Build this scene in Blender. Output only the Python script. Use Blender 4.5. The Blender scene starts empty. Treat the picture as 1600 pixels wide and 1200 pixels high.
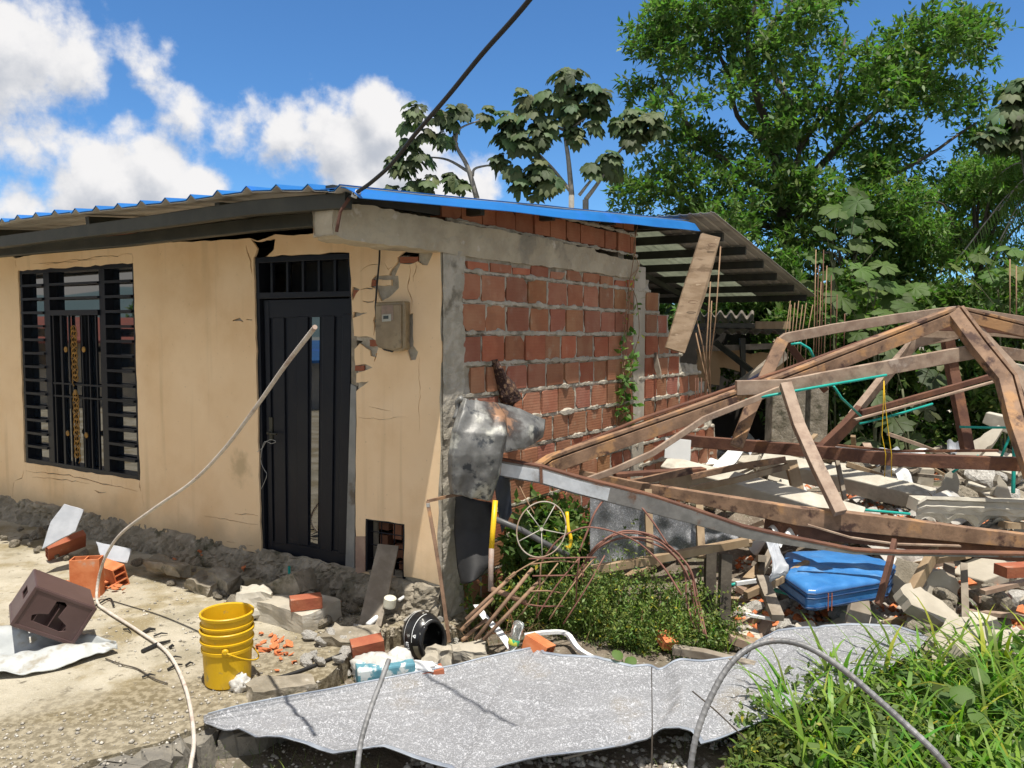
import bpy, math, random
import numpy as np
from mathutils import Vector, Matrix
from mathutils.geometry import tessellate_polygon, delaunay_2d_cdt
from mathutils import noise as mnoise
R = math.radians
random.seed(7); rng = np.random.default_rng(11)
scn = bpy.context.scene
col = scn.collection

# ------------------------------------------------------------------ camera
CAM = Vector((0, 0, 1.95)); FPX = 1200.0
PITCH = math.atan(79.5/1200); ROLL = 0.0062
_f = Vector((0, math.cos(PITCH), -math.sin(PITCH)))
_u = Vector((0, math.sin(PITCH), math.cos(PITCH)))
_r = Vector((1, 0, 0))
XC = _r*math.cos(ROLL) + _u*math.sin(ROLL)
YC = -_r*math.sin(ROLL) + _u*math.cos(ROLL)
cd = bpy.data.cameras.new('camera'); cam = bpy.data.objects.new('camera', cd); col.objects.link(cam)
cd.lens = 27.0; cd.sensor_width = 36.0; cd.clip_end = 2000; cd.clip_start = 0.05
m = Matrix((XC, YC, -_f)).transposed().to_4x4(); m.translation = CAM
cam.matrix_world = m
scn.camera = cam
scn.view_settings.view_transform = 'Standard'
scn.view_settings.look = 'None'
scn.view_settings.gamma = 1
scn.view_settings.use_curve_mapping = False
scn.view_settings.exposure = 0.42
scn.cycles.max_bounces = 8; scn.cycles.transparent_max_bounces = 16
scn.cycles.use_adaptive_sampling = True; scn.cycles.adaptive_threshold = 0.02
try:
    scn.cycles.use_denoising = True
except Exception: pass

def ray(u, v):
    d = XC*((u-800)/FPX) - YC*((v-600)/FPX) + _f
    return d
def at(u, v, Y):
    d = ray(u, v); return CAM + d*(Y/d.y)
def gz(u, v, z=0.0):
    d = ray(u, v); return CAM + d*((z-CAM.z)/d.z)
# ------------------------------------------------------------------ sun + sky
SUN = Vector((0.075, -0.25, 1.0)).normalized()
sd = bpy.data.lights.new('sun', 'SUN'); so = bpy.data.objects.new('sun', sd); col.objects.link(so)
sd.energy = 4.7; sd.angle = R(0.53); sd.color = (1.0, 0.94, 0.85)
so.rotation_euler = SUN.to_track_quat('Z', 'Y').to_euler(); so.location = (2, -6, 20)
W = bpy.data.worlds.new('World'); scn.world = W; W.use_nodes = True
nt = W.node_tree; nt.nodes.clear()
def N(tree, t, **kw):
    n = tree.nodes.new(t)
    for k, x in kw.items():
        if k == 'ins':
            for i, val in x.items(): n.inputs[i].default_value = val
        else: setattr(n, k, x)
    return n
def math_(tree, op, a, b=None, c=None, clamp=False):
    n = tree.nodes.new('ShaderNodeMath'); n.operation = op; n.use_clamp = clamp
    for i, x in enumerate((a, b, c)):
        if x is None: continue
        if isinstance(x, (int, float)): n.inputs[i].default_value = x
        else: tree.links.new(x, n.inputs[i])
    return n.outputs[0]
sky = N(nt, 'ShaderNodeTexSky', sky_type='NISHITA', sun_disc=False)
sky.sun_elevation = math.asin(SUN.z); sky.sun_rotation = math.atan2(SUN.x, SUN.y)
sky.altitude = 1200; sky.air_density = 1.0; sky.dust_density = 0.1; sky.ozone_density = 2.0
tc = N(nt, 'ShaderNodeTexCoord')
clouds = [(20,60,110,.9),(110,95,95,.8),(215,105,75,.62),(-40,90,150,1),(270,110,45,.40),(100,150,45,.5),
          (205,190,55,.62),(290,190,75,.72),(370,205,75,.8),(450,215,70,.9),(530,225,95,1),(600,200,75,1.1),(640,250,100,1),(740,290,65,.8),(490,160,35,.6),(585,170,55,1),
          (180,290,80,.95),(250,270,75,1),(310,295,70,.95),(150,320,80,.8),(260,330,90,1),(20,325,50,.9),(-60,330,80,.9),(560,290,80,.9),
          (690,300,90,.8),(1530,40,60,.22),(1590,50,60,.24)]
def cloud_density(vec):
    nz = N(nt, 'ShaderNodeTexNoise', ins={'Scale': 11.0, 'Detail': 10.0, 'Roughness': 0.55, 'Distortion': 0.1})
    nt.links.new(vec, nz.inputs['Vector'])
    n2 = N(nt, 'ShaderNodeTexNoise', ins={'Scale': 34.0, 'Detail': 6.0, 'Roughness': 0.6})
    nt.links.new(vec, n2.inputs['Vector'])
    acc = None
    for (cu, cv, r, w) in clouds:
        d = ray(cu, cv).normalized()
        dp = N(nt, 'ShaderNodeVectorMath', operation='DISTANCE'); nt.links.new(vec, dp.inputs[0]); dp.inputs[1].default_value = d
        t = math_(nt, 'MULTIPLY_ADD', dp.outputs['Value'], -FPX/r*1.12, 1.5)     # 1.45 at centre, 0 at 1.45 r
        t = math_(nt, 'MULTIPLY', t, w)
        acc = t if acc is None else math_(nt, 'SMOOTH_MAX', acc, t, 0.25)
    a = math_(nt, 'MULTIPLY_ADD', math_(nt, 'SUBTRACT', nz.outputs['Fac'], 0.5), 1.9, acc)
    a = math_(nt, 'MULTIPLY_ADD', math_(nt, 'SUBTRACT', n2.outputs['Fac'], 0.5), 0.7, a)
    return a, nz.outputs['Fac'], n2.outputs['Fac']
dens, nA, nB = cloud_density(tc.outputs['Generated'])
sh = N(nt, 'ShaderNodeVectorMath', operation='ADD'); nt.links.new(tc.outputs['Generated'], sh.inputs[0]); sh.inputs[1].default_value = (0.012, -0.006, 0.03)
dens2, nA2, _ = cloud_density(sh.outputs[0])
mr = N(nt, 'ShaderNodeMapRange', interpolation_type='SMOOTHSTEP'); nt.links.new(dens, mr.inputs['Value'])
mr.inputs['From Min'].default_value = 0.50; mr.inputs['From Max'].default_value = 0.98
# self-shadow: the thicker the cloud towards the light, the greyer
sm = N(nt, 'ShaderNodeMapRange', interpolation_type='SMOOTHSTEP'); nt.links.new(math_(nt, 'MULTIPLY_ADD', math_(nt, 'SUBTRACT', dens2, dens), 1.2, math_(nt,'MULTIPLY',dens,0.30)), sm.inputs['Value'])
sm.inputs['From Min'].default_value = -0.25; sm.inputs['From Max'].default_value = 1.0
cr = N(nt, 'ShaderNodeMix', data_type='RGBA'); nt.links.new(sm.outputs[0], cr.inputs['Factor'])
cr.inputs['A'].default_value = (8.2, 8.1, 8.1, 1); cr.inputs['B'].default_value = (4.6, 4.9, 5.5, 1)
# lay the cloud bank over the tinted sky
mix = N(nt, 'ShaderNodeMix', data_type='RGBA')
nt.links.new(mr.outputs[0], mix.inputs['Factor']); nt.links.new(cr.outputs['Result'], mix.inputs['B'])
gl = N(nt, 'ShaderNodeMix', data_type='RGBA', blend_type='MULTIPLY'); gl.inputs['Factor'].default_value = 1
nt.links.new(sky.outputs[0], gl.inputs['A']); gl.inputs['B'].default_value = (0.66, 1.08, 1.42, 1)
nt.links.new(gl.outputs['Result'], mix.inputs['A'])
# unseen cloud overhead and behind the viewer, added to whiten shade; glass mirrors it
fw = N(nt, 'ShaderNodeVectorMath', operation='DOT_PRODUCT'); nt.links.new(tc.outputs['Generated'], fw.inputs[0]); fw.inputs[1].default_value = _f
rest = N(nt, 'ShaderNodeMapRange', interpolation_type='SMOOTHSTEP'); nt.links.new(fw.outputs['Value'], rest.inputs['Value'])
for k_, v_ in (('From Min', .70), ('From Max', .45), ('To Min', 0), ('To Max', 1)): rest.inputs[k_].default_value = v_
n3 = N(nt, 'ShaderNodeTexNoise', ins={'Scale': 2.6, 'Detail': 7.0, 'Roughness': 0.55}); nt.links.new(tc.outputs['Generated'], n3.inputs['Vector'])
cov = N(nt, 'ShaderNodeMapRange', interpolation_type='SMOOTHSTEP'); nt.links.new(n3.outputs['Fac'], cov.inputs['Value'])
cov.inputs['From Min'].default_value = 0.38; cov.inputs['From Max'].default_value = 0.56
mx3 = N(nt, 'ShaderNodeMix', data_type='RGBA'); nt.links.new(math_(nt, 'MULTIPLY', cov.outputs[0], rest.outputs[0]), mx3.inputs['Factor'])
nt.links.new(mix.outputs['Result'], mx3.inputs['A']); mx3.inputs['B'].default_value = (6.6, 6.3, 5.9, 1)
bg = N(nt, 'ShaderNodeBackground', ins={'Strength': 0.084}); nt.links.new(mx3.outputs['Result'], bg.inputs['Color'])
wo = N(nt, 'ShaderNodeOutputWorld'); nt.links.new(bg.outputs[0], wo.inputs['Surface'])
W.cycles.sampling_method = 'MANUAL'; W.cycles.sample_map_resolution = 512

# ------------------------------------------------------------------ materials
def mat(name, c1, c2=None, scale=4.0, rough=.85, bump=.25, bscale=25.0, c3=None, c3scale=2.0, c3t=(.55, .68),
        metal=0.0, attr=None, ramp=(.35, .65), stretch=(1, 1, 1), detail=8.0, c4=None, c4scale=9.0, c4t=(.6, .7), spec=.4, bdist=.01,
        transl=0.0, extra=None, wave=None, tcol=(.85, 1.25, .5)):
    M = bpy.data.materials.new(name); M.use_nodes = True; t = M.node_tree; t.nodes.clear()
    out = N(t, 'ShaderNodeOutputMaterial'); p = N(t, 'ShaderNodeBsdfPrincipled')
    L = t.links.new
    tc = N(t, 'ShaderNodeTexCoord'); mp = N(t, 'ShaderNodeMapping'); L(tc.outputs['Object'], mp.inputs['Vector']); mp.inputs['Scale'].default_value = stretch
    vec = mp.outputs[0]
    c2 = c2 or c1
    def noise(s, d=detail, r=.6):
        n = N(t, 'ShaderNodeTexNoise', ins={'Scale': s, 'Detail': d, 'Roughness': r}); L(vec, n.inputs['Vector']); return n.outputs['Fac']
    def rmp(v, a, b):
        n = N(t, 'ShaderNodeMapRange', interpolation_type='SMOOTHSTEP'); L(v, n.inputs['Value']); n.inputs['From Min'].default_value = a; n.inputs['From Max'].default_value = b; return n.outputs[0]
    def mixc(f, a, b, blend='MIX'):
        n = N(t, 'ShaderNodeMix', data_type='RGBA', blend_type=blend)
        if isinstance(f, (int, float)): n.inputs['Factor'].default_value = f
        else: L(f, n.inputs['Factor'])
        for k, x in (('A', a), ('B', b)):
            if isinstance(x, tuple): n.inputs[k].default_value = (*x[:3], 1)
            else: L(x, n.inputs[k])
        return n.outputs['Result']
    c = mixc(rmp(noise(scale), *ramp), c1, c2)
    if c3: c = mixc(rmp(noise(c3scale), *c3t), c, c3)
    if c4: c = mixc(rmp(noise(c4scale), *c4t), c, c4)
    if extra: c = extra(t, L, vec, c, mixc, rmp, noise)
    if attr:
        a = N(t, 'ShaderNodeAttribute', attribute_name='Col')
        c = mixc(1.0, c, a.outputs['Color'], 'MULTIPLY')
    L(c, p.inputs['Base Color'])
    p.inputs['Roughness'].default_value = rough; p.inputs['Metallic'].default_value = metal
    p.inputs['Specular IOR Level'].default_value = spec
    if bump:
        h = math_(t, 'MULTIPLY_ADD', noise(bscale, 6, .65), 0.6, math_(t, 'MULTIPLY', noise(bscale*.22, 4), 0.8))
        if wave:
            wv = N(t, 'ShaderNodeTexWave', wave_type='BANDS', bands_direction=wave[0], ins={'Scale': wave[1], 'Distortion': .6, 'Detail': 1.0}); L(tc.outputs['Object'], wv.inputs['Vector'])
            h = math_(t, 'MULTIPLY_ADD', wv.outputs['Fac'], wave[2], h)
        b = N(t, 'ShaderNodeBump', ins={'Strength': bump, 'Distance': bdist}); L(h, b.inputs['Height']); L(b.outputs[0], p.inputs['Normal'])
    if transl:
        tr = N(t, 'ShaderNodeBsdfTranslucent'); L(mixc(1.0, c, tcol, 'MULTIPLY'), tr.inputs['Color'])
        ms = N(t, 'ShaderNodeMixShader'); ms.inputs[0].default_value = transl; L(p.outputs[0], ms.inputs[1]); L(tr.outputs[0], ms.inputs[2]); L(ms.outputs[0], out.inputs['Surface'])
    else: L(p.outputs[0], out.inputs['Surface'])
    return M

# ------------------------------------------------------------------ mesh builder
def inpoly(x, y, P):
    c = False; n = len(P)
    for i in range(n):
        x1, y1 = P[i]; x2, y2 = P[i-1]
        if (y1 > y) != (y2 > y) and x < (x2-x1)*(y-y1)/(y2-y1)+x1: c = not c
    return c
class MB:
    def __init__(s): s.v = []; s.f = []; s.c = []; s.hc = False
    def add(s, vs, fs, c=None):
        o = len(s.v); s.v += [tuple(x) for x in vs]; s.f += [tuple(i+o for i in f) for f in fs]
        s.c += [c or (1, 1, 1)]*len(fs)
        if c: s.hc = True
        return s
    def box8(s, p, c=None):
        return s.add(p, [(0,3,2,1),(4,5,6,7),(0,1,5,4),(1,2,6,5),(2,3,7,6),(3,0,4,7)], c)
    def box(s, ce, ex, ey, ez, c=None):
        ce, ex, ey, ez = map(Vector, (ce, ex, ey, ez))
        return s.box8([ce-ex-ey-ez, ce+ex-ey-ez, ce+ex+ey-ez, ce-ex+ey-ez, ce-ex-ey+ez, ce+ex-ey+ez, ce+ex+ey+ez, ce-ex+ey+ez], c)
    def frames(s, pts, up):
        pts = [Vector(p) for p in pts]; n = len(pts); fr = []
        for i in range(n):
            t = (pts[min(i+1, n-1)]-pts[max(i-1, 0)]).normalized()
            side = t.cross(Vector(up))
            if side.length < 1e-4: side = t.cross(Vector((1, 0, 0)))
            side.normalize(); fr.append((pts[i], side, side.cross(t).normalized()))
        return fr
    def sweep(s, pts, prof, up=(0, 0, 1), sc=None, c=None, cap=True, close=True):
        fr = s.frames(pts, up); k = len(prof); vs = []
        for i, (p, a, b) in enumerate(fr):
            q = sc[i] if sc else 1
            vs += [p + a*(x*q) + b*(y*q) for x, y in prof]
        fs = []
        for i in range(len(fr)-1):
            for j in range(k if close else k-1):
                j2 = (j+1) % k; fs.append((i*k+j, i*k+j2, (i+1)*k+j2, (i+1)*k+j))
        if cap and close: fs += [tuple(reversed(range(k))), tuple((len(fr)-1)*k+j for j in range(k))]
        return s.add(vs, fs, c)
    def beam(s, pts, w, h, up=(0, 0, 1), c=None, sc=None):
        w /= 2; h /= 2
        return s.sweep(pts, [(-w, -h), (w, -h), (w, h), (-w, h)], up, sc, c)
    def tube(s, pts, r, n=8, c=None, up=(0.01, 0.02, 1)):
        sc = r if isinstance(r, (list, tuple)) else None
        rr = 1 if sc else r
        return s.sweep(pts, [(math.cos(2*math.pi*j/n)*rr, math.sin(2*math.pi*j/n)*rr) for j in range(n)], up, sc, c)
    def grid(s, fn, nu, nv, c=None):
        vs = [fn(i/nu, j/nv) for j in range(nv+1) for i in range(nu+1)]
        fs = [(j*(nu+1)+i, j*(nu+1)+i+1, (j+1)*(nu+1)+i+1, (j+1)*(nu+1)+i) for j in range(nv) for i in range(nu)]
        return s.add(vs, fs, c)
    def shell(s, fn, nu, nv, th, c=None):
        """sheet with real thickness; th is an offset vector"""
        th = Vector(th); k = (nu+1)*(nv+1)
        a = [Vector(fn(i/nu, j/nv)) for j in range(nv+1) for i in range(nu+1)]
        vs = a + [p+th for p in a]
        fs = []
        for j in range(nv):
            for i in range(nu):
                q = (j*(nu+1)+i, j*(nu+1)+i+1, (j+1)*(nu+1)+i+1, (j+1)*(nu+1)+i)
                fs.append(q); fs.append(tuple(x+k for x in reversed(q)))
        def idx(i, j): return j*(nu+1)+i
        ring = [idx(i, 0) for i in range(nu+1)] + [idx(nu, j) for j in range(1, nv+1)] + [idx(i, nv) for i in range(nu-1, -1, -1)] + [idx(0, j) for j in range(nv-1, 0, -1)]
        for a_, b_ in zip(ring, ring[1:]+ring[:1]): fs.append((b_, a_, a_+k, b_+k))
        return s.add(vs, fs, c)
    def plate(s, outer, holes, fr, o0, o1, c=None):
        """polygon with holes (2-D) extruded between offsets o0 and o1 of the frame fr(a, z, o)"""
        if not holes:
            loops = [outer]
            tri = tessellate_polygon([[Vector((x, y, 0)) for x, y in outer]]); flat = list(outer)
        else:
            loops = [outer]+list(holes); flat = []; eds = []
            for lp in loops:
                b = len(flat); n = len(lp); flat += list(lp); eds += [(b+i, b+(i+1) % n) for i in range(n)]
            r_ = delaunay_2d_cdt([Vector(p) for p in flat], eds, [], 0, 1e-6)
            bb = [(min(p[0] for p in h), max(p[0] for p in h), min(p[1] for p in h), max(p[1] for p in h), h) for h in holes]
            flat = [tuple(p) for p in r_[0]]; tri = []
            for t in r_[2]:
                cx = sum(flat[i][0] for i in t)/3; cy = sum(flat[i][1] for i in t)/3
                if not inpoly(cx, cy, outer): continue
                if any(q[0] <= cx <= q[1] and q[2] <= cy <= q[3] and inpoly(cx, cy, q[4]) for q in bb): continue
                tri.append(tuple(t))
        k = len(flat)
        vs = [fr(x, y, o1) for x, y in flat] + [fr(x, y, o0) for x, y in flat]
        fs = [tuple(t) for t in tri] + [tuple(x+k for x in reversed(t)) for t in tri]
        cnt = {}
        for t in tri:
            for a_, b_ in ((t[0], t[1]), (t[1], t[2]), (t[2], t[0])): cnt[(a_, b_)] = 1
        for (a_, b_) in cnt:
            if (b_, a_) not in cnt: fs.append((a_, b_, b_+k, a_+k))
        return s.add(vs, fs, c)
    def lathe(s, p0, ax, prof, n=24, c=None, ref=(1, 0, 0)):
        p0 = Vector(p0); ax = Vector(ax).normalized(); a = ax.cross(Vector(ref)).normalized(); b = ax.cross(a)
        vs = [p0+ax*h+(a*math.cos(2*math.pi*j/n)+b*math.sin(2*math.pi*j/n))*r for r, h in prof for j in range(n)]
        fs = [(i*n+j, i*n+(j+1) % n, (i+1)*n+(j+1) % n, (i+1)*n+j) for i in range(len(prof)-1) for j in range(n)]
        return s.add(vs, fs, c)
    def mesh(s, name, m, origin=(0, 0, 0), smooth=False, fix=True):
        me = bpy.data.meshes.new(name); o = origin
        me.from_pydata([(x-o[0], y-o[1], z-o[2]) for x, y, z in s.v], [], s.f)
        if True:
            ca = me.color_attributes.new('Col', 'FLOAT_COLOR', 'CORNER')
            arr = []
            for f, c in zip(s.f, s.c): arr += [*c, 1]*len(f)
            ca.data.foreach_set('color', arr)
        me.materials.append(m)
        if fix:
            import bmesh
            bm = bmesh.new(); bm.from_mesh(me); bmesh.ops.recalc_face_normals(bm, faces=bm.faces); bm.to_mesh(me); bm.free()
        if smooth:
            me.polygons.foreach_set('use_smooth', [True]*len(me.polygons))
        me.update(); return me
    def build(s, name, m, parent=None, smooth=False, fix=True, bevel=0, loc=None, auto=0):
        if parent is not None:
            org = parent_world(parent)
        elif loc is not None: org = Vector(loc)
        else:
            xs = [p[0] for p in s.v]; ys = [p[1] for p in s.v]; zs = [p[2] for p in s.v]
            org = Vector(((min(xs)+max(xs))/2, (min(ys)+max(ys))/2, min(zs)))
        o = bpy.data.objects.new(name, s.mesh(name, m, org, smooth, fix)); col.objects.link(o)
        if parent is not None: o.parent = parent
        else: o.location = org
        if bevel:
            md = o.modifiers.new('bevel', 'BEVEL'); md.width = bevel; md.segments = 2; md.limit_method = 'ANGLE'; md.angle_limit = R(35)
        return o
WPOS = {}
def parent_world(p):
    v = Vector((0, 0, 0))
    while p is not None: v += p.location; p = p.parent
    return v
def thing(name, label, cat, loc, group=None):
    o = bpy.data.objects.new(name, None); col.objects.link(o); o.location = loc; o.empty_display_size = .2
    return tag(o, label, cat, group)
def tag(o, label=None, cat=None, group=None, kind=None):
    for k, x in (('label', label), ('category', cat), ('group', group), ('kind', kind)):
        if x: o[k] = x
    return o
def fast_mesh(name, V, F, C, m, parent=None, loc=(0, 0, 0), smooth=False):
    """V (n,3) numpy, F (m,4) or (m,3), C (m,3) colour per face"""
    me = bpy.data.meshes.new(name); k = F.shape[1]; org = parent_world(parent) if parent is not None else Vector(loc)
    me.vertices.add(len(V)); me.vertices.foreach_set('co', (V-np.array(org)).astype(np.float32).ravel())
    me.loops.add(F.size); me.loops.foreach_set('vertex_index', F.astype(np.int32).ravel())
    me.polygons.add(len(F)); me.polygons.foreach_set('loop_start', np.arange(0, F.size, k, dtype=np.int32)); me.polygons.foreach_set('loop_total', np.full(len(F), k, dtype=np.int32))
    if smooth: me.polygons.foreach_set('use_smooth', np.ones(len(F), dtype=bool))
    me.update(calc_edges=True)
    if C is not None:
        ca = me.color_attributes.new('Col', 'FLOAT_COLOR', 'CORNER')
        cc = np.repeat(np.concatenate([C, np.ones((len(C), 1))], 1), k, 0)
        ca.data.foreach_set('color', cc.astype(np.float32).ravel())
    me.materials.append(m)
    o = bpy.data.objects.new(name, me); col.objects.link(o)
    if parent is not None: o.parent = parent
    else: o.location = loc
    return o
def nz(p, s=1.0, seed=0.0):
    return mnoise.noise(Vector((p[0]*s+seed, p[1]*s+seed*1.7, (p[2] if len(p) > 2 else 0)*s)))
def jitter_line(pts, step, amp, seed=0):
    """densify a closed 2-D polygon and roughen it"""
    rr = random.Random(seed); out = []
    n = len(pts)
    for i in range(n):
        a, b = pts[i], pts[(i+1) % n]; L = math.hypot(b[0]-a[0], b[1]-a[1]); k = max(1, int(L/step))
        for j in range(k):
            t = j/k; q = amp if j else amp*.4
            out.append((a[0]+(b[0]-a[0])*t+rr.uniform(-q, q), a[1]+(b[1]-a[1])*t+rr.uniform(-q, q)))
    return out
# ------------------------------------------------------------------ house frames
CX, CY = -0.4675, 5.1
_a1 = math.atan2(2045, 1204)
D1 = Vector((-math.sin(_a1), math.cos(_a1), 0)); N1 = Vector((-math.cos(_a1), -math.sin(_a1), 0))
_a2 = math.atan2(860, 1204)
D2 = Vector((math.sin(_a2), math.cos(_a2), 0)); N2 = Vector((math.cos(_a2), -math.sin(_a2), 0))
CN = Vector((CX, CY, 0))
def FA(a, z, o=0.0): return CN + D1*a + N1*o + Vector((0, 0, z))
def BS(s, z, o=0.0): return CN + D2*s + N2*o + Vector((0, 0, z))
def RF(a, s, z): return CN + D1*a + D2*s + Vector((0, 0, z))     # house plan: a to the left, s to the back
def onpl(u, v, P0, n):
    d = ray(u, v); t = (P0-CAM).dot(n)/d.dot(n); return CAM+d*t
def fac(u, v, o=0.0):
    p = onpl(u, v, CN+N1*o, N1); return ((p-CN).dot(D1), p.z)
def brk(u, v, o=0.0):
    p = onpl(u, v, CN+N2*o, N2); return ((p-CN).dot(D2), p.z)
def fpx(pts): return [fac(u, v) for u, v in pts]

M = {}
M['plaster'] = mat('cream plaster', (.74,.52,.30), (.78,.56,.33), scale=1.3, rough=.9, bump=.35, bscale=60, c3=(.57,.375,.18), c3scale=1.1, c3t=(.52,.75), c4=(.45,.33,.19), c4scale=3.1, c4t=(.70,.80), bdist=.004)
M['mortar'] = mat('grey render', (.34,.31,.245), (.46,.42,.345), scale=9, bump=1.0, bscale=38, c3=(.18,.16,.12), c3scale=4, bdist=.012)
M['concrete'] = mat('cast concrete', (.36,.325,.26), (.46,.42,.34), scale=3.2, bump=.5, bscale=45, c3=(.25,.235,.20), c3scale=2.2, c3t=(.52,.72), c4=(.56,.53,.46), c4scale=6, bdist=.006)
M['pale_concrete'] = mat('pale precast concrete', (.41,.38,.31), (.53,.50,.42), scale=5, bump=.6, bscale=50, c3=(.27,.25,.20), c3scale=2.6, c3t=(.55,.7), bdist=.005)
M['rubbleconc'] = mat('broken concrete', (.42,.40,.36), (.60,.58,.53), scale=8, bump=.9, bscale=30, c3=(.27,.25,.22), c3scale=5, bdist=.02, attr=True)
M['dirty_conc'] = mat('mossy concrete', (.20,.175,.13), (.34,.30,.235), scale=7, bump=1.0, bscale=34, c3=(.085,.08,.05), c3scale=4, c4=(.42,.39,.33), c4scale=12, c4t=(.62,.72), bdist=.015)
M['brick'] = mat('hollow clay brick', (.315,.118,.062), (.365,.165,.092), scale=5, bump=.7, bscale=55, c3=(.29,.12,.065), c3scale=3.5, c4=(.40,.28,.20), c4scale=8, c4t=(.58,.80), attr=True, wave=('Z', 14, .2), bdist=.004)
M['shard'] = mat('broken clay', (.52,.145,.05), (.62,.22,.09), scale=9, bump=.5, bscale=40, c4=(.5,.36,.27), c4scale=7, c4t=(.6,.75), attr=True, bdist=.004)
M['blue_roof'] = mat('blue painted roofing', (.008,.12,.37), (.012,.145,.43), scale=3, rough=.38, bump=.08, bscale=18, c3=(.02,.14,.55), c3scale=1.8, c4=(.06,.13,.30), c4scale=10, c4t=(.68,.8), stretch=(1,.3,1))
M['zinc_under'] = mat('grey zinc underside', (.44,.42,.38), (.54,.52,.475), scale=3, rough=.5, bump=.15, c3=(.30,.27,.23), c3scale=2.5, metal=.2)
M['dark_steel'] = mat('dark green-black painted steel', (.028,.028,.019), (.042,.041,.028), scale=6, rough=.5, bump=.15, c3=(.05,.04,.03), c3scale=3, c3t=(.62,.75))
M['black_paint'] = mat('black enamel', (.010,.012,.018), (.013,.015,.02), scale=4, rough=.35, bump=.12, bscale=30, c4=(.03,.03,.032), c4scale=8, c4t=(.66,.78), spec=.18)
M['gold'] = mat('gilded iron', (.36,.20,.045), (.22,.12,.03), scale=20, rough=.45, metal=.6, bump=.3)
M['rust'] = mat('rusty painted steel', (.18,.11,.07), (.32,.20,.125), scale=7, rough=.7, bump=.6, bscale=45, c3=(.42,.235,.11), c3scale=4.3, c3t=(.52,.64), c4=(.075,.04,.03), c4scale=6.5, c4t=(.55,.66), stretch=(1,1,1), bdist=.006)
M['rust_grey'] = mat('weathered primer steel', (.26,.18,.13), (.39,.295,.22), scale=7, rough=.7, bump=.5, bscale=45, c3=(.12,.075,.055), c3scale=5, c4=(.40,.32,.26), c4scale=5, bdist=.005)
M['rust_dark'] = mat('dark rust', (.10,.045,.03), (.16,.075,.045), scale=6, rough=.8, bump=.5, bscale=50, c3=(.22,.10,.05), c3scale=4)
M['galv'] = mat('galvanised steel', (.58,.61,.64), (.70,.73,.76), scale=14, rough=.45, metal=.2, bump=.1, c3=(.36,.36,.36), c3scale=3, c4=(.26,.12,.06), c4scale=3.2, c4t=(.62,.74))
def burnt(t, L, vec, c, mixc, rmp, noise):
    g_ = N(t, 'ShaderNodeTexCoord'); dn = N(t, 'ShaderNodeVectorMath', operation='DISTANCE'); L(g_.outputs['Object'], dn.inputs[0]); dn.inputs[1].default_value = at(790, 648, 5.06)-at(740, 780, 5.0)
    dd = math_(t, 'ADD', dn.outputs['Value'], math_(t, 'MULTIPLY', math_(t, 'SUBTRACT', noise(14.0), .5), .22))
    return mixc(rmp(dd, .13, .08), mixc(rmp(dd, .20, .12), c, (.07,.06,.055)), (.30,.17,.10))
M['zincsheet'] = mat('scorched zinc sheet', (.12,.12,.115), (.22,.22,.21), scale=7, rough=.5, metal=.2, bump=.3, bscale=40, c3=(.42,.42,.37), c3scale=4.6, c3t=(.50,.62), c4=(.05,.055,.06), c4scale=8.2, c4t=(.55,.64), bdist=.01, extra=burnt)
M['wood'] = mat('weathered timber', (.26,.18,.105), (.36,.27,.17), scale=6, stretch=(1,1,.12), rough=.85, bump=.5, bscale=30, c3=(.16,.11,.07), c3scale=5, bdist=.004)
M['wood_grey'] = mat('grey timber', (.20,.165,.125), (.31,.27,.215), scale=6, rough=.9, bump=.5, bscale=30, c3=(.12,.10,.08), c3scale=5, bdist=.004)
M['yellow'] = mat('yellow plastic', (.60,.36,.008), (.68,.42,.012), scale=3, rough=.42, bump=.1, bscale=40, c4=(.36,.27,.10), c4scale=16, c4t=(.60,.70), c3=(.55,.35,.03), c3scale=6, c3t=(.52,.72))
M['yellow_tube'] = mat('yellow enamel', (.75,.48,.01), (.66,.42,.02), scale=6, rough=.4, bump=.2, c4=(.25,.12,.05), c4scale=9, c4t=(.62,.7))
M['crate'] = mat('brown plastic', (.085,.05,.048), (.105,.065,.062), scale=3, rough=.42, bump=.08, c4=(.17,.13,.12), c4scale=14, c4t=(.66,.8))
M['white'] = mat('white painted', (.72,.74,.73), (.80,.81,.80), scale=4, rough=.45, bump=.15, c4=(.45,.42,.37), c4scale=7, c4t=(.62,.75))
M['palegrey'] = mat('pale tile', (.33,.35,.38), (.42,.44,.47), scale=6, rough=.5, bump=.15, c4=(.30,.29,.28), c4scale=9)
M['tarp'] = mat('blue plastic sheeting', (.035,.165,.43), (.055,.22,.52), scale=6, rough=.3, bump=.6, bscale=18, c4=(.22,.40,.64), c4scale=5, c4t=(.55,.8), bdist=.012, spec=.6)
M['tarp_dark'] = mat('dark blue quilted side', (.02,.05,.13), (.03,.075,.18), scale=9, rough=.4, bump=.3)
M['teal'] = mat('teal electrical conduit', (.01,.33,.27), (.02,.40,.33), scale=6, rough=.45, bump=.05)
M['rubber'] = mat('black rubber', (.012,.012,.012), (.02,.02,.02), scale=8, rough=.55, bump=.1)
M['rebar'] = mat('ribbed steel', (.15,.15,.15), (.25,.25,.25), scale=12, rough=.55, metal=.25, bump=.3, c3=(.20,.11,.07), c3scale=5, c3t=(.58,.7))
M['rebar_pale'] = mat('sunlit-pale rope-like bar', (.47,.42,.36), (.60,.54,.47), scale=15, rough=.7, bump=.5, c3=(.34,.24,.19), c3scale=5)  # sunlit paleness of the bar is set in its base colour
M['wire'] = mat('galvanised wire', (.42,.42,.40), rough=.5, metal=.3, bump=0)
M['bark'] = mat('pale bark', (.24,.22,.19), (.34,.32,.28), scale=6, rough=.9, bump=.6, c3=(.13,.12,.10), c3scale=5)
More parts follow.
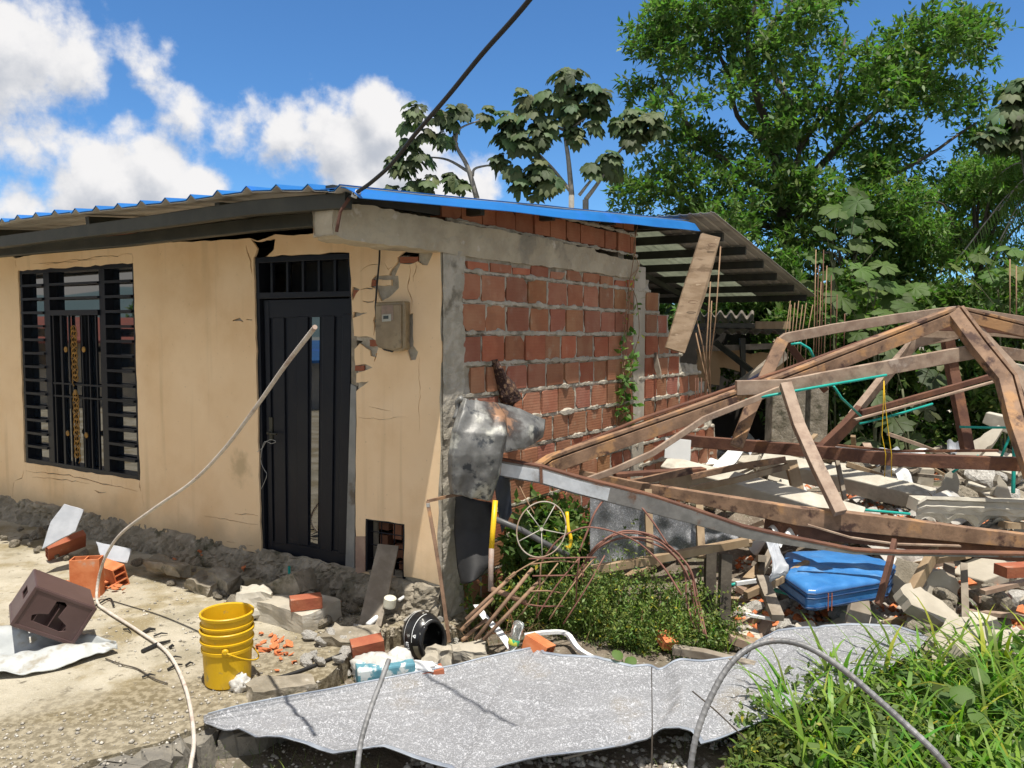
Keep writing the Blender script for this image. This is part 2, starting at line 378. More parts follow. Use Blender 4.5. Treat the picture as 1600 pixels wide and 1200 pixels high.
M['dark_bark'] = mat('dark bark', (.055,.045,.035), (.10,.085,.065), scale=6, rough=.9, bump=.7)
def leafmat(name, c, tr=.22, rough=.42): return mat(name, c, c, rough=rough, bump=0, attr=True, transl=tr, spec=.32)
M['leaf'] = leafmat('glossy leaf', (.125,.20,.055), .45, .5)
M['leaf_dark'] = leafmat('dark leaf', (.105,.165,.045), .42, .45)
M['leaf_bright'] = leafmat('bright leaf', (.12,.20,.05), .4, .62)
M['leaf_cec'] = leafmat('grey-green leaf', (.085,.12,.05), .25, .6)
M['grass'] = leafmat('long grass', (.17,.29,.045), .42, .4)
M['weed'] = leafmat('weed leaf', (.15,.21,.05), .32, .5)
M['dry'] = leafmat('dry stalks', (.20,.13,.075), .1, .8)

# window glass: dark and mirror-like
def glassmat(name, tint, rough=.03, trans=0.0):
    G = bpy.data.materials.new(name); G.use_nodes = True; p = G.node_tree.nodes['Principled BSDF']
    p.inputs['Base Color'].default_value = (*tint, 1); p.inputs['Roughness'].default_value = rough; p.inputs['IOR'].default_value = 1.6
    p.inputs['Specular IOR Level'].default_value = 1.0
    p.inputs['Transmission Weight'].default_value = trans
    return G
M['glass'] = glassmat('tinted window glass', (.006,.010,.016), .02); M['glass'].node_tree.nodes['Principled BSDF'].inputs['IOR'].default_value = 1.9
M['pet'] = glassmat('clear plastic', (.9,.95,.95), .08, .9)
M['bag'] = mat('crumpled clear bag', (.62,.60,.55), (.75,.73,.68), scale=9, rough=.3, bump=.8, bscale=16, c4=(.42,.38,.32), c4scale=5, transl=.25, bdist=.02, tcol=(1,1,1))
M['bluebox'] = mat('worn blue tin', (.08,.22,.28), (.12,.30,.36), scale=14, rough=.55, bump=.3, c4=(.62,.66,.64), c4scale=16, c4t=(.50,.58))
M['meterbox'] = mat('yellowed polycarbonate', (.24,.18,.105), (.32,.25,.15), scale=6, rough=.25, bump=.1, c3=(.17,.13,.08), c3scale=8)

# patterned ceiling / roofing sheet : worm-like white scribble on grey
def scribble(t, L, vec, c, mixc, rmp, noise):
    tcn = N(t, 'ShaderNodeTexCoord')
    n = N(t, 'ShaderNodeTexNoise', ins={'Scale': 62.0, 'Detail': 0.0, 'Roughness': .5, 'Distortion': 1.0}); L(tcn.outputs['Object'], n.inputs['Vector'])
    d = math_(t, 'ABSOLUTE', math_(t, 'SUBTRACT', n.outputs['Fac'], .5))
    f = rmp(d, .028, .050)
    return mixc(f, (.43,.44,.46), c)
M['zinc_pat'] = mat('patterned zinc sheet', (.19,.195,.205), (.23,.235,.245), scale=2, rough=.62, metal=.0, bump=.12, bscale=30, c4=(.22,.20,.17), c4scale=2.2, c4t=(.56,.72), extra=scribble)

# ------------------------------------------------------------------ ground
SLAB = [gz(-900,1420), gz(60,1215), gz(180,1178), gz(300,1140), gz(400,1108), gz(480,1080), gz(530,1040), gz(560,1000), gz(640,975), FA(-.15,0,.45), FA(-.1,0,-.3), FA(7.6,0,-.3), FA(30,0,-.3), FA(30,0,25)]
SLAB2 = [(p.x, p.y) for p in SLAB]
def ground_h(x, y):
    h = -.13 + .035*nz((x, y), 1.3, 3) + .02*nz((x, y), 5, 9)
    # rubble mound behind and to the right
    d = ((x-4.0)/3.4)**2 + ((y-8.2)/2.6)**2
    h += .42*max(0, 1-d)*(1+.4*nz((x, y), 1.5, 5))
    d = ((x-.6)/1.0)**2 + ((y-4.75)/.55)**2
    h += .10*max(0, 1-d)
    return h
def nonuni(lo, hi, f0, f1, fine, coarse):
    out = [lo]; x = lo
    while x < hi:
        if f0 <= x <= f1: s = fine
        else:
            dd = f0-x if x < f0 else x-f1
            s = min(coarse, fine+dd*.25)
        x += s; out.append(x)
    return out
xs = nonuni(-90, 90, -3.5, 7, .09, 8); ys = nonuni(-40, 160, 2.0, 10.5, .09, 8)
g = MB(); nx, ny = len(xs), len(ys)
g.v = [(x, y, ground_h(x, y)) for y in ys for x in xs]
g.f = [(j*nx+i, j*nx+i+1, (j+1)*nx+i+1, (j+1)*nx+i) for j in range(ny-1) for i in range(nx-1)]; g.c = [(1,1,1)]*len(g.f)
def dirt_extra(t, L, vec, c, mixc, rmp, noise):
    v = N(t, 'ShaderNodeTexVoronoi', ins={'Scale': 30.0}); L(vec, v.inputs['Vector'])
    c = mixc(rmp(v.outputs['Distance'], .30, .12), c, mixc(.5, c, (.45,.42,.36)))
    return c
M['dirt'] = mat('stony soil', (.12,.095,.07), (.22,.185,.14), scale=6, bump=1.0, bscale=22, c3=(.10,.085,.06), c3scale=3, c4=(.11,.105,.06), c4scale=1.9, c4t=(.55,.66), bdist=.03, extra=dirt_extra)
go = g.build('ground', M['dirt'], smooth=True, fix=False, loc=(0, 0, 0)); tag(go, kind='structure')
def slab_extra(t, L, vec, c, mixc, rmp, noise):
    v = N(t, 'ShaderNodeTexVoronoi', ins={'Scale': 55.0}); L(vec, v.inputs['Vector'])
    c = mixc(rmp(v.outputs['Distance'], .26, .10), c, mixc(.45, c, (.62,.59,.50)))
    c = mixc(rmp(noise(1.4, 5), .54, .66), c, mixc(.5, c, (.19,.165,.10)))
    tcn = N(t, 'ShaderNodeTexCoord'); e0, e1 = gz(60, 1165), gz(520, 1035); dv = (e1-e0).normalized(); nv = Vector((-dv.y, dv.x, 0))
    dp = N(t, 'ShaderNodeVectorMath', operation='DOT_PRODUCT'); L(tcn.outputs['Object'], dp.inputs[0]); dp.inputs[1].default_value = nv
    dd = math_(t, 'ADD', math_(t, 'SUBTRACT', dp.outputs['Value'], e0.dot(nv)), math_(t, 'MULTIPLY', math_(t, 'SUBTRACT', noise(3.0, 6), .5), .9))
    c = mixc(math_(t, 'MULTIPLY', rmp(dd, .70, .20), .8), c, mixc(rmp(noise(26, 6), .42, .6), (.13,.105,.06), (.30,.26,.18)))
    return mixc(rmp(noise(90, 3), .60, .70), c, mixc(.6, c, (.12,.105,.08)))
M['slab'] = mat('rough cement paving', (.36,.325,.245), (.46,.42,.33), scale=3.4, bump=1.0, bscale=60, c3=(.26,.215,.125), c3scale=2.1, c3t=(.46,.62), c4=(.17,.15,.11), c4scale=11, c4t=(.58,.68), bdist=.012, extra=slab_extra)
# paving as a finely gridded sheet clipped to the slab outline
sb = MB(); st = .11
cells = {}
X0, X1, Y0, Y1 = -9, 2.0, 1.2, 11
def slabz(x, y): return .006*nz((x, y), 3, 4)+.012*nz((x, y), .8, 14)
op = jitter_line(SLAB2, .08, .018, 4)
op = [p for p in op if abs(p[0]) < 60 and abs(p[1]) < 60]
sb.plate(op, [], lambda a, b, o: Vector((a, b, slabz(a, b)*0+o)), -.35, 0.0)
so_ = sb.build('concrete_paving', M['slab'], loc=(0, 0, 0)); tag(so_, kind='structure')
# low broken kerb strip along the front edge of the paving
kp = [gz(-500,1390), gz(40,1232), gz(190,1190), gz(300,1152), gz(400,1120), gz(470,1092)]
k = MB(); kk = []
for a, b in zip(kp, kp[1:]):
    for j in range(8): kk.append(a.lerp(b, j/8)+Vector((random.uniform(-.012,.012), random.uniform(-.012,.012), -.075+random.uniform(-.008,.008))))
kr = random.Random(4)
for i_ in range(0, len(kk)-3, 3):
    seg = [p+Vector((kr.uniform(-.02,.02), kr.uniform(-.02,.02), kr.uniform(-.035,.0))) for p in kk[i_:i_+4]]
    k.beam(seg, .15+kr.uniform(-.04,.05), .15)
k.v = [tuple(Vector(v)+Vector((nz(v,9,1),nz(v,9,5),nz(v,9,8)))*.02) for v in k.v]
M['kerb'] = mat('dark worn kerb', (.15,.14,.12), (.24,.22,.18), scale=8, bump=1.0, bscale=40, c3=(.38,.34,.26), c3scale=4, bdist=.01)
tag(k.build('kerb', M['kerb']), kind='structure')
# ------------------------------------------------------------------ the house
house = thing('brick_house', 'cracked cream-plastered brick house with a blue corrugated roof, black door and barred window', 'house', (CX, CY, 0))
def crack(pts, w=.006, seed=1, taper=True):
    """thin jagged closed polygon along px polyline"""
    rr = random.Random(seed); P = []
    for (a, b) in zip(pts, pts[1:]):
        k = max(1, int(math.hypot(b[0]-a[0], b[1]-a[1])/7))
        for j in range(k): t = j/k; P.append((a[0]+(b[0]-a[0])*t+rr.uniform(-1.6, 1.6), a[1]+(b[1]-a[1])*t+rr.uniform(-1.6, 1.6)))
    P.append(pts[-1]); Q = fpx(P); n = len(Q); up, dn = [], []
    for i, (x, y) in enumerate(Q):
        x2, y2 = Q[min(i+1, n-1)]; x1, y1 = Q[max(i-1, 0)]; L = math.hypot(x2-x1, y2-y1) or 1
        ww = 1.4*w*rr.uniform(.5, 1.2)*(min(1, .25+3*min(i, n-1-i)/n) if taper else 1)/2
        nx_, ny_ = -(y2-y1)/L*ww, (x2-x1)/L*ww; up.append((x+nx_, y+ny_)); dn.append((x-nx_, y-ny_))
    return up+dn[::-1]
win = fpx([(28,423),(208,411),(219,751),(38,722)])
door = fpx([(396,401),(546,394),(557,600),(556,900),(540,905),(408,868)])
vent = fpx([(571,810),(632,819),(631,905),(571,893)])
top_edge = [(-260,428),(0,402),(20,401),(24,404),(58,396),(95,392),(150,386),(210,383),(245,379),(300,378),(350,374),(390,372),(402,377),(430,366),(448,368),(470,366),(520,364),(560,366),(690,366)]
bot_edge = [(688,915),(660,905),(630,901),(612,905),(556,893),(500,893),(404,864),(350,853),(300,842),(240,829),(170,815),(100,801),(40,787),(0,781),(-260,728)]
right_edge = [(690,366),(688,408),(690,440),(688,500),(690,560),(687,620),(689,700),(685,760),(684,820),(682,880),(688,915)]
outer_px = top_edge + right_edge[1:-1] + bot_edge
outer = fpx(outer_px)
outer = jitter_line(outer, .07, .006, 5)
exposed = [  # plaster lost: render / brick shows
    [(391,373),(402,378),(430,373),(428,390),(418,400),(398,401),(402,388)],
    [(636,391),(662,391),(676,396),(668,415),(660,414),(652,408),(640,413),(626,412),(622,420),(617,432),(610,431),(608,429),(612,420),(621,409),(621,402)],
    [(586,430),(622,431),(623,450),(611,462),(596,471),(591,462),(588,452),(579,448),(581,437)],
    [(551,448),(562,452),(556,459),(551,470),(549,460)],
    [(552,488),(574,489),(562,493),(551,497)],
    [(550,524),(580,527),(589,533),(591,545),(586,558),(579,556),(577,547),(562,537),(552,548)],
    [(553,571),(571,569),(582,574),(568,580),(556,584)],
    [(555,598),(576,596),(563,606),(556,612)],
    [(632,493),(645,489),(646,540),(653,550),(650,562),(641,563),(636,551),(634,520)],
]
holes = [jitter_line(win, .08, .007, 2), jitter_line(door, .09, .008, 3), jitter_line(vent, .07, .004, 4)]
holes += [jitter_line(fpx(h), .03, .004, 10+i) for i, h in enumerate(exposed)]
cracks = [
    ([(622,412),(616,432)], .03), ([(591,472),(586,500),(584,524)], .014), ([(591,546),(584,566)], .008), ([(563,452),(581,450),(588,440)], .008),
    ([(566,470),(581,472),(588,466)], .008), ([(640,414),(641,430),(636,446),(643,470),(641,488)], .007), ([(650,408),(646,440)], .005),
    ([(600,412),(606,420),(614,416)], .004), ([(562,425),(575,415),(598,413)], .003), ([(655,548),(656,620),(654,680)], .003),
    ([(24,405),(25,417)], .03), ([(0,395),(2,394)], .005),
    ([(40,737),(100,742),(160,755),(215,768)], .007), ([(52,745),(90,748),(140,756)], .005), ([(38,735),(33,748),(24,751)], .012), ([(23,752),(20,780)], .006),
    ([(146,766),(160,770),(166,769)], .010), ([(56,727),(57,739)], .005), ([(73,730),(74,741)], .005), ([(91,733),(92,744)], .006), ([(111,737),(112,748)], .006), ([(131,740),(132,752)], .005), ([(152,744),(153,757)], .006), ([(174,748),(175,760)], .010), ([(196,752),(197,764)], .006), ([(219,752),(220,768)], .012),
    ([(222,768),(224,795)], .003), ([(320,806),(350,812),(404,820)], .004), ([(366,803),(385,803),(404,806)], .004), ([(355,845),(368,848)], .012), ([(385,851),(396,853)], .008),
    ([(50,412),(90,410),(140,403),(175,400),(206,397)], .005), ([(60,413),(120,408),(160,404)], .004), ([(206,396),(207,411)], .006),
    ([(555,650),(590,655),(640,652)], .002), ([(577,636),(610,642)], .0035),
    ([(552,586),(575,573)], .006), ([(365,500),(373,499),(380,503)], .022), ([(384,498),(394,500)], .016), ([(384,385),(390,400),(394,430)], .012),
]
holes += [crack(p, w, 30+i) for i, (p, w) in enumerate(cracks)]
b = MB(); b.plate(outer, holes, FA, -.016, 0.0)
def plaster_extra(t, L, vec, c, mixc, rmp, noise):
    geo = N(t, 'ShaderNodeTexCoord'); sx = N(t, 'ShaderNodeSeparateXYZ'); L(geo.outputs['Object'], sx.inputs[0])
    # grime splashed up from the foot of the wall, and one mouldy patch beside the door
    low = rmp(math_(t, 'ADD', sx.outputs['Z'], math_(t, 'MULTIPLY', noise(3.0), .35)), .66, .34)
    c = mixc(math_(t, 'MULTIPLY', low, .6), c, (.36,.29,.19))
    mpv = N(t, 'ShaderNodeMapping'); L(geo.outputs['Object'], mpv.inputs['Vector']); mpv.inputs['Scale'].default_value = (9, 9, .5); sn = N(t, 'ShaderNodeTexNoise', ins={'Scale': 1.0, 'Detail': 5.0}); L(mpv.outputs[0], sn.inputs['Vector'])
    c = mixc(math_(t, 'MULTIPLY', rmp(sn.outputs['Fac'], .55, .75), .35), c, (.50,.36,.20))
    c = mixc(math_(t, 'MULTIPLY', rmp(noise(34.0), .66, .72), .5), c, (.40,.30,.19))
    st = [x for x in (fac(376,730),)]
    p = FA(st[0][0], st[0][1]) - Vector((CX, CY, 0))
    dn = N(t, 'ShaderNodeVectorMath', operation='DISTANCE'); L(geo.outputs['Object'], dn.inputs[0]); dn.inputs[1].default_value = p
    dd = math_(t, 'ADD', dn.outputs['Value'], math_(t, 'MULTIPLY', math_(t, 'SUBTRACT', noise(12.0), .5), .25))
    return mixc(math_(t, 'MULTIPLY', rmp(dd, .17, .02), .45), c, (.22,.17,.08))
M['plaster2'] = mat('cream wall plaster', (.83,.61,.375), (.86,.645,.41), scale=2.3, rough=.9, bump=.4, bscale=50, c3=(.74,.51,.285), c3scale=1.3, c3t=(.42,.72), c4=(.52,.38,.22), c4scale=5.2, c4t=(.72,.80), bdist=.004, extra=plaster_extra)
b.build('plaster', M['plaster2'], house)
# masonry core behind the plaster, with the same openings
def rect(u0, v0, u1, v1):
    return fpx([(u0,v0),(u1,v0),(u1,v1),(u0,v1)])
zt = 2.49
core = MB(); core_outer = [(7.4, zt-.02), (0.0, zt-.02), (0.0, -.05), (7.4, -.05)]
deep = [[(640,398),(655,397),(652,403),(633,408),(624,410),(628,404)], [(552,531),(564,533),(554,545)]]
core.plate(core_outer, [win, door, vent]+[fpx(h) for h in deep], FA, -.15, -.020)
core.build('wall_core', M['mortar'], house)
# red bricks showing in the plaster wounds
bk = MB()
for (u0, v0, u1, v1) in [(624,401,652,411),(579,437,586,447),(551,453,560,466),(577,531,588,541),(554,571,568,579),(556,460,561,468)]:
    q = rect(u0, v0, u1, v1); MB().plate(jitter_line(q, .03, .003, int(u0)), [], FA, -.03, -.006, (.85, .7, .7)).build('exposed_brick', M['brick'], house)
for (u0, v0, u1, v1) in [(588,437,611,446)]:
    q = jitter_line(rect(u0, v0, u1, v1), .03, .004, 8); b2 = MB().plate(q, [], FA, -.03, -.001); b2.build('plaster_chip', M['plaster2'], house)
# bricks between plaster and eaves
def brick_row_f(u0, v0, u1, v1, n, h, o0=-.16, o1=-.03):
    eb = MB(); (a0, z0), (a1, z1) = fac(u0, v0), fac(u1, v1)
    for i in range(n):
        t0, t1 = i/n, (i+.93)/n
        q = [(a0+(a1-a0)*t0, z0+(z1-z0)*t0), (a0+(a1-a0)*t1, z0+(z1-z0)*t1), (a0+(a1-a0)*t1, z0+(z1-z0)*t1-h), (a0+(a1-a0)*t0, z0+(z1-z0)*t0-h)]
        s = random.uniform(.8, 1.1); eb.plate(q, [], FA, o0, o1, (s, s*random.uniform(.9, 1), s*.95))
    eb.build('brick_course', M['brick'], house)
brick_row_f(60,372,205,362,6,.17); brick_row_f(484,344,520,342,1,.2)

# front plinth: broken concrete footing under the plaster
pb = MB()
def plinth(t, w):
    a = 7.4*t; prof = [(0, .235), (.03, .225), (.05, .17), (.06, .12), (.085, .06), (.10, .0), (.13, -.06)]
    x = w*(len(prof)-1); i = min(int(x), len(prof)-2); f = x-i
    o = prof[i][0]*(1-f)+prof[i+1][0]*f; z = prof[i][1]*(1-f)+prof[i+1][1]*f
    q = (a*1.0, z, o)
    d = .06*nz(q, 4, 2)+.045*abs(nz(q, 11, 6))+.035*nz(q, 1.3, 1)+.02*nz(q, 27, 3)+.01*nz(q, 60, 3)
    return FA(a, z+.02*nz(q, 9, 3) - (.03 if w < .05 else 0), o-.03+d*(1 if w > .1 else .3))
pb.grid(plinth, 620, 30)
pb.build('footing', M['dirty_conc'], house, smooth=False)
# corner column (rough grey render), ring beam with cantilever, second column
cb = MB()
colpx_l = [(688,395),(690,440),(688,520),(690,620),(686,700),(684,780),(682,850),(686,915)]
def colz(z0, z1, s0, s1, o0, o1, nzs, seed, mb):
    def fn(t, w):
        z = z0+(z1-z0)*w; s = s0+(s1-s0)*t
        q = (s, z, 0); e = 0
        if t > .99: e = .035*nz((0, z), 5, seed)
        return BS(s+e, z, o1+.010*nz((s, z), 14, seed)+.005*nz((s, z), 40, seed))
    mb.grid(fn, 6, nzs)
colz(-.1, 2.5, 0.0, .22, 0, .012, 70, 3, cb)
cb.plate([(0, -.1), (.21, -.1), (.21, 2.5), (0, 2.5)], [], BS, -.2, -.004)
cb.build('corner_column', M['mortar'], house)
c2 = MB(); s1 = brk(990, 500)[0]; s2 = brk(1007, 500)[0]
c2.plate([(s1-.02, -.1), (s2+.03, -.1), (s2+.02, 1.0), (s2, 2.6), (s1, 2.6), (s1-.01, 1.2)], [], BS, -.16, .006)
c2.build('inner_column', M['concrete'], house, bevel=.006)
rb = MB()
def ringbeam(t, w):
    s = -.93+(2.86+.93)*t
    zl, zh = 2.475, 2.685 + (-.04 if s > 2 else 0)
    k = w*4; i = min(int(k), 3); f = k-i
    P = [(zl, -.19), (zl, 0.02), (zh, 0.02), (zh, -.19), (zl, -.19)]
    z = P[i][0]*(1-f)+P[i+1][0]*f; o = P[i][1]*(1-f)+P[i+1][1]*f
    d = .010*nz((s, z, o), 9, 1)+.012*nz((s, z, o), 3.1, 7)+.005*nz((s, z, o), 30, 2)
    if t < .012: o = -.085+(o+.085)*.80; z = 2.58+(z-2.58)*.85
    return BS(s, z+d*.8, o+d)
rb.grid(ringbeam, 150, 40)
rb.plate([(-.925, 2.49), (-.925+.01, 2.67), (-.915, 2.67), (-.915, 2.49)], [], BS, -.17, .0)
M['ring'] = mat('rough cast beam', (.37,.315,.225), (.47,.41,.30), scale=4, bump=.8, bscale=40, c3=(.26,.23,.175), c3scale=2.4, c4=(.55,.50,.41), c4scale=9, bdist=.01)
rb.build('ring_beam', M['ring'], house)

# side wall of hollow bricks, laid one by one with rough mortar
def roofz(s): return 2.83+.078*s if s < 4.3 else 3.165-.17*(s-4.3)
bw = MB(); rr = random.Random(5)
rows = [(2.385, 2.475)]; z = 2.368; 
while z > -.1: rows.append((z-.192, z)); z -= .217
wall_top = lambda s: 99 if s < 2.86 else (2.52 if s < 3.12 else 2.36 if s < 3.30 else 2.16 if s < 3.62 else 1.93 if s < 3.95 else 1.62 if s < 4.45 else 1.42 if s < 4.7 else 1.0)
def brickbox(s0, s1_, z0, z1, o, tint, tilt=0):
    ch = .006
    q = [(s0+ch*rr.random(), z0), (s1_, z0+ch*rr.random()), (s1_-ch*rr.random(), z1), (s0, z1-ch*rr.random())]
    if rr.random() < .42:   # broken corner
        k = rr.randint(0, 3); dx = rr.uniform(.015, .05); sx = 1 if k in (0, 3) else -1; sz = 1 if k in (0, 1) else -1
        x, y = q[k]; q[k:k+1] = [(x, y+sz*dx), (x+sx*dx, y)] if k in (0, 2) else [(x+sx*dx, y), (x, y+sz*dx)]
    bw.plate(q, [], BS, -.12, o, tint)
VJ = []
for ri, (z0, z1) in enumerate(rows):
    s = .22+rr.uniform(-.05, .1)-(.13 if ri % 2 else 0)
    s = max(s, .20)
    while s < 4.95:
        L = rr.uniform(.215, .285) if s > .35 else rr.uniform(.12, .28)
        if s < 2.9 and s+L > s1-.01 and s < s1: L = max(.06, s1-.012-s)
        if s1-.02 <= s < s2+.02: s = s2+.035; continue
        sm_ = s+L/2
        if z1-.03 <= wall_top(sm_):
            k = rr.uniform(.78, 1.12); q_ = rr.random(); t = (k, k*rr.uniform(.9, 1.15), k*rr.uniform(.85, 1.2)) if q_ < .5 else (k, k*1.10, k*1.08) if q_ < .75 else (k*1.08, k*.85, k*.8)
            if z1 < 1.2: t = tuple(x*1.03 for x in t)
            zz1 = z1-rr.uniform(0, .012)
            if ri == 0: zz1 = z1-rr.uniform(.0, .035); 
            brickbox(s, s+L, z0+rr.uniform(0, .006), zz1, .006+rr.uniform(-.006, .007), t); VJ.append((s+L+.012, z0, z1, ri))
        s += L+rr.uniform(.016, .032)
for (sa, sb_, za, zb_) in [(0.02, .62, 2.70, 2.86), (.62, 2.86, 2.70, 2.885), (2.14, 2.86, 2.91, 3.045)]:
    s = sa
    while s < sb_-.05:
        L = rr.uniform(.20, .245); e = min(s+L, sb_)
        k = rr.uniform(.85, 1.15); brickbox(s, e, za+(.015), min(zb_, roofz(s)-.015)-rr.uniform(0, .012), -.015+rr.uniform(-.01, .01), (k, k*.9, k*.82)); s = e+rr.uniform(.004, .022)
bw.build('brick_courses', M['brick'], house)
# mortar bed
mo = MB()
mp_outer = [(.15, -.1), (4.95, -.1), (4.95, .95), (4.68, .98), (4.66, 1.38), (4.43, 1.42), (4.40, 1.6), (3.96, 1.64), (3.92, 1.92), (3.6, 1.94), (3.58, 2.14), (3.3, 2.16), (3.26, 2.33), (3.12, 2.34), (3.1, 2.49), (.15, 2.49)]
mo.plate(jitter_line(mp_outer, .06, .015, 3), [], BS, -.11, -.022)
gs_, gz_ = 260, 140; mv = []
for j in range(gz_+1):
    z_ = -.1+2.6*j/gz_; dj = min([abs(z_-(z0-.009)) for z0, z1 in rows]+[abs(z_-2.48)])
    for i in range(gs_+1):
        s_ = .15+4.75*i/gs_; q_ = (s_, z_, 0)
        mv.append(BS(s_, z_, -.001-min(.013, dj*.22)+.011*nz(q_, 9, 3)+.009*nz(q_, 24, 6)))
mf = [(j*(gs_+1)+i, j*(gs_+1)+i+1, (j+1)*(gs_+1)+i+1, (j+1)*(gs_+1)+i) for j in range(gz_) for i in range(gs_) if wall_top(.15+4.75*(i+.5)/gs_) > -.1+2.6*(j+1)/gz_ and -.1+2.6*(j+1)/gz_ < 2.49]
mo.add(mv, mf)
def joint(sa, za, sb2, zb2, w, seed):
    n = max(3, int(math.hypot(sb2-sa, zb2-za)/.022)); 
    pts = [BS(sa+(sb2-sa)*i/n+.007*nz((i, seed), 1.1), za+(zb2-za)*i/n+.009*nz((i*.7, seed), .9, 4), -.007) for i in range(n+1)]
    sc = [w*max(.3, 1+1.5*nz((i*.17, seed*3.7), 1.0, 3)+.5*nz((i*.6, seed*2.7), 1.0, 5)) for i in range(n+1)]
    mo.sweep(pts, [(math.cos(a)*1.0, math.sin(a)*1.0) for a in [0, 1.05, 2.1, 3.14, 4.19, 5.24]], (0, 0, 1) if za == zb2 else N2, sc)
for ri, (z0, z1) in enumerate(rows):
    e = 2.9
    while e < 4.9 and wall_top(e) > z0+.02: e += .05
    if z0 > .0: joint(.2, z0-.009, e, z0-.012, .0190, ri)
for s_, z0, z1, ri in VJ:
    if rr.random() < .8: joint(s_, z0+.0, s_+rr.uniform(-.004, .004), z1-.01, .0125, ri*7+int(s_*31))
joint(.05, 2.70, 2.85, 2.70, .012, 33); joint(.65, 2.895, 2.86, 2.895, .015, 34)
mo.build('mortar', M['mortar'], house)
# hidden walls that close the box (left end, rear) so daylight stays out
iw = MB(); IW_LATE = True

# roof: corrugated sheets
eave_px = [(-300,392),(-120,366),(0,350),(50,343),(100,337),(160,329),(210,324),(260,318),(310,313),(370,305),(425,298),(470,296),(520,296),(548,297)]
eave = [fac(u, v, .93) for u, v in eave_px][::-1]      # (a, z) from right to left
def eave_z(a):
    if a <= eave[0][0]: return eave[0][1]
    for (a0, z0), (a1, z1) in zip(eave, eave[1:]):
        if a0 <= a <= a1: return z0+(z1-z0)*(a-a0)/(a1-a0)
    return eave[-1][1]
def roof_h(a, s):
    """mid surface height at plan position a (left), s (back)"""
    base = eave_z(a); t = (s+.95)
    rise = .082+.006*min(1, max(0, a)/.5)
    ridge = 4.3
    if s <= ridge: return base + rise*t
    top = base+rise*(ridge+.95)
    return top-.20*(s-ridge)
def corr(x, pitch=.25):
    u = (x/pitch) % 1.0
    return .032*max(0, 1-abs(u-.5)/.18) if abs(u-.5) < .18 else 0
ra0, ra1 = -.12, 7.7
def roof_fn(s0, s1_, lift=0, a0=ra0, a1=ra1):
    def fn(t, w):
        a = a0+(a1-a0)*t; s = s0+(s1_-s0)*w
        j = .02*nz((math.floor((a+.03)/.82), 3.3), 1.7)*(1 if s < 1 else .3)
        return RF(a, s+j, roof_h(a, s)+corr(a)+lift+.006*nz((a, s), 1.5)+.010*nz((math.floor((a+.03)/.82)*1.0, 8.1), 1.3))
    return fn
iw.plate([(-.03,-.1),(4.3,-.1)]+[(x, roof_h(7.4, x)-.03) for x in (4.3, 3, 2, 1, -.03)], [], lambda x, y, o: RF(7.4+o, x, y), -.12, 0)
iw.plate([(.10,-.1),(7.4,-.1)]+[(x, roof_h(x, 2.78)-.03) for x in (7.4, 6, 5, 4, 3, 2, 1, .5, .10)], [], lambda x, y, o: RF(x, 2.78+o, y), -.12, 0)
iw.build('inner_wall', M['mortar'], house)
rf = MB(); rf.shell(roof_fn(-1.0, 3.80), 1180, 14, (0, 0, .004))
# side flashing: sheet edge bent down over the brick wall
def flash(t, w):
    s = -.98+(4.62)*t
    k = w*3; A = [(.04, -.004), (-.14, -.010), (-.21, -.040), (-.25, -.070-.05*t)]; i = min(int(k), 2); f = k-i
    a = A[i][0]*(1-f)+A[i+1][0]*f; z = A[i][1]*(1-f)+A[i+1][1]*f
    return RF(a-.05*t*(k/3), s, roof_h(0, min(s, 4.3))+z+.008+.01*nz((s, w), 1.2)-.22*max(0, s-4.3)*0)
rf.shell(flash, 60, 6, (0, 0, .004))
rf.build('roof', M['blue_roof'], house)
ru = MB(); ru.shell(roof_fn(-.995, 3.78, -.008), 1180, 10, (0, 0, .004)); ru.build('roof_underside', M['zinc_under'], house)
# rear lean-to: grey sheets seen from below with translucent panels
def rear(a0, a1):
    def fn(t, w):
        s = 3.70+4.1*w; a = a0+(a1-a0)*t
        e = -.32-.45*w*0
        zz = 3.11-.165*(s-4.15)
        return RF(a, s, zz+corr(a, .11)*.5)
    return fn
lt = MB(); lt.shell(rear(-.42, .40), 60, 10, (0, 0, .004)); lt.shell(rear(1.25, 1.95), 50, 10, (0, 0, .004)); lt.shell(rear(2.7, 4.2), 90, 10, (0, 0, .004)); lt.build('rear_roof', M['zinc_under'], house)
lp = MB()
M['frp'] = mat('frosted roof panel', (.40,.42,.35), (.48,.50,.42), scale=4, rough=.6, bump=.05, transl=.65, tcol=(1,1,1))
lp.shell(rear(.38, 1.27), 50, 10, (0, 0, .003)); lp.shell(rear(1.93, 2.72), 50, 10, (0, 0, .003))
lp.build('skylight_panel', M['frp'], house)
pu = MB()
for s_, a0_ in [(4.35, -.28), (4.95, -.33), (5.6, -.33), (6.25, -.30), (6.95, -.33), (7.6, -.33)]:
    zz = 3.11-.165*(s_-4.15)-.06
    pu.beam([RF(a0_, s_, zz), RF(4.0, s_, zz)], .06, .09)
pu.build('rear_purlins', M['dark_steel'], house)
for (aa, sA, sB) in [(1.2,4.3,8.0),(2.6,4.3,8.0)]:
    MB().beam([RF(aa, sA, 2.96-.165*(sA-4.15)), RF(aa, sB, 2.96-.165*(sB-4.15))], .05, .07).build('rafter', M['dark_steel'], house)
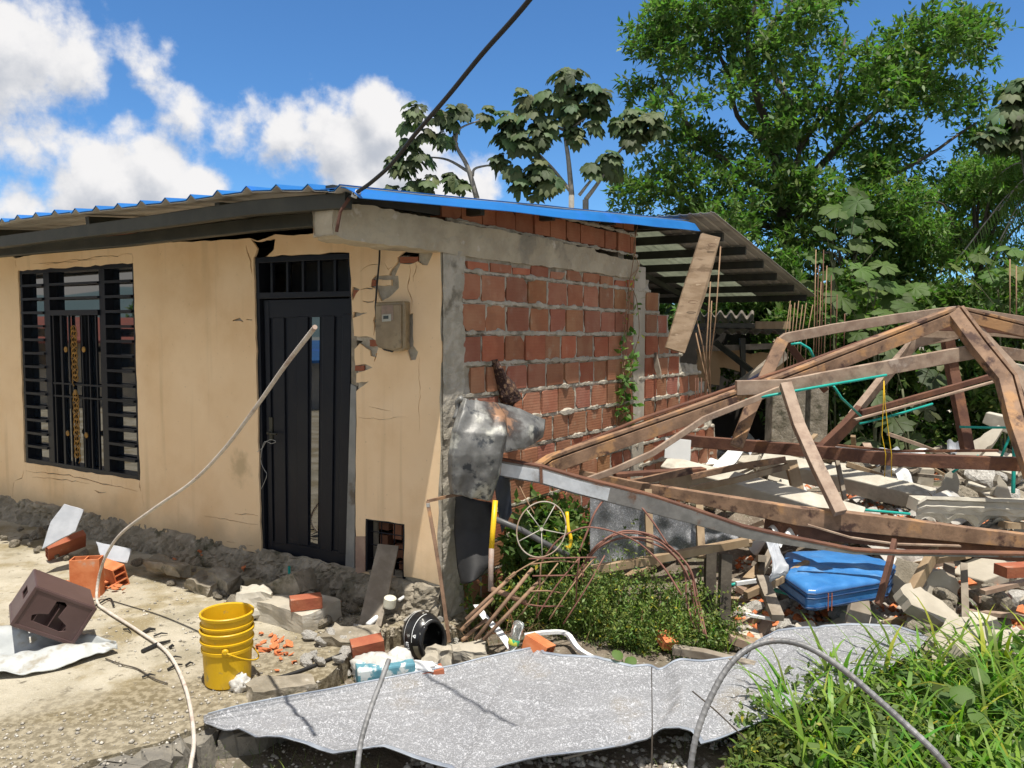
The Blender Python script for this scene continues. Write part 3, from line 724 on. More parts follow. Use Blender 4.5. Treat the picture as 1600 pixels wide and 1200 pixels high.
# eave beams
def lineaz(o, pts, off=0): 
    out = []
    for u, v in pts:
        a, z = fac(u, v, o); out.append(FA(a, z+off, o))
    return out
MB().beam(lineaz(.90, [(-300,408),(0,379),(210,352),(400,325),(545,314)]), .06, .090).build('eave_beam', M['dark_steel'], house, bevel=.006)
MB().beam(lineaz(.66, [(-250,422),(0,394),(200,376),(400,352),(525,341)]), .06, .085).build('inner_eave_beam', M['dark_steel'], house, bevel=.006)
for a_ in (1.0, 2.4, 3.8, 5.2, 6.6):
    MB().beam([RF(a_, -.90, roof_h(a_, -.9)-.07), RF(a_, 4.2, roof_h(a_, 4.2)-.07)], .05, .09).build('rafter', M['dark_steel'], house)
for s_ in (.3, 1.2, 2.2, 3.2, 3.6):
    MB().beam([RF(-.10, s_, roof_h(0, s_)-.05), RF(7.4, s_, roof_h(7.4, s_)-.05)], .05, .07).build('purlin', M['dark_steel'], house)
MB().beam([BS(-.90, 2.735, -.06), BS(.0, 2.765, -.06), BS(1.6, 2.93, -.1)], .06, .085).build('side_beam', M['dark_steel'], house)

# ------------------------------------------------------------------ window
wa = [p[0] for p in win]; A0 = (win[0][0]+win[3][0])/2-.02; A1 = (win[1][0]+win[2][0])/2+.005
ZT = (win[0][1]+win[1][1])/2; ZB = (win[2][1]+win[3][1])/2
wf = MB(); O = -.03
def bar(mb, a0, z0, a1, z1, o0, o1, c=None):
    mb.plate([(a0, z0), (a1, z0), (a1, z1), (a0, z1)], [], FA, o0, o1, c)
def ua(u, v=600): return fac(u, v)[0]
m1, m1b, m2, m2b = ua(72), ua(81), ua(158), ua(167)
bar(wf, A0, ZT+.01, A0-.035, ZB-.01, -.10, -.008); bar(wf, A1, ZT+.01, A1+.035, ZB-.01, -.11, -.008)
bar(wf, A0-.035, ZT+.01, A1+.035, ZT-.035, -.11, -.008); bar(wf, A0-.035, ZB+.04, A1+.035, ZB-.01, -.11, -.008)
bar(wf, m1, ZT-.035, m1b, ZB+.04, -.10, -.004); bar(wf, m2, ZT-.035, m2b, ZB+.04, -.10, -.004)
wfo = wf.build('window_frame', M['black_paint'], house, bevel=.003)
NS = 14; dz = (ZT-ZB-.06)/NS
sl = MB()
for i in range(1, NS):
    z_ = ZT-.02-dz*i
    for (p, q) in ((A0-.035, m1), (m2b, A1+.035)):
        bar(sl, p, z_+.012, q, z_-.012, -.05, .012)
    if i <= 3: bar(sl, m1b, z_+.011, m2, z_-.011, -.05, .012)
bar(sl, m1b, ZT-.02-dz*3+.02, m2, ZT-.02-dz*3-.03, -.08, .014)
sl.build('louvre_bars', M['black_paint'], wfo)
# uprights behind the louvres at the left of each bay
vb = MB(); zc = ZT-.02-dz*3-.03
for u in (84, 96, 108, 128, 139, 150):
    a_ = ua(u); w_ = .008 if u not in (96,) else .016
    bar(vb, a_+w_, zc, a_-w_, ZB+.04, -.03, -.012)
bar(vb, ua(124)+.0, zc, ua(131), ZB+.04, -.06, -.035)
for v in (601, 621): 
    a_, z_ = fac(118, v); bar(vb, m1b, z_+.008, m2, z_-.008, -.034, -.010)
vb.build('grille_bars', M['black_paint'], wfo)
gd = MB()
def ring(a, z, r, o=-.005, t=.0045, rx=1.0, n=14, ph=0, span=2*math.pi):
    gd.tube([FA(a+math.cos(ph+span*i/n)*r*rx, z+math.sin(ph+span*i/n)*r, o) for i in range(n+1)], t, 6)
ac = ua(117)
za, zb_ = fac(117, 512)[1], fac(117, 716)[1]
k = 0; z_ = za-.03
while z_ > zb_+.02:
    if abs(z_-fac(117,611)[1]) > .06:
        sgn = 1 if k % 2 else -1
        ring(ac, z_, .050, rx=.8); ring(ac+.024*sgn, z_-.03, .028); ring(ac-.024*sgn, z_+.025, .02); ring(ac, z_-.05, .055, rx=.9, span=math.pi, ph=1.2*sgn, n=9, t=.0055)
        gd.lathe(FA(ac+.01*sgn, z_, -.008), N1, [(.0,0),(.016,.004),(.010,.012),(0,.016)], 8)
    z_ -= .105; k += 1
for (u, v) in ((103,546),(131,546),(118,613),(106,677),(135,680)):
    a_, z_ = fac(u, v); MB().lathe(FA(a_, z_, -.004), N1, [(.0,0),(.026,.0),(.028,.008),(.018,.014),(0,.012)], 14).build('gilded_rosette', M['gold'], wfo)
gd.build('gilded_ornament', M['gold'], wfo)
gl_ = MB(); bar(gl_, A0-.03, ZT-.02, A1+.03, ZB+.03, -.085, -.078); gl_.build('window_pane', M['glass'], wfo)
bk_ = MB(); bar(bk_, A0+.1, ZT+.1, A1-.1, ZB-.1, -.30, -.27)

# ------------------------------------------------------------------ door
dr = MB()
dq = fpx([(403,468),(545,465),(536,889),(411,866)])
lm = MB(); lm.plate(dq, [], FA, -.095, -.055)
leaf = lm.build('door', M['black_paint'], house, bevel=.004)
rl = MB()
def dstrip(mb, u0, v0, u1, v1, w, o0, o1):
    (a0, z0), (a1, z1) = fac(u0, v0), fac(u1, v1); mb.plate([(a0+w/2, z0), (a0-w/2, z0), (a1-w/2, z1), (a1+w/2, z1)], [], FA, o0, o1)
for (u0, v0, u1, v1, w) in [(428,496,432,852,.125),(466,494,467,853,.11),(507,493,503,862,.115),(536,490,529,868,.085),(410,470,417,864,.05)]:
    dstrip(rl, u0, v0, u1, v1, w, -.056, -.040)
for (v, h, vr) in ((480,.14,478),(872,.0,0)):
    pass
rl.plate(fpx([(404,469),(544,466),(543,494),(405,497)]), [], FA, -.056, -.044)
rl.plate(fpx([(411,846),(537,866),(536,888),(411,865)]), [], FA, -.056, -.044)
rl.build('door_panel', M['black_paint'], leaf, bevel=.004)
MB().plate(fpx([(480,494),(492,494),(489,852),(478,850)]), [], FA, -.054, -.050).build('glass_strip', M['glass'], leaf)
hd = MB(); hp = onpl(424, 676, CN-N1*.04, N1)
hd.lathe(hp, N1, [(.0,0),(.022,0),(.022,.01),(.01,.012),(.01,.04),(.0,.04)], 12); hd.tube([hp+N1*.04, hp+N1*.045-D1*.05, hp+N1*.04-D1*.10], .008, 6)
hd.box(hp+Vector((0, 0, .03)), D1*.018, N1*.006, Vector((0, 0, .09))); hd.build('door_handle', M['dark_steel'], leaf)
fr = MB()
for (u0, v0, u1, v1, w) in [(399,402,409,868,.035),(543,396,546,466,.03)]: dstrip(fr, u0, v0, u1, v1, w, -.13, -.015)
fr.plate(fpx([(397,402),(546,395),(546,404),(397,411)]), [], FA, -.13, -.012)
fr.plate(fpx([(398,457),(546,454),(546,463),(398,467)]), [], FA, -.13, -.012)
fr.build('door_frame', M['black_paint'], house, bevel=.003)
tb = MB()
for u in (420, 444.5, 469, 494, 519): dstrip(tb, u, 404, u+.5, 458, .022, -.05, -.025)
tb.build('transom_bars', M['black_paint'], house)
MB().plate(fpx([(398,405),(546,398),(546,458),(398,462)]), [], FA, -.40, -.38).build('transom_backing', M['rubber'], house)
jb = MB(); jb.plate(fpx([(546,600),(555,604),(552,893),(537,903),(538,880)]), [], FA, -.09, -.010)
M['jamb'] = mat('scuffed grey jamb', (.20,.205,.20), (.27,.275,.265), scale=5, rough=.5, metal=.3, bump=.2, c3=(.12,.10,.08), c3scale=4)
jb.build('steel_jamb', M['jamb'], house, bevel=.004)
MB().plate(fpx([(546,470),(553,470),(556,604),(546,600)]), [], FA, -.10, -.02).build('broken_reveal', M['dirty_conc'], house)
MB().plate(fpx([(556,838),(571,838),(571,893),(556,897)]), [], FA, -.02, .004).build('bare_patch', mat('flaked pinkish render', (.30,.20,.15), (.38,.27,.20), scale=9, bump=.6), house)
# small barred opening low in the wall
vg = MB()
vr = fpx([(571,810),(632,819),(631,905),(571,893)])
def vp(x, y): 
    (a0, z0), (a1, z1), (a2, z2), (a3, z3) = vr
    return ((a0*(1-x)+a1*x)*(1-y)+(a3*(1-x)+a2*x)*y, (z0*(1-x)+z1*x)*(1-y)+(z3*(1-x)+z2*x)*y)
for x in (.33, .66):
    p, q = vp(x, 0), vp(x, 1); vg.tube([FA(*p, -.04), FA(*q, -.04)], .004, 6)
for y in (.25, .5, .75):
    p, q = vp(0, y), vp(1, y); vg.tube([FA(*p, -.036), FA(*q, -.036)], .004, 6)
for (x0, y0, x1, y1) in ((0,0,.04,1),(.96,0,1,1),(.04,0,.96,.03)):
    vg.plate([vp(x0,y0), vp(x1,y0), vp(x1,y1), vp(x0,y1)], [], FA, -.07, -.003)
vg.build('vent_grille', M['black_paint'], house)
vbk = MB()
for (x, y, w, h) in [(.06,.08,.26,.18),(.44,.10,.22,.3),(.74,.2,.22,.2),(.1,.36,.2,.2),(.12,.62,.28,.2),(.5,.5,.2,.24),(.74,.52,.2,.2),(.6,.8,.3,.15)]:
    vbk.plate([vp(x,y), vp(x+w,y), vp(x+w,y+h), vp(x,y+h)], [], FA, -.22, -.12, (random.uniform(.4,.8),)*3)
vbk.build('bricks_inside', M['brick'], house)
# ------------------------------------------------------------------ collapsed steel roof frame
def P(*a): return [at(u, v, Y) for u, v, Y in a]
frame = thing('collapsed_roof_frame', 'rusty collapsed steel roof truss leaning on the rubble with a peak on the right', 'roof frame', (2.6, 6.2, 0))
def member(pts, w, h, m='rust', up=(0, 0, 1), name='beam', sc=None, parent=frame, bev=.004, dens=1):
    q = P(*pts); out = []
    for a, b in zip(q, q[1:]):
        n = max(1, int((b-a).length/.25))
        for j in range(n): out.append(a.lerp(b, j/n))
    out.append(q[-1])
    mb = MB()
    # open channel: two flanges and a web with a dark slot, like folded purlin
    mb.beam(out, w*.9, h*.86, up, sc=sc)
    return mb.build(name, M[m], parent, bevel=bev)
def purlin(pts, h, w=.07, m='rust', up=(0,0,1), parent=frame, slot=True, name='beam'):
    """folded double channel: main box with a lip standing above a dark gap"""
    q = P(*pts); out = []
    for a, b in zip(q, q[1:]):
        n = max(1, int((b-a).length/.2))
        for j in range(n): out.append(a.lerp(b, j/n))
    out.append(q[-1]); mb = MB()
    w2, h2 = w/2, h/2
    mb.sweep(out, [(-w2, -h2), (w2, -h2), (w2, h2*.42), (w2*.1, h2*.42), (w2*.1, h2*.62), (w2, h2*.62), (w2, h2), (-w2, h2)], up)
    return mb.build(name, M[m], parent, bevel=.003)
purlin([(835,742,5.75),(862,724,5.85),(1225,596,6.2),(1490,492,6.5)], .135, .085)
member([(862,712,5.95),(1000,655,6.0),(1225,578,6.3),(1488,482,6.6)], .06, .02, 'rust_dark')
member([(905,755,5.6),(960,735,5.65),(1020,708,5.7),(1100,655,5.85),(1228,604,6.1)], .03, .055, 'rust_grey')
member([(1150,606,6.1),(1228,604,6.1),(1300,590,6.15),(1545,545,6.5)], .06, .135, 'rust_grey')
member([(1227,600,6.0),(1248,665,5.8),(1275,725,5.5),(1313,802,5.25)], .075, .10, 'rust_grey', up=(1,0,.2))
member([(1213,540,6.7),(1228,528,6.7),(1300,514,6.75),(1400,498,6.8),(1492,486,6.8)], .06, .10, 'rust_grey')
member([(1222,532,6.6),(1195,590,6.5),(1172,640,6.4),(1150,698,6.3)], .07, .12, 'rust', up=(1,0,.2))
member([(1228,532,6.9),(1260,575,7.0),(1290,610,7.1)], .05, .07, 'rust_dark', up=(1,0,.2))
purlin([(1490,486,6.5),(1530,540,6.35),(1572,592,6.2),(1590,660,6.0),(1625,760,5.7)], .15, .09, up=(1,0,.3))
member([(1500,484,6.7),(1545,535,6.6),(1592,585,6.5),(1640,690,6.3)], .05, .09, 'rust_grey', up=(1,0,.3))
purlin([(1492,488,6.7),(1560,505,6.6),(1680,535,6.4)], .12, .07)
member([(1500,484,7.3),(1590,498,7.3),(1720,520,7.3)], .05, .07, 'rust_grey')
member([(1440,507,7.4),(1560,512,7.4),(1700,535,7.3)], .06, .12, 'rust_dark')
member([(1545,548,6.7),(1600,556,6.7),(1720,575,6.6)], .05, .12, 'rust_grey')
member([(1540,520,7.6),(1640,528,7.5)], .05, .07, 'rust_grey')
member([(1520,520,7.5),(1480,520,7.5),(1428,536,7.5),(1400,568,7.5),(1355,622,7.4),(1330,652,7.3)], .07, .12, 'rust_grey', up=(.5,0,1))
member([(1345,640,7.3),(1320,668,7.25),(1275,712,7.2)], .07, .14, 'rust_dark', up=(.5,0,1))
member([(1425,540,7.8),(1480,530,7.8),(1510,522,7.8)], .05, .05, 'rust_grey')
member([(1478,515,7.9),(1488,580,7.9),(1500,640,7.8),(1512,705,7.7)], .10, .12, 'rust_dark', up=(1,0,0))
member([(1335,656,7.1),(1450,625,7.2),(1568,592,7.3)], .04, .025, 'rust_grey')
member([(1345,645,7.2),(1450,616,7.3),(1568,583,7.4)], .05, .06, 'rust_dark')
member([(1052,684,7.4),(1090,690,7.3),(1250,703,6.8),(1400,718,6.5),(1640,727,6.0)], .09, .125, 'rust_dark')
member([(1250,690,7.9),(1400,705,7.7),(1560,704,7.5)], .03, .03, 'rust_dark'); member([(1290,697,8.0),(1480,714,7.8)], .04, .02, 'galv')
# lower band of members running out of the picture on the right
low = thing('fallen_eave_girder', 'long bent galvanised and rusty eave beam lying across the rubble above the blue mattress', 'beam', (2.0, 5.2, 0.3))
def galvpts(): return [(783,730,5.25),(846,741,5.2),(900,757,5.15),(1000,782,5.05),(1080,805,5.0),(1160,830,4.95),(1240,845,4.9),(1330,860,4.88),(1400,863,4.85),(1640,866,4.8)]
q = P(*galvpts()); mb = MB(); 
out = []
for a, b2 in zip(q, q[1:]):
    for j in range(6): out.append(a.lerp(b2, j/6))
out.append(q[-1]); n = len(out)
sc = [1.0 if i < n*.36 else max(.16, 1-1.9*(i/n-.36)) for i in range(n)]
mb.sweep(out, [(-.05,-.055),(.05,-.055),(.05,-.05),(-.044,-.05),(-.044,.05),(.05,.05),(.05,.057),(-.05,.057)], (0,0,1), sc)
mb.sweep([p+Vector((0,-.052,0)) for p in out], [(-.002,-.05),(.003,-.05),(.003,.05),(-.002,.05)], (0,0,1), sc)
mb.build('weathered_channel', mat('weathered grey steel', (.17,.165,.155), (.25,.24,.225), scale=9, rough=.55, metal=.2, bump=.2, c4=(.16,.08,.045), c4scale=6), low)
nb = int(n*.30); MB().sweep([p+Vector((0,-.0565,-.004)) for p in out[:nb]], [(-.002,-.042),(.0015,-.042),(.0015,.042),(-.002,.042)], (0,0,1)).build('galvanised_face', M['galv'], low)
MB().beam([p+Vector((0,-.02,.060*s_)) for p, s_ in zip(out, sc)], .07, .012).build('rusty_lip', M['rust_dark'], low)
a_ = at(893,756,5.1); MB().beam([at(845,728,5.14), at(846,755,5.13)], .015, .02, up=(1,0,0)).build('weld_seam', M['rust_dark'], low)
lb = thing('rusty_channel_girder', 'long orange-rusted channel beam resting along the galvanised one over the rubble', 'beam', (2.4, 5.5, 0.3))
pts = [(905,738,5.9),(1000,760,5.8),(1100,779,5.65),(1250,806,5.4),(1400,822,5.3),(1520,836,5.25),(1680,852,5.2)]
q = P(*pts); out = []
for a, b2 in zip(q, q[1:]):
    for j in range(6): out.append(a.lerp(b2, j/6))
out.append(q[-1]); n = len(out)
mb = MB(); mb.sweep(out, [(-.045,-.062),(.045,-.062),(.045,.062),(-.045,.062)], (0,0,1), [.30+.78*min(1, i/n*1.9) if i < n*.55 else 1.08-.9*(i/n-.55) for i in range(n)])
mb.build('channel', M['rust'], lb, bevel=.004)
MB().beam([p+Vector((0,.05,-.115)) for p in out[16:]], .05, .12, sc=[.8]*len(out[16:])).build('shaded_web', M['rust_dark'], lb)  # dark plate stands in for the web in shadow, shade set by colour
MB().beam(P((1262,820,5.25),(1330,840,5.2),(1400,850,5.15),(1500,853,5.15)), .03, .010).build('bottom_flange', M['rust_grey'], lb)
for pts, w, h, m_, lab in [
    ([(945,762,6.1),(1000,752,6.2),(1080,735,6.3)], .06, .05, 'rust', 'short rusty angle wedged beneath the fallen truss beside the brick wall'),
    ([(960,742,6.4),(1100,733,6.6)], .10, .03, 'rust_dark', 'dark rusty strip lying behind the short angle by the brick wall'),
    ([(1075,765,6.3),(1150,750,6.3),(1232,728,6.3)], .05, .045, 'wood', 'thin greenish timber lath under the dark horizontal beam'),
    ([(1080,745,6.5),(1160,728,6.4),(1228,718,6.3)], .05, .05, 'rust', 'rust-orange bent strip just above the thin greenish lath'),
    ([(1235,720,6.6),(1252,790,6.4)], .05, .10, 'wood', 'splintered reddish timber post standing behind the leaning truss leg'),
    ([(1305,705,6.9),(1320,780,6.5),(1326,800,6.4)], .035, .04, 'wood_grey', 'thin greenish stick standing behind the rusty truss leg'),
    ([(1372,945,4.9),(1390,880,5.0),(1398,845,5.1)], .03, .06, 'rust_dark', 'dark rusty angle standing upright beside the blue mattress'),
    ([(1415,942,5.1),(1450,880,5.25),(1472,840,5.4)], .05, .09, 'wood', 'long splintered timber leaning right of the blue mattress'),
    ([(1165,930,5.15),(1215,908,5.3),(1262,880,5.5)], .04, .05, 'wood', 'orange-brown broomstick-like timber lying below the blue mattress'),
    ([(1150,912,5.3),(1200,905,5.4),(1265,890,5.6)], .02, .03, 'white', 'white plastic trim strip lying below the blue mattress'),
    ([(1165,960,5.0),(1210,968,5.0)], .03, .02, 'white', 'short white trim piece lying near the weeds left of the mattress rubble'),
    ([(1510,1000,5.3),(1515,960,5.4),(1500,925,5.5)], .02, .03, 'rust', 'thin rusty bar poking up right of the big wall fragment'),
    ]:
    q = P(*pts); o = MB().beam(q, w, h, up=(0,0,1) if abs((q[-1]-q[0]).normalized().z) < .8 else (1,0,0)).build('timber' if 'timber' in lab or 'stick' in lab or 'lath' in lab else 'metal_strip' if 'white' not in lab else 'trim_strip', M[m_], bevel=.003)
    tag(o, lab, 'timber' if m_.startswith('wood') else 'strip')

# ------------------------------------------------------------------ concrete beams and slabs
def cbeam(pts, w, h, lab, m='pale_concrete', name='concrete_joist', cat='beam', up=(0,0,1), rot=0):
    q = P(*pts); out = []
    for a, b2 in zip(q, q[1:]):
        n = max(1, int((b2-a).length/.12))
        for j in range(n): out.append(a.lerp(b2, j/n)+Vector((0, random.uniform(-.003, .003), random.uniform(-.003, .003))))
    out.append(q[-1]); mb = MB()
    upv = Vector(up) if not rot else Matrix.Rotation(rot, 3, (q[-1]-q[0]).normalized()) @ Vector(up)
    mb.beam(out, w, h, upv, sc=[.8]+[1]*(len(out)-1))
    return tag(mb.build(name, M[m], bevel=.010), lab, cat)
cbeam([(1036,736,6.9),(1180,772,6.5),(1345,820,6.1)], .20, .23, 'thick pale concrete beam sloping down under the leaning truss leg', rot=.35)
cbeam([(1190,722,7.6),(1330,752,7.2),(1458,783,6.8)], .22, .16, 'slim pale concrete beam with shadow stripes ending at the broken slab', rot=.3)
cbeam([(1298,730,8.0),(1380,752,7.8),(1462,782,7.5)], .14, .12, 'thin pale concrete beam just behind the striped one', rot=.3)
cbeam([(1340,738,8.6),(1452,744,8.6)], .2, .20, 'rounded grey concrete beam lying far back under the long dark steel beam', 'concrete')
cbeam([(1545,572,9.5),(1640,592,9.2)], .2, .2, 'pale concrete beam stub hanging behind the right truss leg')
cbeam([(1540,652,8.6),(1588,668,8.4)], .18, .16, 'pale concrete block tucked behind the right truss leg')
cbeam([(1512,912,5.7),(1560,888,5.9),(1640,852,6.2)], .30, .14, 'broad grey concrete lintel leaning at the right edge', 'concrete')
cbeam([(1505,850,6.6),(1640,838,6.6)], .25, .10, 'flat pale concrete strip under the lower steel at the right edge')
# slabs, as irregular plates given by their outline in the photo and lying in real planes
def slabpoly(px, Y, tilt, th, lab, m='concrete', name='concrete_plate', cat='slab', seed=1, rough=.012, nrm=None):
    c = at(sum(p[0] for p in px)/len(px), sum(p[1] for p in px)/len(px), Y)
    n = Vector(nrm or tilt).normalized(); 
    pts = [onpl(u, v, c, n) for u, v in px]
    ax = n.cross(Vector((0, 0, 1)) if abs(n.z) < .95 else Vector((0,1,0))).normalized(); ay = n.cross(ax)
    fr = lambda a, b_, o: c+ax*a+ay*b_+n*o
    loop = jitter_line([((p-c).dot(ax), (p-c).dot(ay)) for p in pts], .05, rough, seed)
    mb = MB(); mb.plate(loop, [], fr, -th, 0)
    return tag(mb.build(name, M[m], bevel=.004), lab, cat)
slabpoly([(1487,716),(1498,704),(1560,664),(1568,668),(1556,688),(1525,716)], 8.0, (-.35,-.75,.55), .12, 'tilted tan concrete slab with a broken edge below the right truss leg', seed=2)
slabpoly([(1456,782),(1478,742),(1492,732),(1500,752),(1496,784)], 7.0, (-.4,-.9,.2), .12, 'wedge-shaped grey slab standing next to the striped beam end', seed=3)
slabpoly([(1552,775),(1562,742),(1586,782)], 7.0, (-.1,-1,.2), .08, 'small grey triangular slab behind the ornate cornice', seed=4)
slabpoly([(1434,958),(1438,925),(1458,895),(1474,890),(1500,915),(1496,960),(1488,985),(1440,985)], 5.3, (.15,-1,.25), .12, 'big upright grey wall fragment with ragged white edge behind the grass', 'concrete', 'wall_fragment', 'fragment', 5, .02)
slabpoly([(1385,908),(1402,870),(1440,882),(1420,925)], 5.6, (-.3,-.8,.5), .10, 'grey-brown weathered concrete slab leaning right of the blue mattress', 'dirty_conc', seed=6)
slabpoly([(1385,905),(1400,898),(1428,925),(1425,952),(1400,935)], 5.4, (.1,-.9,.4), .08, 'small tilted slab under the weathered one right of the mattress', seed=7)
slabpoly([(1040,684),(1080,688),(1078,722),(1038,715)], 7.0, (-.1,-1,.1), .05, 'small upright streaked white board beside the brick wall foot', 'white', 'white_board', 'board', 8, .002)
slabpoly([(1085,758),(1145,695),(1168,695),(1150,722),(1110,765)], 7.4, (-.3,-.7,.6), .03, 'bent shiny white plank poking out behind the rusty diagonal', 'white', 'white_plank', 'plank', 9, .003)
slabpoly([(1520,930),(1560,912),(1640,905),(1640,985),(1560,985),(1530,960)], 5.6, (0,-.6,.8), .2, 'large dark grey concrete lump at the right edge above the grass', 'dirty_conc', 'concrete_lump', 'lump', 10, .02)
slabpoly([(1320,985),(1330,942),(1358,938),(1362,960),(1350,1005),(1328,1005)], 4.95, (.1,-.8,.6), .05, 'upright weathered plank end with nail holes in front of the mattress', 'wood_grey', 'plank', 'plank', 11, .004)
slabpoly([(1225,800),(1250,770),(1262,775),(1255,805)], 6.5, (-.3,-.9,.2), .03, 'small pale board leaning behind the truss leg foot', 'white', 'pale_board', 'board', 12, .003)
# crushed masonry edges attached to fragments: pieces of broken brick and white render
def rock(seed, s=(1, 1, 1), n=2, amp=.35):
    import bmesh
    bm = bmesh.new(); bmesh.ops.create_icosphere(bm, subdivisions=n, radius=1)
    for v in bm.verts:
        p = v.co.normalized()
        d = 1+amp*nz(p, 1.1, seed)+amp*.5*nz(p, 2.7, seed+5)+amp*.15*nz(p, 7, seed)
        # facet: clamp against random planes
        for k in range(5):
            q = Vector((math.sin(seed*3.1+k*2.3), math.cos(seed*1.7+k*1.9), math.sin(seed*.7+k*3.7))).normalized()
            lim = .72+.1*math.sin(seed+k)
            e = p.dot(q)*d
            if e > lim: d = lim/max(.2, p.dot(q))
        v.co = Vector((p.x*d*s[0], p.y*d*s[1], p.z*d*s[2]))
    me = bpy.data.meshes.new('chunk'); bm.to_mesh(me); 
    bm.free(); ca = me.color_attributes.new('Col', 'FLOAT_COLOR', 'CORNER'); ca.data.foreach_set('color', [1.0]*4*len(me.loops)); return me
ROCK = [rock(i+1, (1, random.uniform(.6, 1), random.uniform(.45, .8)), 3 if i < 4 else 2) for i in range(9)]
def shardmesh(seed):
    """piece of a broken hollow brick wall: irregular curved plate"""
    rr_ = random.Random(seed); n = rr_.randint(4, 7); pts = []
    for i in range(n):
        a = 2*math.pi*i/n+rr_.uniform(-.3, .3); r_ = rr_.uniform(.6, 1.1); pts.append((math.cos(a)*r_, math.sin(a)*r_*.65))
    mb = MB(); mb.plate(pts, [], lambda x, y, o: Vector((x, y, o+.12*x*x)), -.09, .09)
    if rr_.random() < .5: mb.box((0, -.3, -.25), (.7, 0, 0), (0, .06, 0), (0, 0, .2))
    me = mb.mesh('shard', M['shard']); return me
SHARD = [shardmesh(i) for i in range(8)]
BRK = None
def brickmesh(L=.24, W=.10, H=.07, cells=None, broken=0, seed=0):
    mb = MB(); rr_ = random.Random(seed)
    if cells:
        nx_, ny_ = cells; t = .009; W2 = W/2; H2 = H/2
        holes = []
        for i in range(nx_):
            for j in range(ny_):
                cw = (W-t)/nx_; ch = (H-t)/ny_
                x0 = -W2+t+i*cw; y0 = -H2+t+j*ch; holes.append([(x0, y0), (x0+cw-t, y0), (x0+cw-t, y0+ch-t), (x0, y0+ch-t)])
        outer_ = [(-W2, -H2), (W2, -H2), (W2, H2), (-W2, H2)]
        mb.plate(outer_, holes, lambda x, y, o: Vector((x, o, y)), -L/2, L/2)
    else: mb.box((0, 0, 0), (W/2, 0, 0), (0, L/2, 0), (0, 0, H/2))
    return mb.mesh('brick', M['shard'])
def inst(me, name, m, loc, s, rot, lab, cat, group=None, tint=None):
    o = bpy.data.objects.new(name, me); col.objects.link(o); o.location = loc
    o.scale = (s, s, s) if isinstance(s, (int, float)) else s; o.rotation_euler = rot
    if len(o.material_slots) == 0: o.data.materials.append(M[m])
    o.material_slots[0].link = 'OBJECT'; o.material_slots[0].material = M[m]
    return tag(o, lab, cat, group)
def rnd_rot(): return (random.uniform(-.6, .6), random.uniform(-.6, .6), random.uniform(0, 6.28))
# rubble regions: (pixel rectangle, height offset, count, group text)
def scatter(reg, zoff, n, smin, smax, kind, lab, group, cat, mt, poly=True, ex=2.0):
    random.seed(sum(ord(ch) for ch in lab))
    k = 0; tries = 0
    us = [p[0] for p in reg]; vs = [p[1] for p in reg]
    while k < n and tries < n*30:
        tries += 1
        u = random.uniform(min(us), max(us)); v = random.uniform(min(vs), max(vs))
        if not inpoly(u, v, reg): continue
        p = gz(u, v, 0); h = 0 if inpoly(p.x, p.y, SLAB2) else ground_h(p.x, p.y)
        for _ in range(3):
            p = gz(u, v, h+zoff); h = 0 if inpoly(p.x, p.y, SLAB2) else ground_h(p.x, p.y)
        s = smin+(smax-smin)*random.random()**ex
        me = random.choice(ROCK if kind == 'rock' else SHARD)
        p.z = h+zoff*random.random()+s*.25
        inst(me, 'concrete_chunk' if kind == 'rock' else 'brick_shard', mt, p, s, rnd_rot(), lab, cat, group); k += 1
scatter([(1160,900),(1320,930),(1420,930),(1500,985),(1400,1010),(1180,990)], .06, 34, .04, .12, 'rock', 'broken pale concrete chunk in the rubble in front of the blue mattress', 'concrete chunks in front of the mattress', 'rubble', 'rubbleconc')
scatter([(1150,890),(1330,940),(1400,960),(1180,1000)], .10, 22, .03, .09, 'shard', 'orange brick shard in the rubble in front of the blue mattress', 'brick shards in front of the mattress', 'brick shard', 'shard')
scatter([(1300,760),(1600,740),(1600,800),(1420,830),(1330,815)], .10, 26, .05, .15, 'rock', 'broken concrete chunk in the rubble around the ornate cornice', 'concrete chunks around the cornice', 'rubble', 'rubbleconc')
scatter([(1290,770),(1400,790),(1420,815),(1320,805)], .12, 22, .04, .09, 'shard', 'orange brick shard heaped left of the ornate cornice', 'brick shards left of the cornice', 'brick shard', 'shard')
scatter([(1480,860),(1620,860),(1620,960),(1490,960)], .15, 16, .06, .17, 'rock', 'grey concrete chunk piled under the lower steel at the right edge', 'concrete chunks at the right edge', 'rubble', 'rubbleconc')
scatter([(1500,900),(1600,900),(1600,950),(1500,960)], .25, 10, .05, .11, 'shard', 'orange brick piece on the chunks at the right edge', 'brick pieces at the right edge', 'brick shard', 'shard')
scatter([(1080,640),(1200,640),(1220,720),(1090,735)], .35, 22, .06, .16, 'shard', 'weathered brick shard heaped behind the rusty diagonal beam', 'brick shards behind the diagonal beam', 'brick shard', 'shard')
scatter([(1080,680),(1200,660),(1240,760),(1090,760)], .15, 14, .07, .16, 'rock', 'mortar-covered chunk heaped behind the rusty diagonal beam', 'chunks behind the diagonal beam', 'rubble', 'rubbleconc')
scatter([(1490,600),(1600,640),(1620,740),(1500,740)], .45, 18, .07, .18, 'rock', 'pale rubble chunk heaped beneath the right truss leg', 'chunks beneath the right truss leg', 'rubble', 'rubbleconc')
scatter([(395,985),(455,995),(470,1030),(440,1055),(400,1020)], .01, 22, .022, .05, 'shard', 'orange brick shard spilled on the paving right of the yellow buckets', 'brick shards right of the buckets', 'brick shard', 'shard')
scatter([(480,985),(560,975),(580,1040),(470,1035)], .02, 20, .03, .075, 'rock', 'pale concrete lump on the paving below the doorstep', 'lumps below the doorstep', 'rubble', 'rubbleconc')
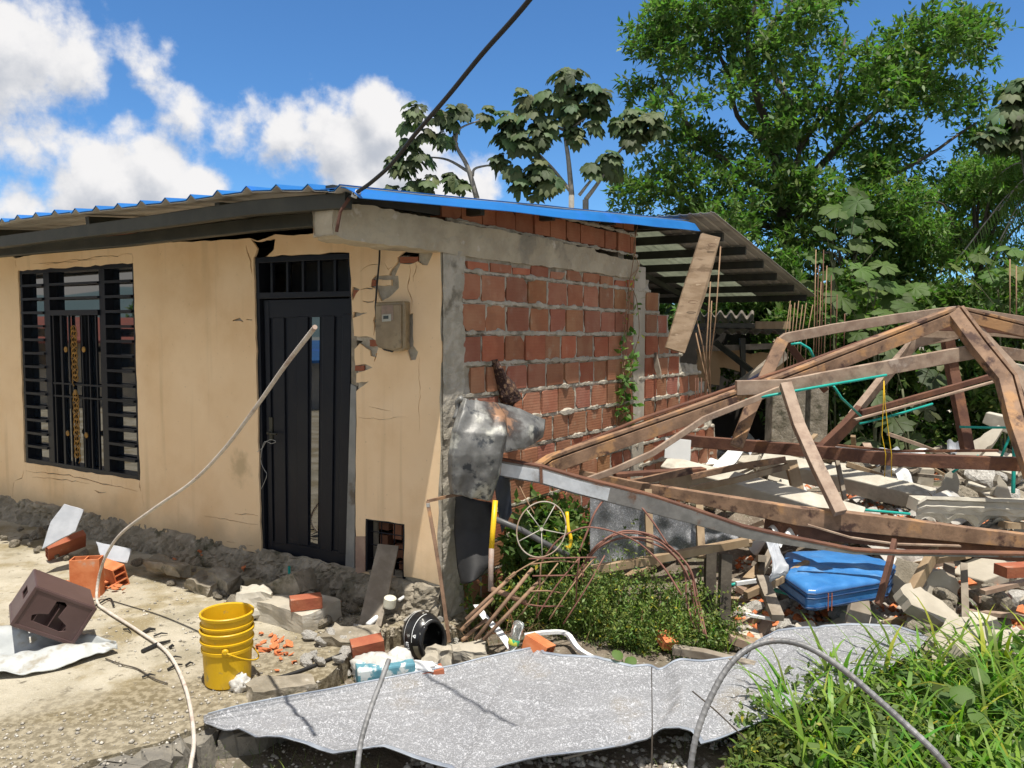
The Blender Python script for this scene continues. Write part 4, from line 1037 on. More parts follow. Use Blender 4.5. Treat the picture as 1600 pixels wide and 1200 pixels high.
scatter([(85,915),(110,905),(115,930),(88,932)], .01, 8, .02, .04, 'shard', 'small orange brick chip left of the standing hollow brick', 'chips left of the standing brick', 'brick shard', 'shard')
scatter([(158,895),(195,900),(195,922),(160,930)], .03, 9, .03, .06, 'shard', 'orange brick fragment right of the standing hollow brick', 'fragments right of the standing brick', 'brick shard', 'shard')
scatter([(640,930),(700,930),(720,960),(660,985),(600,960)], .03, 14, .03, .09, 'rock', 'grey mortar lump by the helmet and rusty rod', 'lumps by the helmet', 'rubble', 'rubbleconc')
scatter([(200,885),(560,950),(550,985),(400,965),(240,915)], .02, 26, .03, .085, 'rock', 'dusty grey lump along the foot of the house wall', 'lumps along the wall foot', 'rubble', 'dirty_conc')
scatter([(60,800),(200,838),(400,882),(560,915),(640,925),(560,960),(400,925),(220,880),(50,838)], .06, 30, .02, .055, 'rock', 'brown-grey footing rubble crumbling out below the cream wall', 'footing rubble below the cream wall', 'rubble', 'dirty_conc', ex=1.2)
scatter([(240,835),(400,875),(560,905),(560,925),(400,895),(240,850)], .12, 16, .02, .045, 'shard', 'small brick bit stuck in the footing below the cream wall', 'brick bits in the footing', 'brick shard', 'redbrick' if 'redbrick' in M else 'shard')
scatter([(0,810),(60,835),(200,890),(180,900),(0,845)], .04, 18, .03, .09, 'rock', 'dark grey lump along the wall foot under the window', 'lumps under the window', 'rubble', 'dirty_conc')
scatter([(700,1000),(760,1010),(750,1040),(690,1050),(640,1060)], .02, 10, .03, .07, 'rock', 'grey stone beside the patterned zinc sheet edge', 'stones beside the sheet edge', 'rubble', 'rubbleconc')
# pebbles and crumbs nobody could count
def gravel(reg, n, s0, s1, m, name, lab, seed, z0=0):
    r2 = np.random.default_rng(seed); V = []; F = []; C = []; k = 0
    base = np.array([(1,0,0),(-1,0,0),(0,1,0),(0,-1,0),(0,0,.7),(0,0,-.7)], float)
    fc = np.array([(0,2,4),(2,1,4),(1,3,4),(3,0,4),(2,0,5),(1,2,5),(3,1,5),(0,3,5)])
    us = [p[0] for p in reg]; vs = [p[1] for p in reg]
    while k < n:
        u, v = r2.uniform(min(us), max(us)), r2.uniform(min(vs), max(vs))
        if not inpoly(u, v, reg): continue
        p = gz(u, v, -.05); 
        h = 0 if inpoly(p.x, p.y, SLAB2) else ground_h(p.x, p.y)
        p = gz(u, v, h); s = s0+(s1-s0)*r2.random()**3
        a = r2.uniform(0, 6.28); ca, sa = math.cos(a), math.sin(a)
        q = (base*(1+r2.uniform(-.35, .35, base.shape)))*s; q = q@np.array([[ca, sa, 0], [-sa, ca, 0], [0, 0, 1]])
        V.append(q+np.array([p.x, p.y, h+s*.3+z0])); F.append(fc+6*k); g_ = r2.uniform(.55, 1.15); C.append(np.tile([g_, g_*.97, g_*.92], (8, 1))); k += 1
    o = fast_mesh(name, np.concatenate(V), np.concatenate(F), np.concatenate(C), M[m]); return tag(o, lab, 'gravel', kind='stuff')
gravel([(760,1160),(1090,1150),(1200,1130),(1350,1200),(1500,1300),(500,1300),(640,1190)], 5200, .006, .028, 'rubbleconc', 'gravel', 'loose grey gravel in front of the patterned sheet', 1)
gravel([(150,880),(560,960),(640,1010),(560,1040),(320,1100),(120,1010),(0,960)], 900, .003, .013, 'rubbleconc', 'grit', 'fine grit and crumbs scattered on the paving', 2)
gravel([(1150,880),(1600,930),(1600,1010),(1150,1020)], 5000, .012, .05, 'rubbleconc', 'rubble_crumbs', 'small mixed rubble crumbs around the mattress', 3, .03)
gravel([(1230,740),(1640,700),(1640,870),(1300,830)], 4500, .014, .06, 'rubbleconc', 'rubble_crumbs', 'small mixed rubble crumbs on the mound behind the steel', 4, .03)
gravel([(1150,880),(1600,900),(1600,1000),(1150,1010)], 1500, .012, .045, 'shard', 'brick_crumbs', 'orange brick crumbs around the mattress', 5, .04)
gravel([(1060,640),(1640,700),(1640,860),(1200,800)], 2600, .02, .06, 'shard', 'brick_crumbs', 'orange brick crumbs on the mound behind the steel', 6, .04)
gravel([(440,900),(700,900),(720,1000),(560,1000),(440,980)], 1800, .005, .026, 'dirty_conc', 'dust_crumbs', 'crumbled mortar at the foot of the door', 7)
gravel([(0,1130),(480,1060),(640,1080),(500,1300),(0,1300)], 1300, .004, .015, 'rubbleconc', 'gravel', 'small stones along the broken kerb', 8)

# loose timbers, slabs and sheet scraps piled under and behind the truss
def litter(reg, n, kind, lab, group, cat, name, seed, zoff=.25, ls=(.4, 1.1)):
    r3 = random.Random(seed); k = 0; us = [p[0] for p in reg]; vs = [p[1] for p in reg]
    while k < n:
        u, v = r3.uniform(min(us), max(us)), r3.uniform(min(vs), max(vs))
        if not inpoly(u, v, reg): continue
        p = gz(u, v, zoff*.5); p.z = ground_h(p.x, p.y)+r3.uniform(.03, zoff); a = r3.uniform(0, 3.14); tl = r3.uniform(-.6, .6)*(.6 if kind != 'timber' else 1); L = r3.uniform(*ls)
        d = Vector((math.cos(a)*math.cos(tl), math.sin(a)*math.cos(tl), math.sin(tl)))*L/2; mb = MB()
        if kind == 'timber': mb.beam([p-d, p+d*.2+Vector((0,0,r3.uniform(-.01,.01))), p+d], r3.uniform(.04, .09), r3.uniform(.025, .05)); mt = r3.choice(['wood', 'wood_grey', 'wood_grey', 'rust_grey'])
        elif kind == 'slab':
            n_ = Vector((r3.uniform(-.5, .5), r3.uniform(-.8, -.1), 1)).normalized(); ax = n_.cross(Vector((math.cos(a), math.sin(a), .1))).normalized(); ay = n_.cross(ax)
            pg = [(math.cos(q)*L*r3.uniform(.28, .5), math.sin(q)*L*r3.uniform(.18, .34)) for q in [i*6.283/6 for i in range(6)]]
            mb.plate(jitter_line(pg, .04, .01, k), [], lambda x, y, o: p+ax*x+ay*y+n_*o, -r3.uniform(.04, .09), 0); mt = r3.choice(['concrete', 'pale_concrete', 'dirty_conc', 'concrete'])
        else:
            n_ = Vector((r3.uniform(-.6, .6), r3.uniform(-.8, .2), 1)).normalized(); ax = n_.cross(Vector((math.cos(a), math.sin(a), .1))).normalized(); ay = n_.cross(ax)
            mb.shell(lambda t, w: p+ax*(t-.5)*L+ay*(w-.5)*L*.5+n_*(.05*math.sin(t*6+k)+.03*math.sin(w*7)), 14, 8, (0, 0, .004)); mt = r3.choice(['zinc_under', 'white', 'palegrey', 'zincsheet'])
        tag(mb.build(name, M[mt]), lab, cat, group); k += 1
litter([(960,720),(1060,700),(1240,730),(1240,790),(1000,760)], 25, 'timber', 'broken timber piled between the brick wall and the leaning truss leg', 'broken timbers by the brick wall', 'timber', 'broken_timber', 1, .35)
litter([(1080,700),(1230,700),(1240,780),(1100,780)], 14, 'slab', 'broken concrete slab piece lying between the brick wall and the leaning truss leg', 'slab pieces by the brick wall', 'slab', 'concrete_fragment', 2, .3)
litter([(1260,720),(1600,700),(1600,760),(1300,780)], 25, 'timber', 'broken timber lying on the mound behind the slim concrete beams', 'broken timbers on the mound', 'timber', 'broken_timber', 3, .3)
litter([(1460,640),(1600,640),(1620,780),(1500,780)], 22, 'slab', 'broken concrete slab piece on the mound beneath the right truss leg', 'slab pieces on the mound', 'slab', 'concrete_fragment', 4, .45)
litter([(1280,760),(1440,780),(1420,820),(1300,810)], 12, 'timber', 'splintered timber lying on the shards left of the cornice', 'splintered timbers by the cornice', 'timber', 'broken_timber', 5, .2, (.3, .8))
litter([(1400,880),(1620,860),(1620,980),(1440,990)], 19, 'slab', 'broken concrete slab piece among the rubble at the right edge', 'slab pieces at the right edge', 'slab', 'concrete_fragment', 6, .3, (.3, .7))
litter([(1150,900),(1300,940),(1440,950),(1420,1000),(1180,990)], 16, 'slab', 'small broken slab piece in front of the blue mattress', 'slab pieces before the mattress', 'slab', 'concrete_fragment', 7, .10, (.15, .4))
litter([(1150,880),(1300,930),(1440,950),(1420,1000),(1180,990)], 12, 'timber', 'broken lath lying in the rubble in front of the blue mattress', 'laths before the mattress', 'timber', 'broken_lath', 8, .14, (.2, .6))
litter([(1180,840),(1330,830),(1600,850),(1600,880),(1400,870)], 16, 'sheet', 'bent scrap of sheet metal jammed under the long steel beams', 'sheet scraps under the steel', 'sheet', 'sheet_scrap', 9, .35, (.3, .8))
litter([(1060,730),(1240,740),(1400,760),(1400,790),(1100,770)], 12, 'sheet', 'bent scrap of sheet metal lying behind the thick concrete beam', 'sheet scraps behind the beam', 'sheet', 'sheet_scrap', 10, .3, (.3, .8))
litter([(930,740),(1060,740),(1060,860),(930,860)], 12, 'timber', 'dark broken timber stacked behind the patterned panels', 'broken timbers behind the panels', 'timber', 'broken_timber', 11, .3)
litter([(960,760),(1160,740),(1240,800),(1150,830),(1000,800)], 14, 'timber', 'dark splintered timber in the shade under the thick concrete beam', 'dark timbers under the concrete beam', 'timber', 'broken_timber', 21, .3, (.3, .9))
litter([(1170,850),(1240,850),(1240,930),(1150,930)], 10, 'timber', 'broken timber in the dark hollow left of the blue mattress', 'timbers in the hollow left of the mattress', 'timber', 'broken_timber', 22, .4, (.2, .6))
litter([(1240,700),(1420,700),(1600,700),(1600,760),(1260,790)], 22, 'timber', 'thin dark lath in the heap under the truss arch', 'thin laths under the truss arch', 'timber', 'broken_lath', 31, .45, (.3, .9))
litter([(1100,690),(1400,700),(1600,720),(1600,830),(1240,800)], 16, 'sheet', 'twisted tin scrap in the heap under the truss arch', 'tin scraps under the truss arch', 'sheet', 'tin_scrap', 32, .45, (.25, .6))
litter([(1400,850),(1600,860),(1600,920),(1420,920)], 14, 'timber', 'splintered timber sticking out of the rubble at the right edge', 'timbers at the right edge', 'timber', 'broken_timber', 23, .4, (.3, .9))
gravel([(960,700),(1240,720),(1640,690),(1640,860),(1200,800),(960,800)], 5000, .02, .08, 'dirty_conc', 'dark_rubble', 'dark earthy rubble crumbs under the collapsed roof', 24, .02)
scatter([(1240,700),(1600,690),(1640,830),(1300,820)], .25, 50, .05, .17, 'rock', 'dirty concrete chunk heaped on the mound under the truss', 'dirty chunks under the truss', 'rubble', 'dirty_conc')
scatter([(1400,860),(1620,860),(1620,980),(1430,985)], .22, 26, .06, .15, 'rock', 'dirty dark chunk in the rubble right of the blue mattress', 'dirty chunks right of the mattress', 'rubble', 'dirty_conc')
# ornate cornice: moulded balustrade piece with scalloped underside
cn = MB(); Yc_ = 6.3; cA = at(1425, 797, Yc_); cB = at(1645, 806, Yc_-.1); Lc = (cB-cA).length; dx = (cB-cA).normalized(); dn = Vector((dx.y, -dx.x, 0)).normalized()
if dn.y > 0: dn = -dn
prof = [(.10, .115, 0), (.11, .095, 0), (.085, .085, 0), (.085, .065, 0), (.105, .05, 0), (.10, .03, .3), (.075, .015, .5), (.085, -.01, .8), (.06, -.03, 1), (.05, -.06, 1), (.02, -.075, 1)]
def cor(t, w):
    k_ = w*(len(prof)-1); i = min(int(k_), len(prof)-2); f = k_-i
    o, z, sc_ = [prof[i][j]*(1-f)+prof[i+1][j]*f for j in range(3)]
    x = t*Lc; ph = (x/.25) % 1.0; arch = abs(math.sin(math.pi*ph))
    z2 = z*1.25+sc_*(.095*arch-.045); e = .006*nz((x, z), 12)
    if t < .06: z2 *= .6+t*6
    return cA+dx*x+dn*(o+e)+Vector((0, 0, z2+e))
cn.grid(cor, 150, 30)
cn.plate([(0, .0), (Lc, .0), (Lc, .112), (0.02, .10)], [], lambda x, z, o: cA+dx*x+dn*o+Vector((0, 0, z)), -.12, .09)
co = cn.build('moulded_coping', M['pale_concrete'], smooth=False, fix=True); tag(co, 'ornate moulded concrete cornice with scalloped arches lying on the rubble at right', 'cornice')

# mossy pillars behind the frame
for (u0, u1, v0, v1, Y, lab, sd_) in [(1202,1234,606,745,9.0,'left mossy concrete pillar standing behind the rusty truss',1),(1236,1256,600,735,9.2,'narrow mossy concrete pillar touching its wider neighbour',2),(1262,1290,596,705,9.8,'short mossy concrete pillar nearest the bushes',3)]:
    a, c_ = at(u0, v0, Y), at(u1, v0, Y); w_ = (c_-a).length; top = a.z; mb = MB()
    mb.box(((a.x+c_.x)/2, Y, (top-.3)/2), (w_/2, 0, 0), (0, w_/2, 0), (0, 0, (top+.3)/2))
    tag(mb.build('concrete_post', M['dirty_conc'], bevel=.01), lab, 'pillar')

# wooden board hanging from rear roof
bd = MB(); q = [at(1097,364,7.6), at(1126,371,7.6), at(1103,460,7.5), at(1070,552,7.35), at(1041,543,7.3), at(1072,440,7.5)]
n_ = (q[2]-q[0]).cross(q[4]-q[0]).normalized(); n_ = n_ if n_.y < 0 else -n_
bd.add(q+[p-n_*.035 for p in q], [tuple(range(6)), tuple(range(11, 5, -1))]+[(i, (i+1) % 6, (i+1) % 6+6, i+6) for i in range(6)])
M['board'] = mat('rough brown board', (.24,.165,.10), (.34,.25,.165), scale=4, rough=.85, bump=.4, bscale=30, c3=(.17,.115,.07), c3scale=3.5, c4=(.42,.32,.22), c4scale=10, bdist=.004, stretch=(1,1,3))
bo = bd.build('hanging_board', M['board'], bevel=.003); tag(bo, 'wide brown wooden board hanging diagonally from the rear roof', 'board')
kn = MB()
for (u, v, r_) in ((1082,472,.045),(1112,383,.04)):
    c_ = at(u, v, 7.43 if v > 400 else 7.57); 
    kn.tube([c_+Vector((math.cos(t)*r_, -.02, math.sin(t)*r_*.3)) for t in [i*.45 for i in range(13)]], .0018, 5)
kn.build('knot_marks', M['rust_dark'], bo)

# reinforcement bars standing up
def rod(pts, r=.006, m='rust_dark', lab='', cat='rebar', name='rebar', group=None, parent=None, n=6, smooth=True):
    o = MB().tube(P(*pts) if len(pts[0]) == 3 and isinstance(pts[0], tuple) else pts, r, n).build(name, M[m], parent, smooth=smooth)
    if parent is None: tag(o, lab, cat, group)
    return o
M['rust_tan'] = mat('tan rusty bar', (.25,.155,.09), (.34,.22,.13), scale=8, rough=.8, bump=.2)
for i, pts in enumerate([[(1126,385,7.5),(1118,500,7.5),(1098,650,7.5)],[(1110,440,7.4),(1104,540,7.4),(1100,650,7.5)],[(1088,498,7.5),(1098,540,7.5),(1106,600,7.5),(1116,650,7.5)],[(1112,470,7.7),(1108,560,7.7),(1112,650,7.6)],[(1087,520,7.5),(1100,580,7.5),(1118,640,7.5)]]):
    rod(pts, .0065, 'rust_tan', 'tan reinforcement bar fanned out in the bundle beside the hanging board', group='bars beside the hanging board')
for i, u in enumerate((1234,1239,1244,1249,1254,1228,1262)):
    rod([(u-6, 600, 9.0), (u-2, 530, 9.0), (u+2+i, 476-3*(i % 3), 9.0)], .0055, 'rust_tan', 'thin bar rising from the mossy pillar behind the truss', group='bars above the mossy pillar')
for i, u in enumerate((1272,1276,1280,1284,1289)):
    rod([(u-4, 640, 9.8), (u, 520, 9.8), (u+3, 390+25*(i % 3), 9.8)], .006, 'rust_dark' if i % 2 else 'rust_tan', 'tall thin bar rising above the short mossy pillar', group='tall bars above the short pillar')
for i, u in enumerate((1297,1306,1318)):
    rod([(u, 560, 9.9), (u+2, 430+30*i, 9.9)], .007, 'rust_dark', 'lone thin bar standing before the big-leaved plants', group='lone bars before the big-leaved plants')
for i, u in enumerate((1086,1090,1095,1103)):
    rod([(u, 660, 8.2), (u+1, 590, 8.2)], .007, 'rust_dark', 'short bar stub at the broken end of the brick wall', group='bar stubs at the wall end')
for i, u in enumerate((1578,1588)):
    rod([(u, 520, 9.5), (u, 405+10*i, 9.5)], .008, 'rust_tan', 'thin bar standing at the far right above the truss', group='bars at the far right')
# teal conduit
def conduit(pts, lab, r=.011): rod(pts, r, 'teal', lab, 'conduit', 'electrical_conduit', n=10)
conduit([(1165,625,6.0),(1235,612,6.05),(1385,586,6.2)], 'straight teal conduit tied under the middle truss member')
conduit([(1236,538,6.6),(1250,536,6.6),(1265,545,6.6),(1273,562,6.6)], 'curved teal conduit loop below the left truss corner')
conduit([(1303,604,6.7),(1315,622,6.8),(1345,650,7.0)], 'bent dark teal conduit hanging to the crossing beams')
conduit([(1343,662,7.1),(1400,648,7.2),(1457,631,7.3)], 'thin teal conduit under the long far bar')
conduit([(1499,667,6.9),(1540,668,6.8),(1578,668,6.7)], 'horizontal teal conduit stub by the tilted slab')
conduit([(1582,662,6.7),(1585,700,6.6),(1583,770,6.4)], 'upright teal conduit beside the right truss leg', .016)
conduit([(1585,664,6.7),(1562,720,6.7)], 'slanting teal conduit crossing behind the upright one')
conduit([(1488,738,6.9),(1500,730,6.9),(1528,712,7.1)], 'short teal conduit sticking out of the wedge slab')
conduit([(1320,794,6.3),(1422,803,6.2)], 'thin teal conduit lying on the brick shards')
conduit([(1210,922,5.5),(1242,930,5.3)], 'short teal conduit left of the blue mattress', .014)
conduit([(1138,915,5.6),(1155,911,5.6)], 'tiny teal conduit end behind the weeds', .012)
# yellow wires hanging
for dx_, lab in ((0, 'thin yellow wire hanging from the teal conduit, left strand'), (9, 'thin yellow wire hanging from the teal conduit, right strand')):
    rod([(1381, 590, 6.2), (1380+dx_*.3, 630, 6.2), (1378+dx_*1.2, 680, 6.2), (1384+dx_, 710, 6.2), (1382+dx_*1.2, 745, 6.2)], .0035, 'yellow_tube', lab, 'wire', 'yellow_wire')

# rear shed ruin
M['shed_tin'] = mat('dull brown-grey tin', (.12,.10,.085), (.19,.165,.14), scale=5, rough=.7, bump=.3)
shed = thing('ruined_shed', 'dark half-collapsed shed with corrugated roof behind the brick wall end', 'shed', (2.9, 11.0, 0))
mb = MB(); mb.shell(lambda t, w: at(1088+90*t, 506-16*w, 11.0+1.2*w)+Vector((0, 0, .045*math.sin(t*34))), 90, 4, (0, 0, .01)); mb.build('corrugated_sheet', M['shed_tin'], shed)
mb = MB(); mb.shell(lambda t, w: at(1092+150*t, 520, 10.6)+Vector((0, 1.6*w, .12*w+.03*math.sin(t*50))), 120, 4, (0, 0, .01)); mb.build('lower_sheet', M['shed_tin'], shed)
MB().beam(P((1180,508,10.5),(1235,508,10.4)), .08, .10).build('fascia', M['wood'], shed)
MB().beam(P((1090,508,10.5),(1178,509,10.5)), .08, .06).build('purlin', M['dark_steel'], shed)
MB().beam(P((1095,545,10.9),(1225,540,10.9)), .06, .08).build('rail', M['wood_grey'], shed)
MB().beam(P((1118,535,10.6),(1185,588,10.2)), .06, .07).build('brace', M['dark_steel'], shed)
MB().beam(P((1160,528,10.8),(1161,590,10.8)), .06, .07, up=(1,0,0)).build('post', M['dark_steel'], shed)
M['ochre'] = mat('ochre wall', (.40,.26,.14), (.46,.31,.17), scale=2, bump=.2)
fs_ = lambda x, z, o: Vector((x, 11.2+o, z))
def sx(u, v): p = at(u, v, 11.2); return (p.x, p.z)
MB().plate(jitter_line([sx(1118,538), sx(1160,540), sx(1162,572), sx(1156,580), sx(1120,574)], .1, .02, 1), [], fs_, 0, .05).build('wall_panel', M['ochre'], shed)
MB().plate(jitter_line([sx(1163,552), sx(1225,550), sx(1225,582), sx(1166,590)], .1, .02, 2), [], fs_, 0, .05).build('wall_panel', M['ochre'], shed)
MB().plate(jitter_line([sx(1084,545), sx(1100,542), sx(1118,545), sx(1118,600), sx(1086,600)], .1, .02, 3), [], fs_, -.2, -.15).build('wall_panel', M['ochre'], shed)
MB().plate([(1.5,-.2),(4.2,-.2),(4.2,2.0),(1.5,2.0)], [], lambda x, z, o: Vector((x, 12.6+o, z)), 0, .05).build('back_wall', mat('shade-dark boards', (.02,.018,.015), (.035,.03,.025)), shed)  # near-black colour stands in for the shade inside the shed
mb = MB(); mb.shell(lambda t, w: at(1140+75*t, 612-40*t-8*w, 9.6+.5*w), 8, 3, (0, 0, .01)); tag(mb.build('fallen_sheet', mat('dark navy sheet', (.012,.016,.045), (.02,.025,.06), rough=.5)), 'dark navy roof sheet fallen behind the wall end', 'sheet')
MB().beam(P((1150,608,9.8),(1190,580,9.9),(1225,552,10.0)), .1, .14).build('x', M['wood_grey']); tag(bpy.data.objects['x'], 'grey timber lying along the fallen navy sheet', 'timber'); bpy.data.objects['x'].name = 'timber'
# ------------------------------------------------------------------ things on and around the paving
def curve(pts, sub=6):
    """Catmull-Rom through points"""
    P_ = [Vector(p) for p in pts]; P_ = [P_[0]*2-P_[1]]+P_+[P_[-1]*2-P_[-2]]; out = []
    for i in range(1, len(P_)-2):
        a, b, c, d = P_[i-1:i+3]
        for j in range(sub):
            t = j/sub; out.append(.5*((2*b)+(c-a)*t+(2*a-5*b+4*c-d)*t*t+(3*b-a-3*c+d)*t**3))
    out.append(P_[-2]); return out
def resamp(pts, step):
    out = [pts[0]]; acc = 0
    for a, b in zip(pts, pts[1:]):
        L = (b-a).length
        if L == 0: continue
        t = step-acc
        while t <= L: out.append(a.lerp(b, t/L)); t += step
        acc = L-(t-step)
    return out
def ribbed(pts, r, m, lab, group=None):
    """deformed reinforcing bar: helical ribs, tapered cut end"""
    c = resamp(curve(pts, 12), .008); n = len(c); fr = MB().frames(c, (0.02, .9, .1)); K = 14; vs = []; fs = []
    for i, (p, a, b) in enumerate(fr):
        for j in range(K):
            th = 2*math.pi*j/K; ph = (i*.008/.024+ (math.sin(th)*.32)) % 1.0
            rad = r*(1.08 if ph < .26 else .97); 
            vs.append(p+(a*math.cos(th)+b*math.sin(th))*rad)
    for i in range(n-1):
        for j in range(K): fs.append((i*K+j, i*K+(j+1) % K, (i+1)*K+(j+1) % K, (i+1)*K+j))
    fs += [tuple(reversed(range(K))), tuple((n-1)*K+j for j in range(K))]
    o = MB().add(vs, fs).build('reinforcement_bar', M[m], smooth=False); return tag(o, lab, 'rebar', group)
ribbed(P((1072,1260,2.35),(1078,1205,2.35),(1088,1150,2.38),(1108,1095,2.42),(1138,1042,2.47),(1172,1012,2.5),(1215,1001,2.5),(1262,1011,2.46),(1312,1042,2.4),(1362,1084,2.34),(1415,1132,2.28),(1465,1180,2.22),(1510,1240,2.18)), .0100, 'rebar', 'grey ribbed steel bar bent in a big arch in the right foreground')
ribbed(P((552,1270,2.55),(558,1205,2.6),(565,1155,2.66),(580,1105,2.74),(595,1065,2.82),(608,1030,2.9)), .0095, 'rebar', 'short grey ribbed bar rising in front of the patterned sheet')
gp = lambda u, v, h=.02: gz(u, v, h)
ribbed([gp(296,1270,.03), gp(297,1205,.03), gp(303,1150,.03), gp(290,1075), gp(262,1020), gp(215,985), gp(168,955), gp(152,940,.03), at(154,905,5.42), at(166,868,5.35), at(190,833,5.2), at(240,795,4.95), at(300,753,4.6), at(350,702,4.25), at(400,636,3.8), at(445,572,3.4), at(493,510,3.05)], .0098, 'rebar_pale', 'long pale ribbed bar curving up from the paving across the cream wall')
# overhead cable
o = MB().tube(curve(P((546,309,4.30),(560,299,4.2),(580,285,4.1),(612,256,3.95),(650,208,3.75),(700,150,3.5),(752,86,3.3),(800,32,3.15),(835,-10,3.05),(930,-130,2.8)), 6), [.016]*3+[.0115]*60, 8).build('power_cable', M['rubber'], smooth=True) if False else None
cpts = curve(P((546,309,4.30),(560,299,4.2),(580,285,4.1),(612,256,3.95),(650,208,3.75),(700,150,3.5),(752,86,3.3),(800,32,3.15),(835,-10,3.05),(930,-130,2.8)), 6)
cab = MB().tube(cpts, .0105, 8).build('power_cable', M['rubber'], smooth=True); tag(cab, 'thick black cable rising from the roof corner into the sky', 'cable')
for k_ in (3, 5):
    MB().tube([cpts[k_]+Vector((0,0,-.015)), cpts[k_]+Vector((.01,0,.012))], .017, 8).build('cable_tie', M['white'], cab)
MB().tube([at(546,309,4.30), at(540,318,4.28), at(532,330,4.27), at(528,350,4.27), at(526,362,4.28)], .010, 6).build('cable_tail', M['rust_dark'], cab)

# electricity meter
mt_ = thing('electricity_meter', 'yellowed clear-fronted electricity meter box fixed to the cream wall right of the door', 'meter', FA(*fac(618,545), 0))
mq = fpx([(597,473),(641,471),(641,546),(630,549),(601,543),(597,536)])
MB().plate(mq, [], FA, .0, .07).build('box', M['meterbox'], mt_, bevel=.008)
sc_ = lambda k, Q: [((x-sum(p[0] for p in Q)/len(Q))*k+sum(p[0] for p in Q)/len(Q), (y-sum(p[1] for p in Q)/len(Q))*k+sum(p[1] for p in Q)/len(Q)) for x, y in Q]
MB().plate(sc_(.9, mq), [], FA, .07, .085).build('cover', M['meterbox'], mt_, bevel=.006)
M['lcd'] = mat('meter label', (.42,.42,.36), (.36,.36,.30), rough=.3)
M['lcd2'] = mat('meter display', (.05,.06,.055), rough=.2)
MB().plate(fpx([(609,478),(627,477),(627,500),(609,501)]), [], FA, .0855, .0865).build('label_plate', mat('red-grey label', (.30,.22,.18), (.24,.19,.15), scale=30), mt_)
MB().plate(fpx([(610,492),(624,491),(624,502),(610,503)]), [], FA, .087, .0885).build('display_frame', M['lcd'], mt_)
MB().plate(fpx([(612,494),(620,493.5),(620,498.5),(612,499)]), [], FA, .089, .090).build('display', M['lcd2'], mt_)
MB().tube([FA(*fac(633,474,.09), .09), FA(*fac(633,543,.09), .09)], .004, 6).build('cover_hinge', M['meterbox'], mt_)
MB().tube([FA(*fac(598,384), .03), FA(*fac(597,410), .03), FA(*fac(593,450), .03), FA(*fac(591,480), .03), FA(*fac(593,515), .035), FA(*fac(598,538), .05), FA(*fac(608,546), .05), FA(*fac(620,549), .05), FA(*fac(632,541), .05)], .0065, 8).build('service_cable', M['rubber'], mt_, smooth=True)
# dangling wire by door handle
hw = [onpl(u, v, CN+N1*.0, N1) for u, v in ((402,706),(410,700),(416,690),(424,687),(431,690),(424,693),(414,690),(409,704),(408,722),(413,734),(417,742),(412,756),(408,764))]
tag(MB().tube(curve(hw, 5), .0022, 5).build('wire', M['wire'], smooth=True), 'thin pale wire looped on the black door handle', 'wire')

# buckets
def bucket(zb, lab, rim=.142, rb_=.122, h=.315, ears=True):
    base = gz(343, 1081, 0.0)+Vector((0, .125, zb)); base.z = zb
    t = thing('bucket', lab, 'bucket', base)
    k_ = lambda z: rb_+(rim-.006-rb_)*z/h
    prof = [(0, .002), (rb_-.008, .002), (rb_, .010), (k_(.19), .19), (k_(.20)+.007, .195), (k_(.215)+.007, .212), (k_(.215), .215), (k_(.245), .245), (k_(.25)+.010, .248), (k_(.255)+.010, .258), (k_(.255), .260), (k_(.29), .290), (rim+.002, .296), (rim+.004, h-.004), (rim, h), (rim-.006, h), (rim-.010, h-.006), (rb_-.006, .014), (0, .012)]
    mb = MB().lathe(base, (0, 0, 1), prof, 56); mb.build('pail', M['yellow'], t, smooth=False)
    bpy.context.view_layer.update()
    if ears:
        a0 = R(-74); e0 = base+Vector((math.cos(a0), math.sin(a0), 0))*(rim+.008)+Vector((0, 0, .225)); e1 = base+Vector((math.cos(a0+math.pi), math.sin(a0+math.pi), 0))*(rim+.006)+Vector((0, 0, .225))
        side = Vector((-math.sin(a0), math.cos(a0), 0)); pts = []
        for i in range(17):
            a = math.pi*i/16; q = e0.lerp(e1, (1-math.cos(a))/2)+side*(math.sin(a)*.165)+Vector((0, 0, -math.sin(a)*.10)); pts.append(q)
        MB().tube(pts, .0045, 8).build('handle', M['yellow'], t, smooth=True)
        MB().lathe(e0-Vector((math.cos(a0), math.sin(a0), 0))*.012, (math.cos(a0), math.sin(a0), 0), [(.0,0),(.018,0),(.018,.010),(.011,.016),(0,.016)], 16, ref=(0,0,1)).build('handle_ear', M['yellow'], t, smooth=False)
    return t
bucket(.0, 'lower yellow plastic bucket with handle standing on the paving')
bucket(.088, 'upper yellow plastic bucket nested inside the lower one', rim=.141, rb_=.118, ears=False)
# crate
cr_ = thing('bottle_crate', 'brown plastic bottle crate tipped over on a white panel at the left edge', 'crate', (-2.75, 4.5, .1))
A_ = Vector((-2.77, 4.40, .454)); Wv = Vector((.24, .18, -.19)); Hv = Vector((-.10, -.05, -.2)); Hv = Hv-Wv*(Hv.dot(Wv)/Wv.length_squared); Hv = Hv.normalized()*.245
Dv = Hv.cross(Wv); Dv = Dv.normalized()*.31; Dv = Dv if Dv.y > 0 else -Dv
def facep(O_, U, V_, holes, th, mb, wobble=0):
    n_ = U.cross(V_).normalized(); mb.plate([(0,0),(1,0),(1,1),(0,1)], holes, lambda x, y, o: O_+U*x+V_*y+n_*o, -th/2, th/2)
Th = [(.40,.16),(.52,.12),(.58,.18),(.56,.50),(.74,.62),(.78,.74),(.70,.80),(.22,.76),(.18,.64),(.26,.56),(.40,.50)]
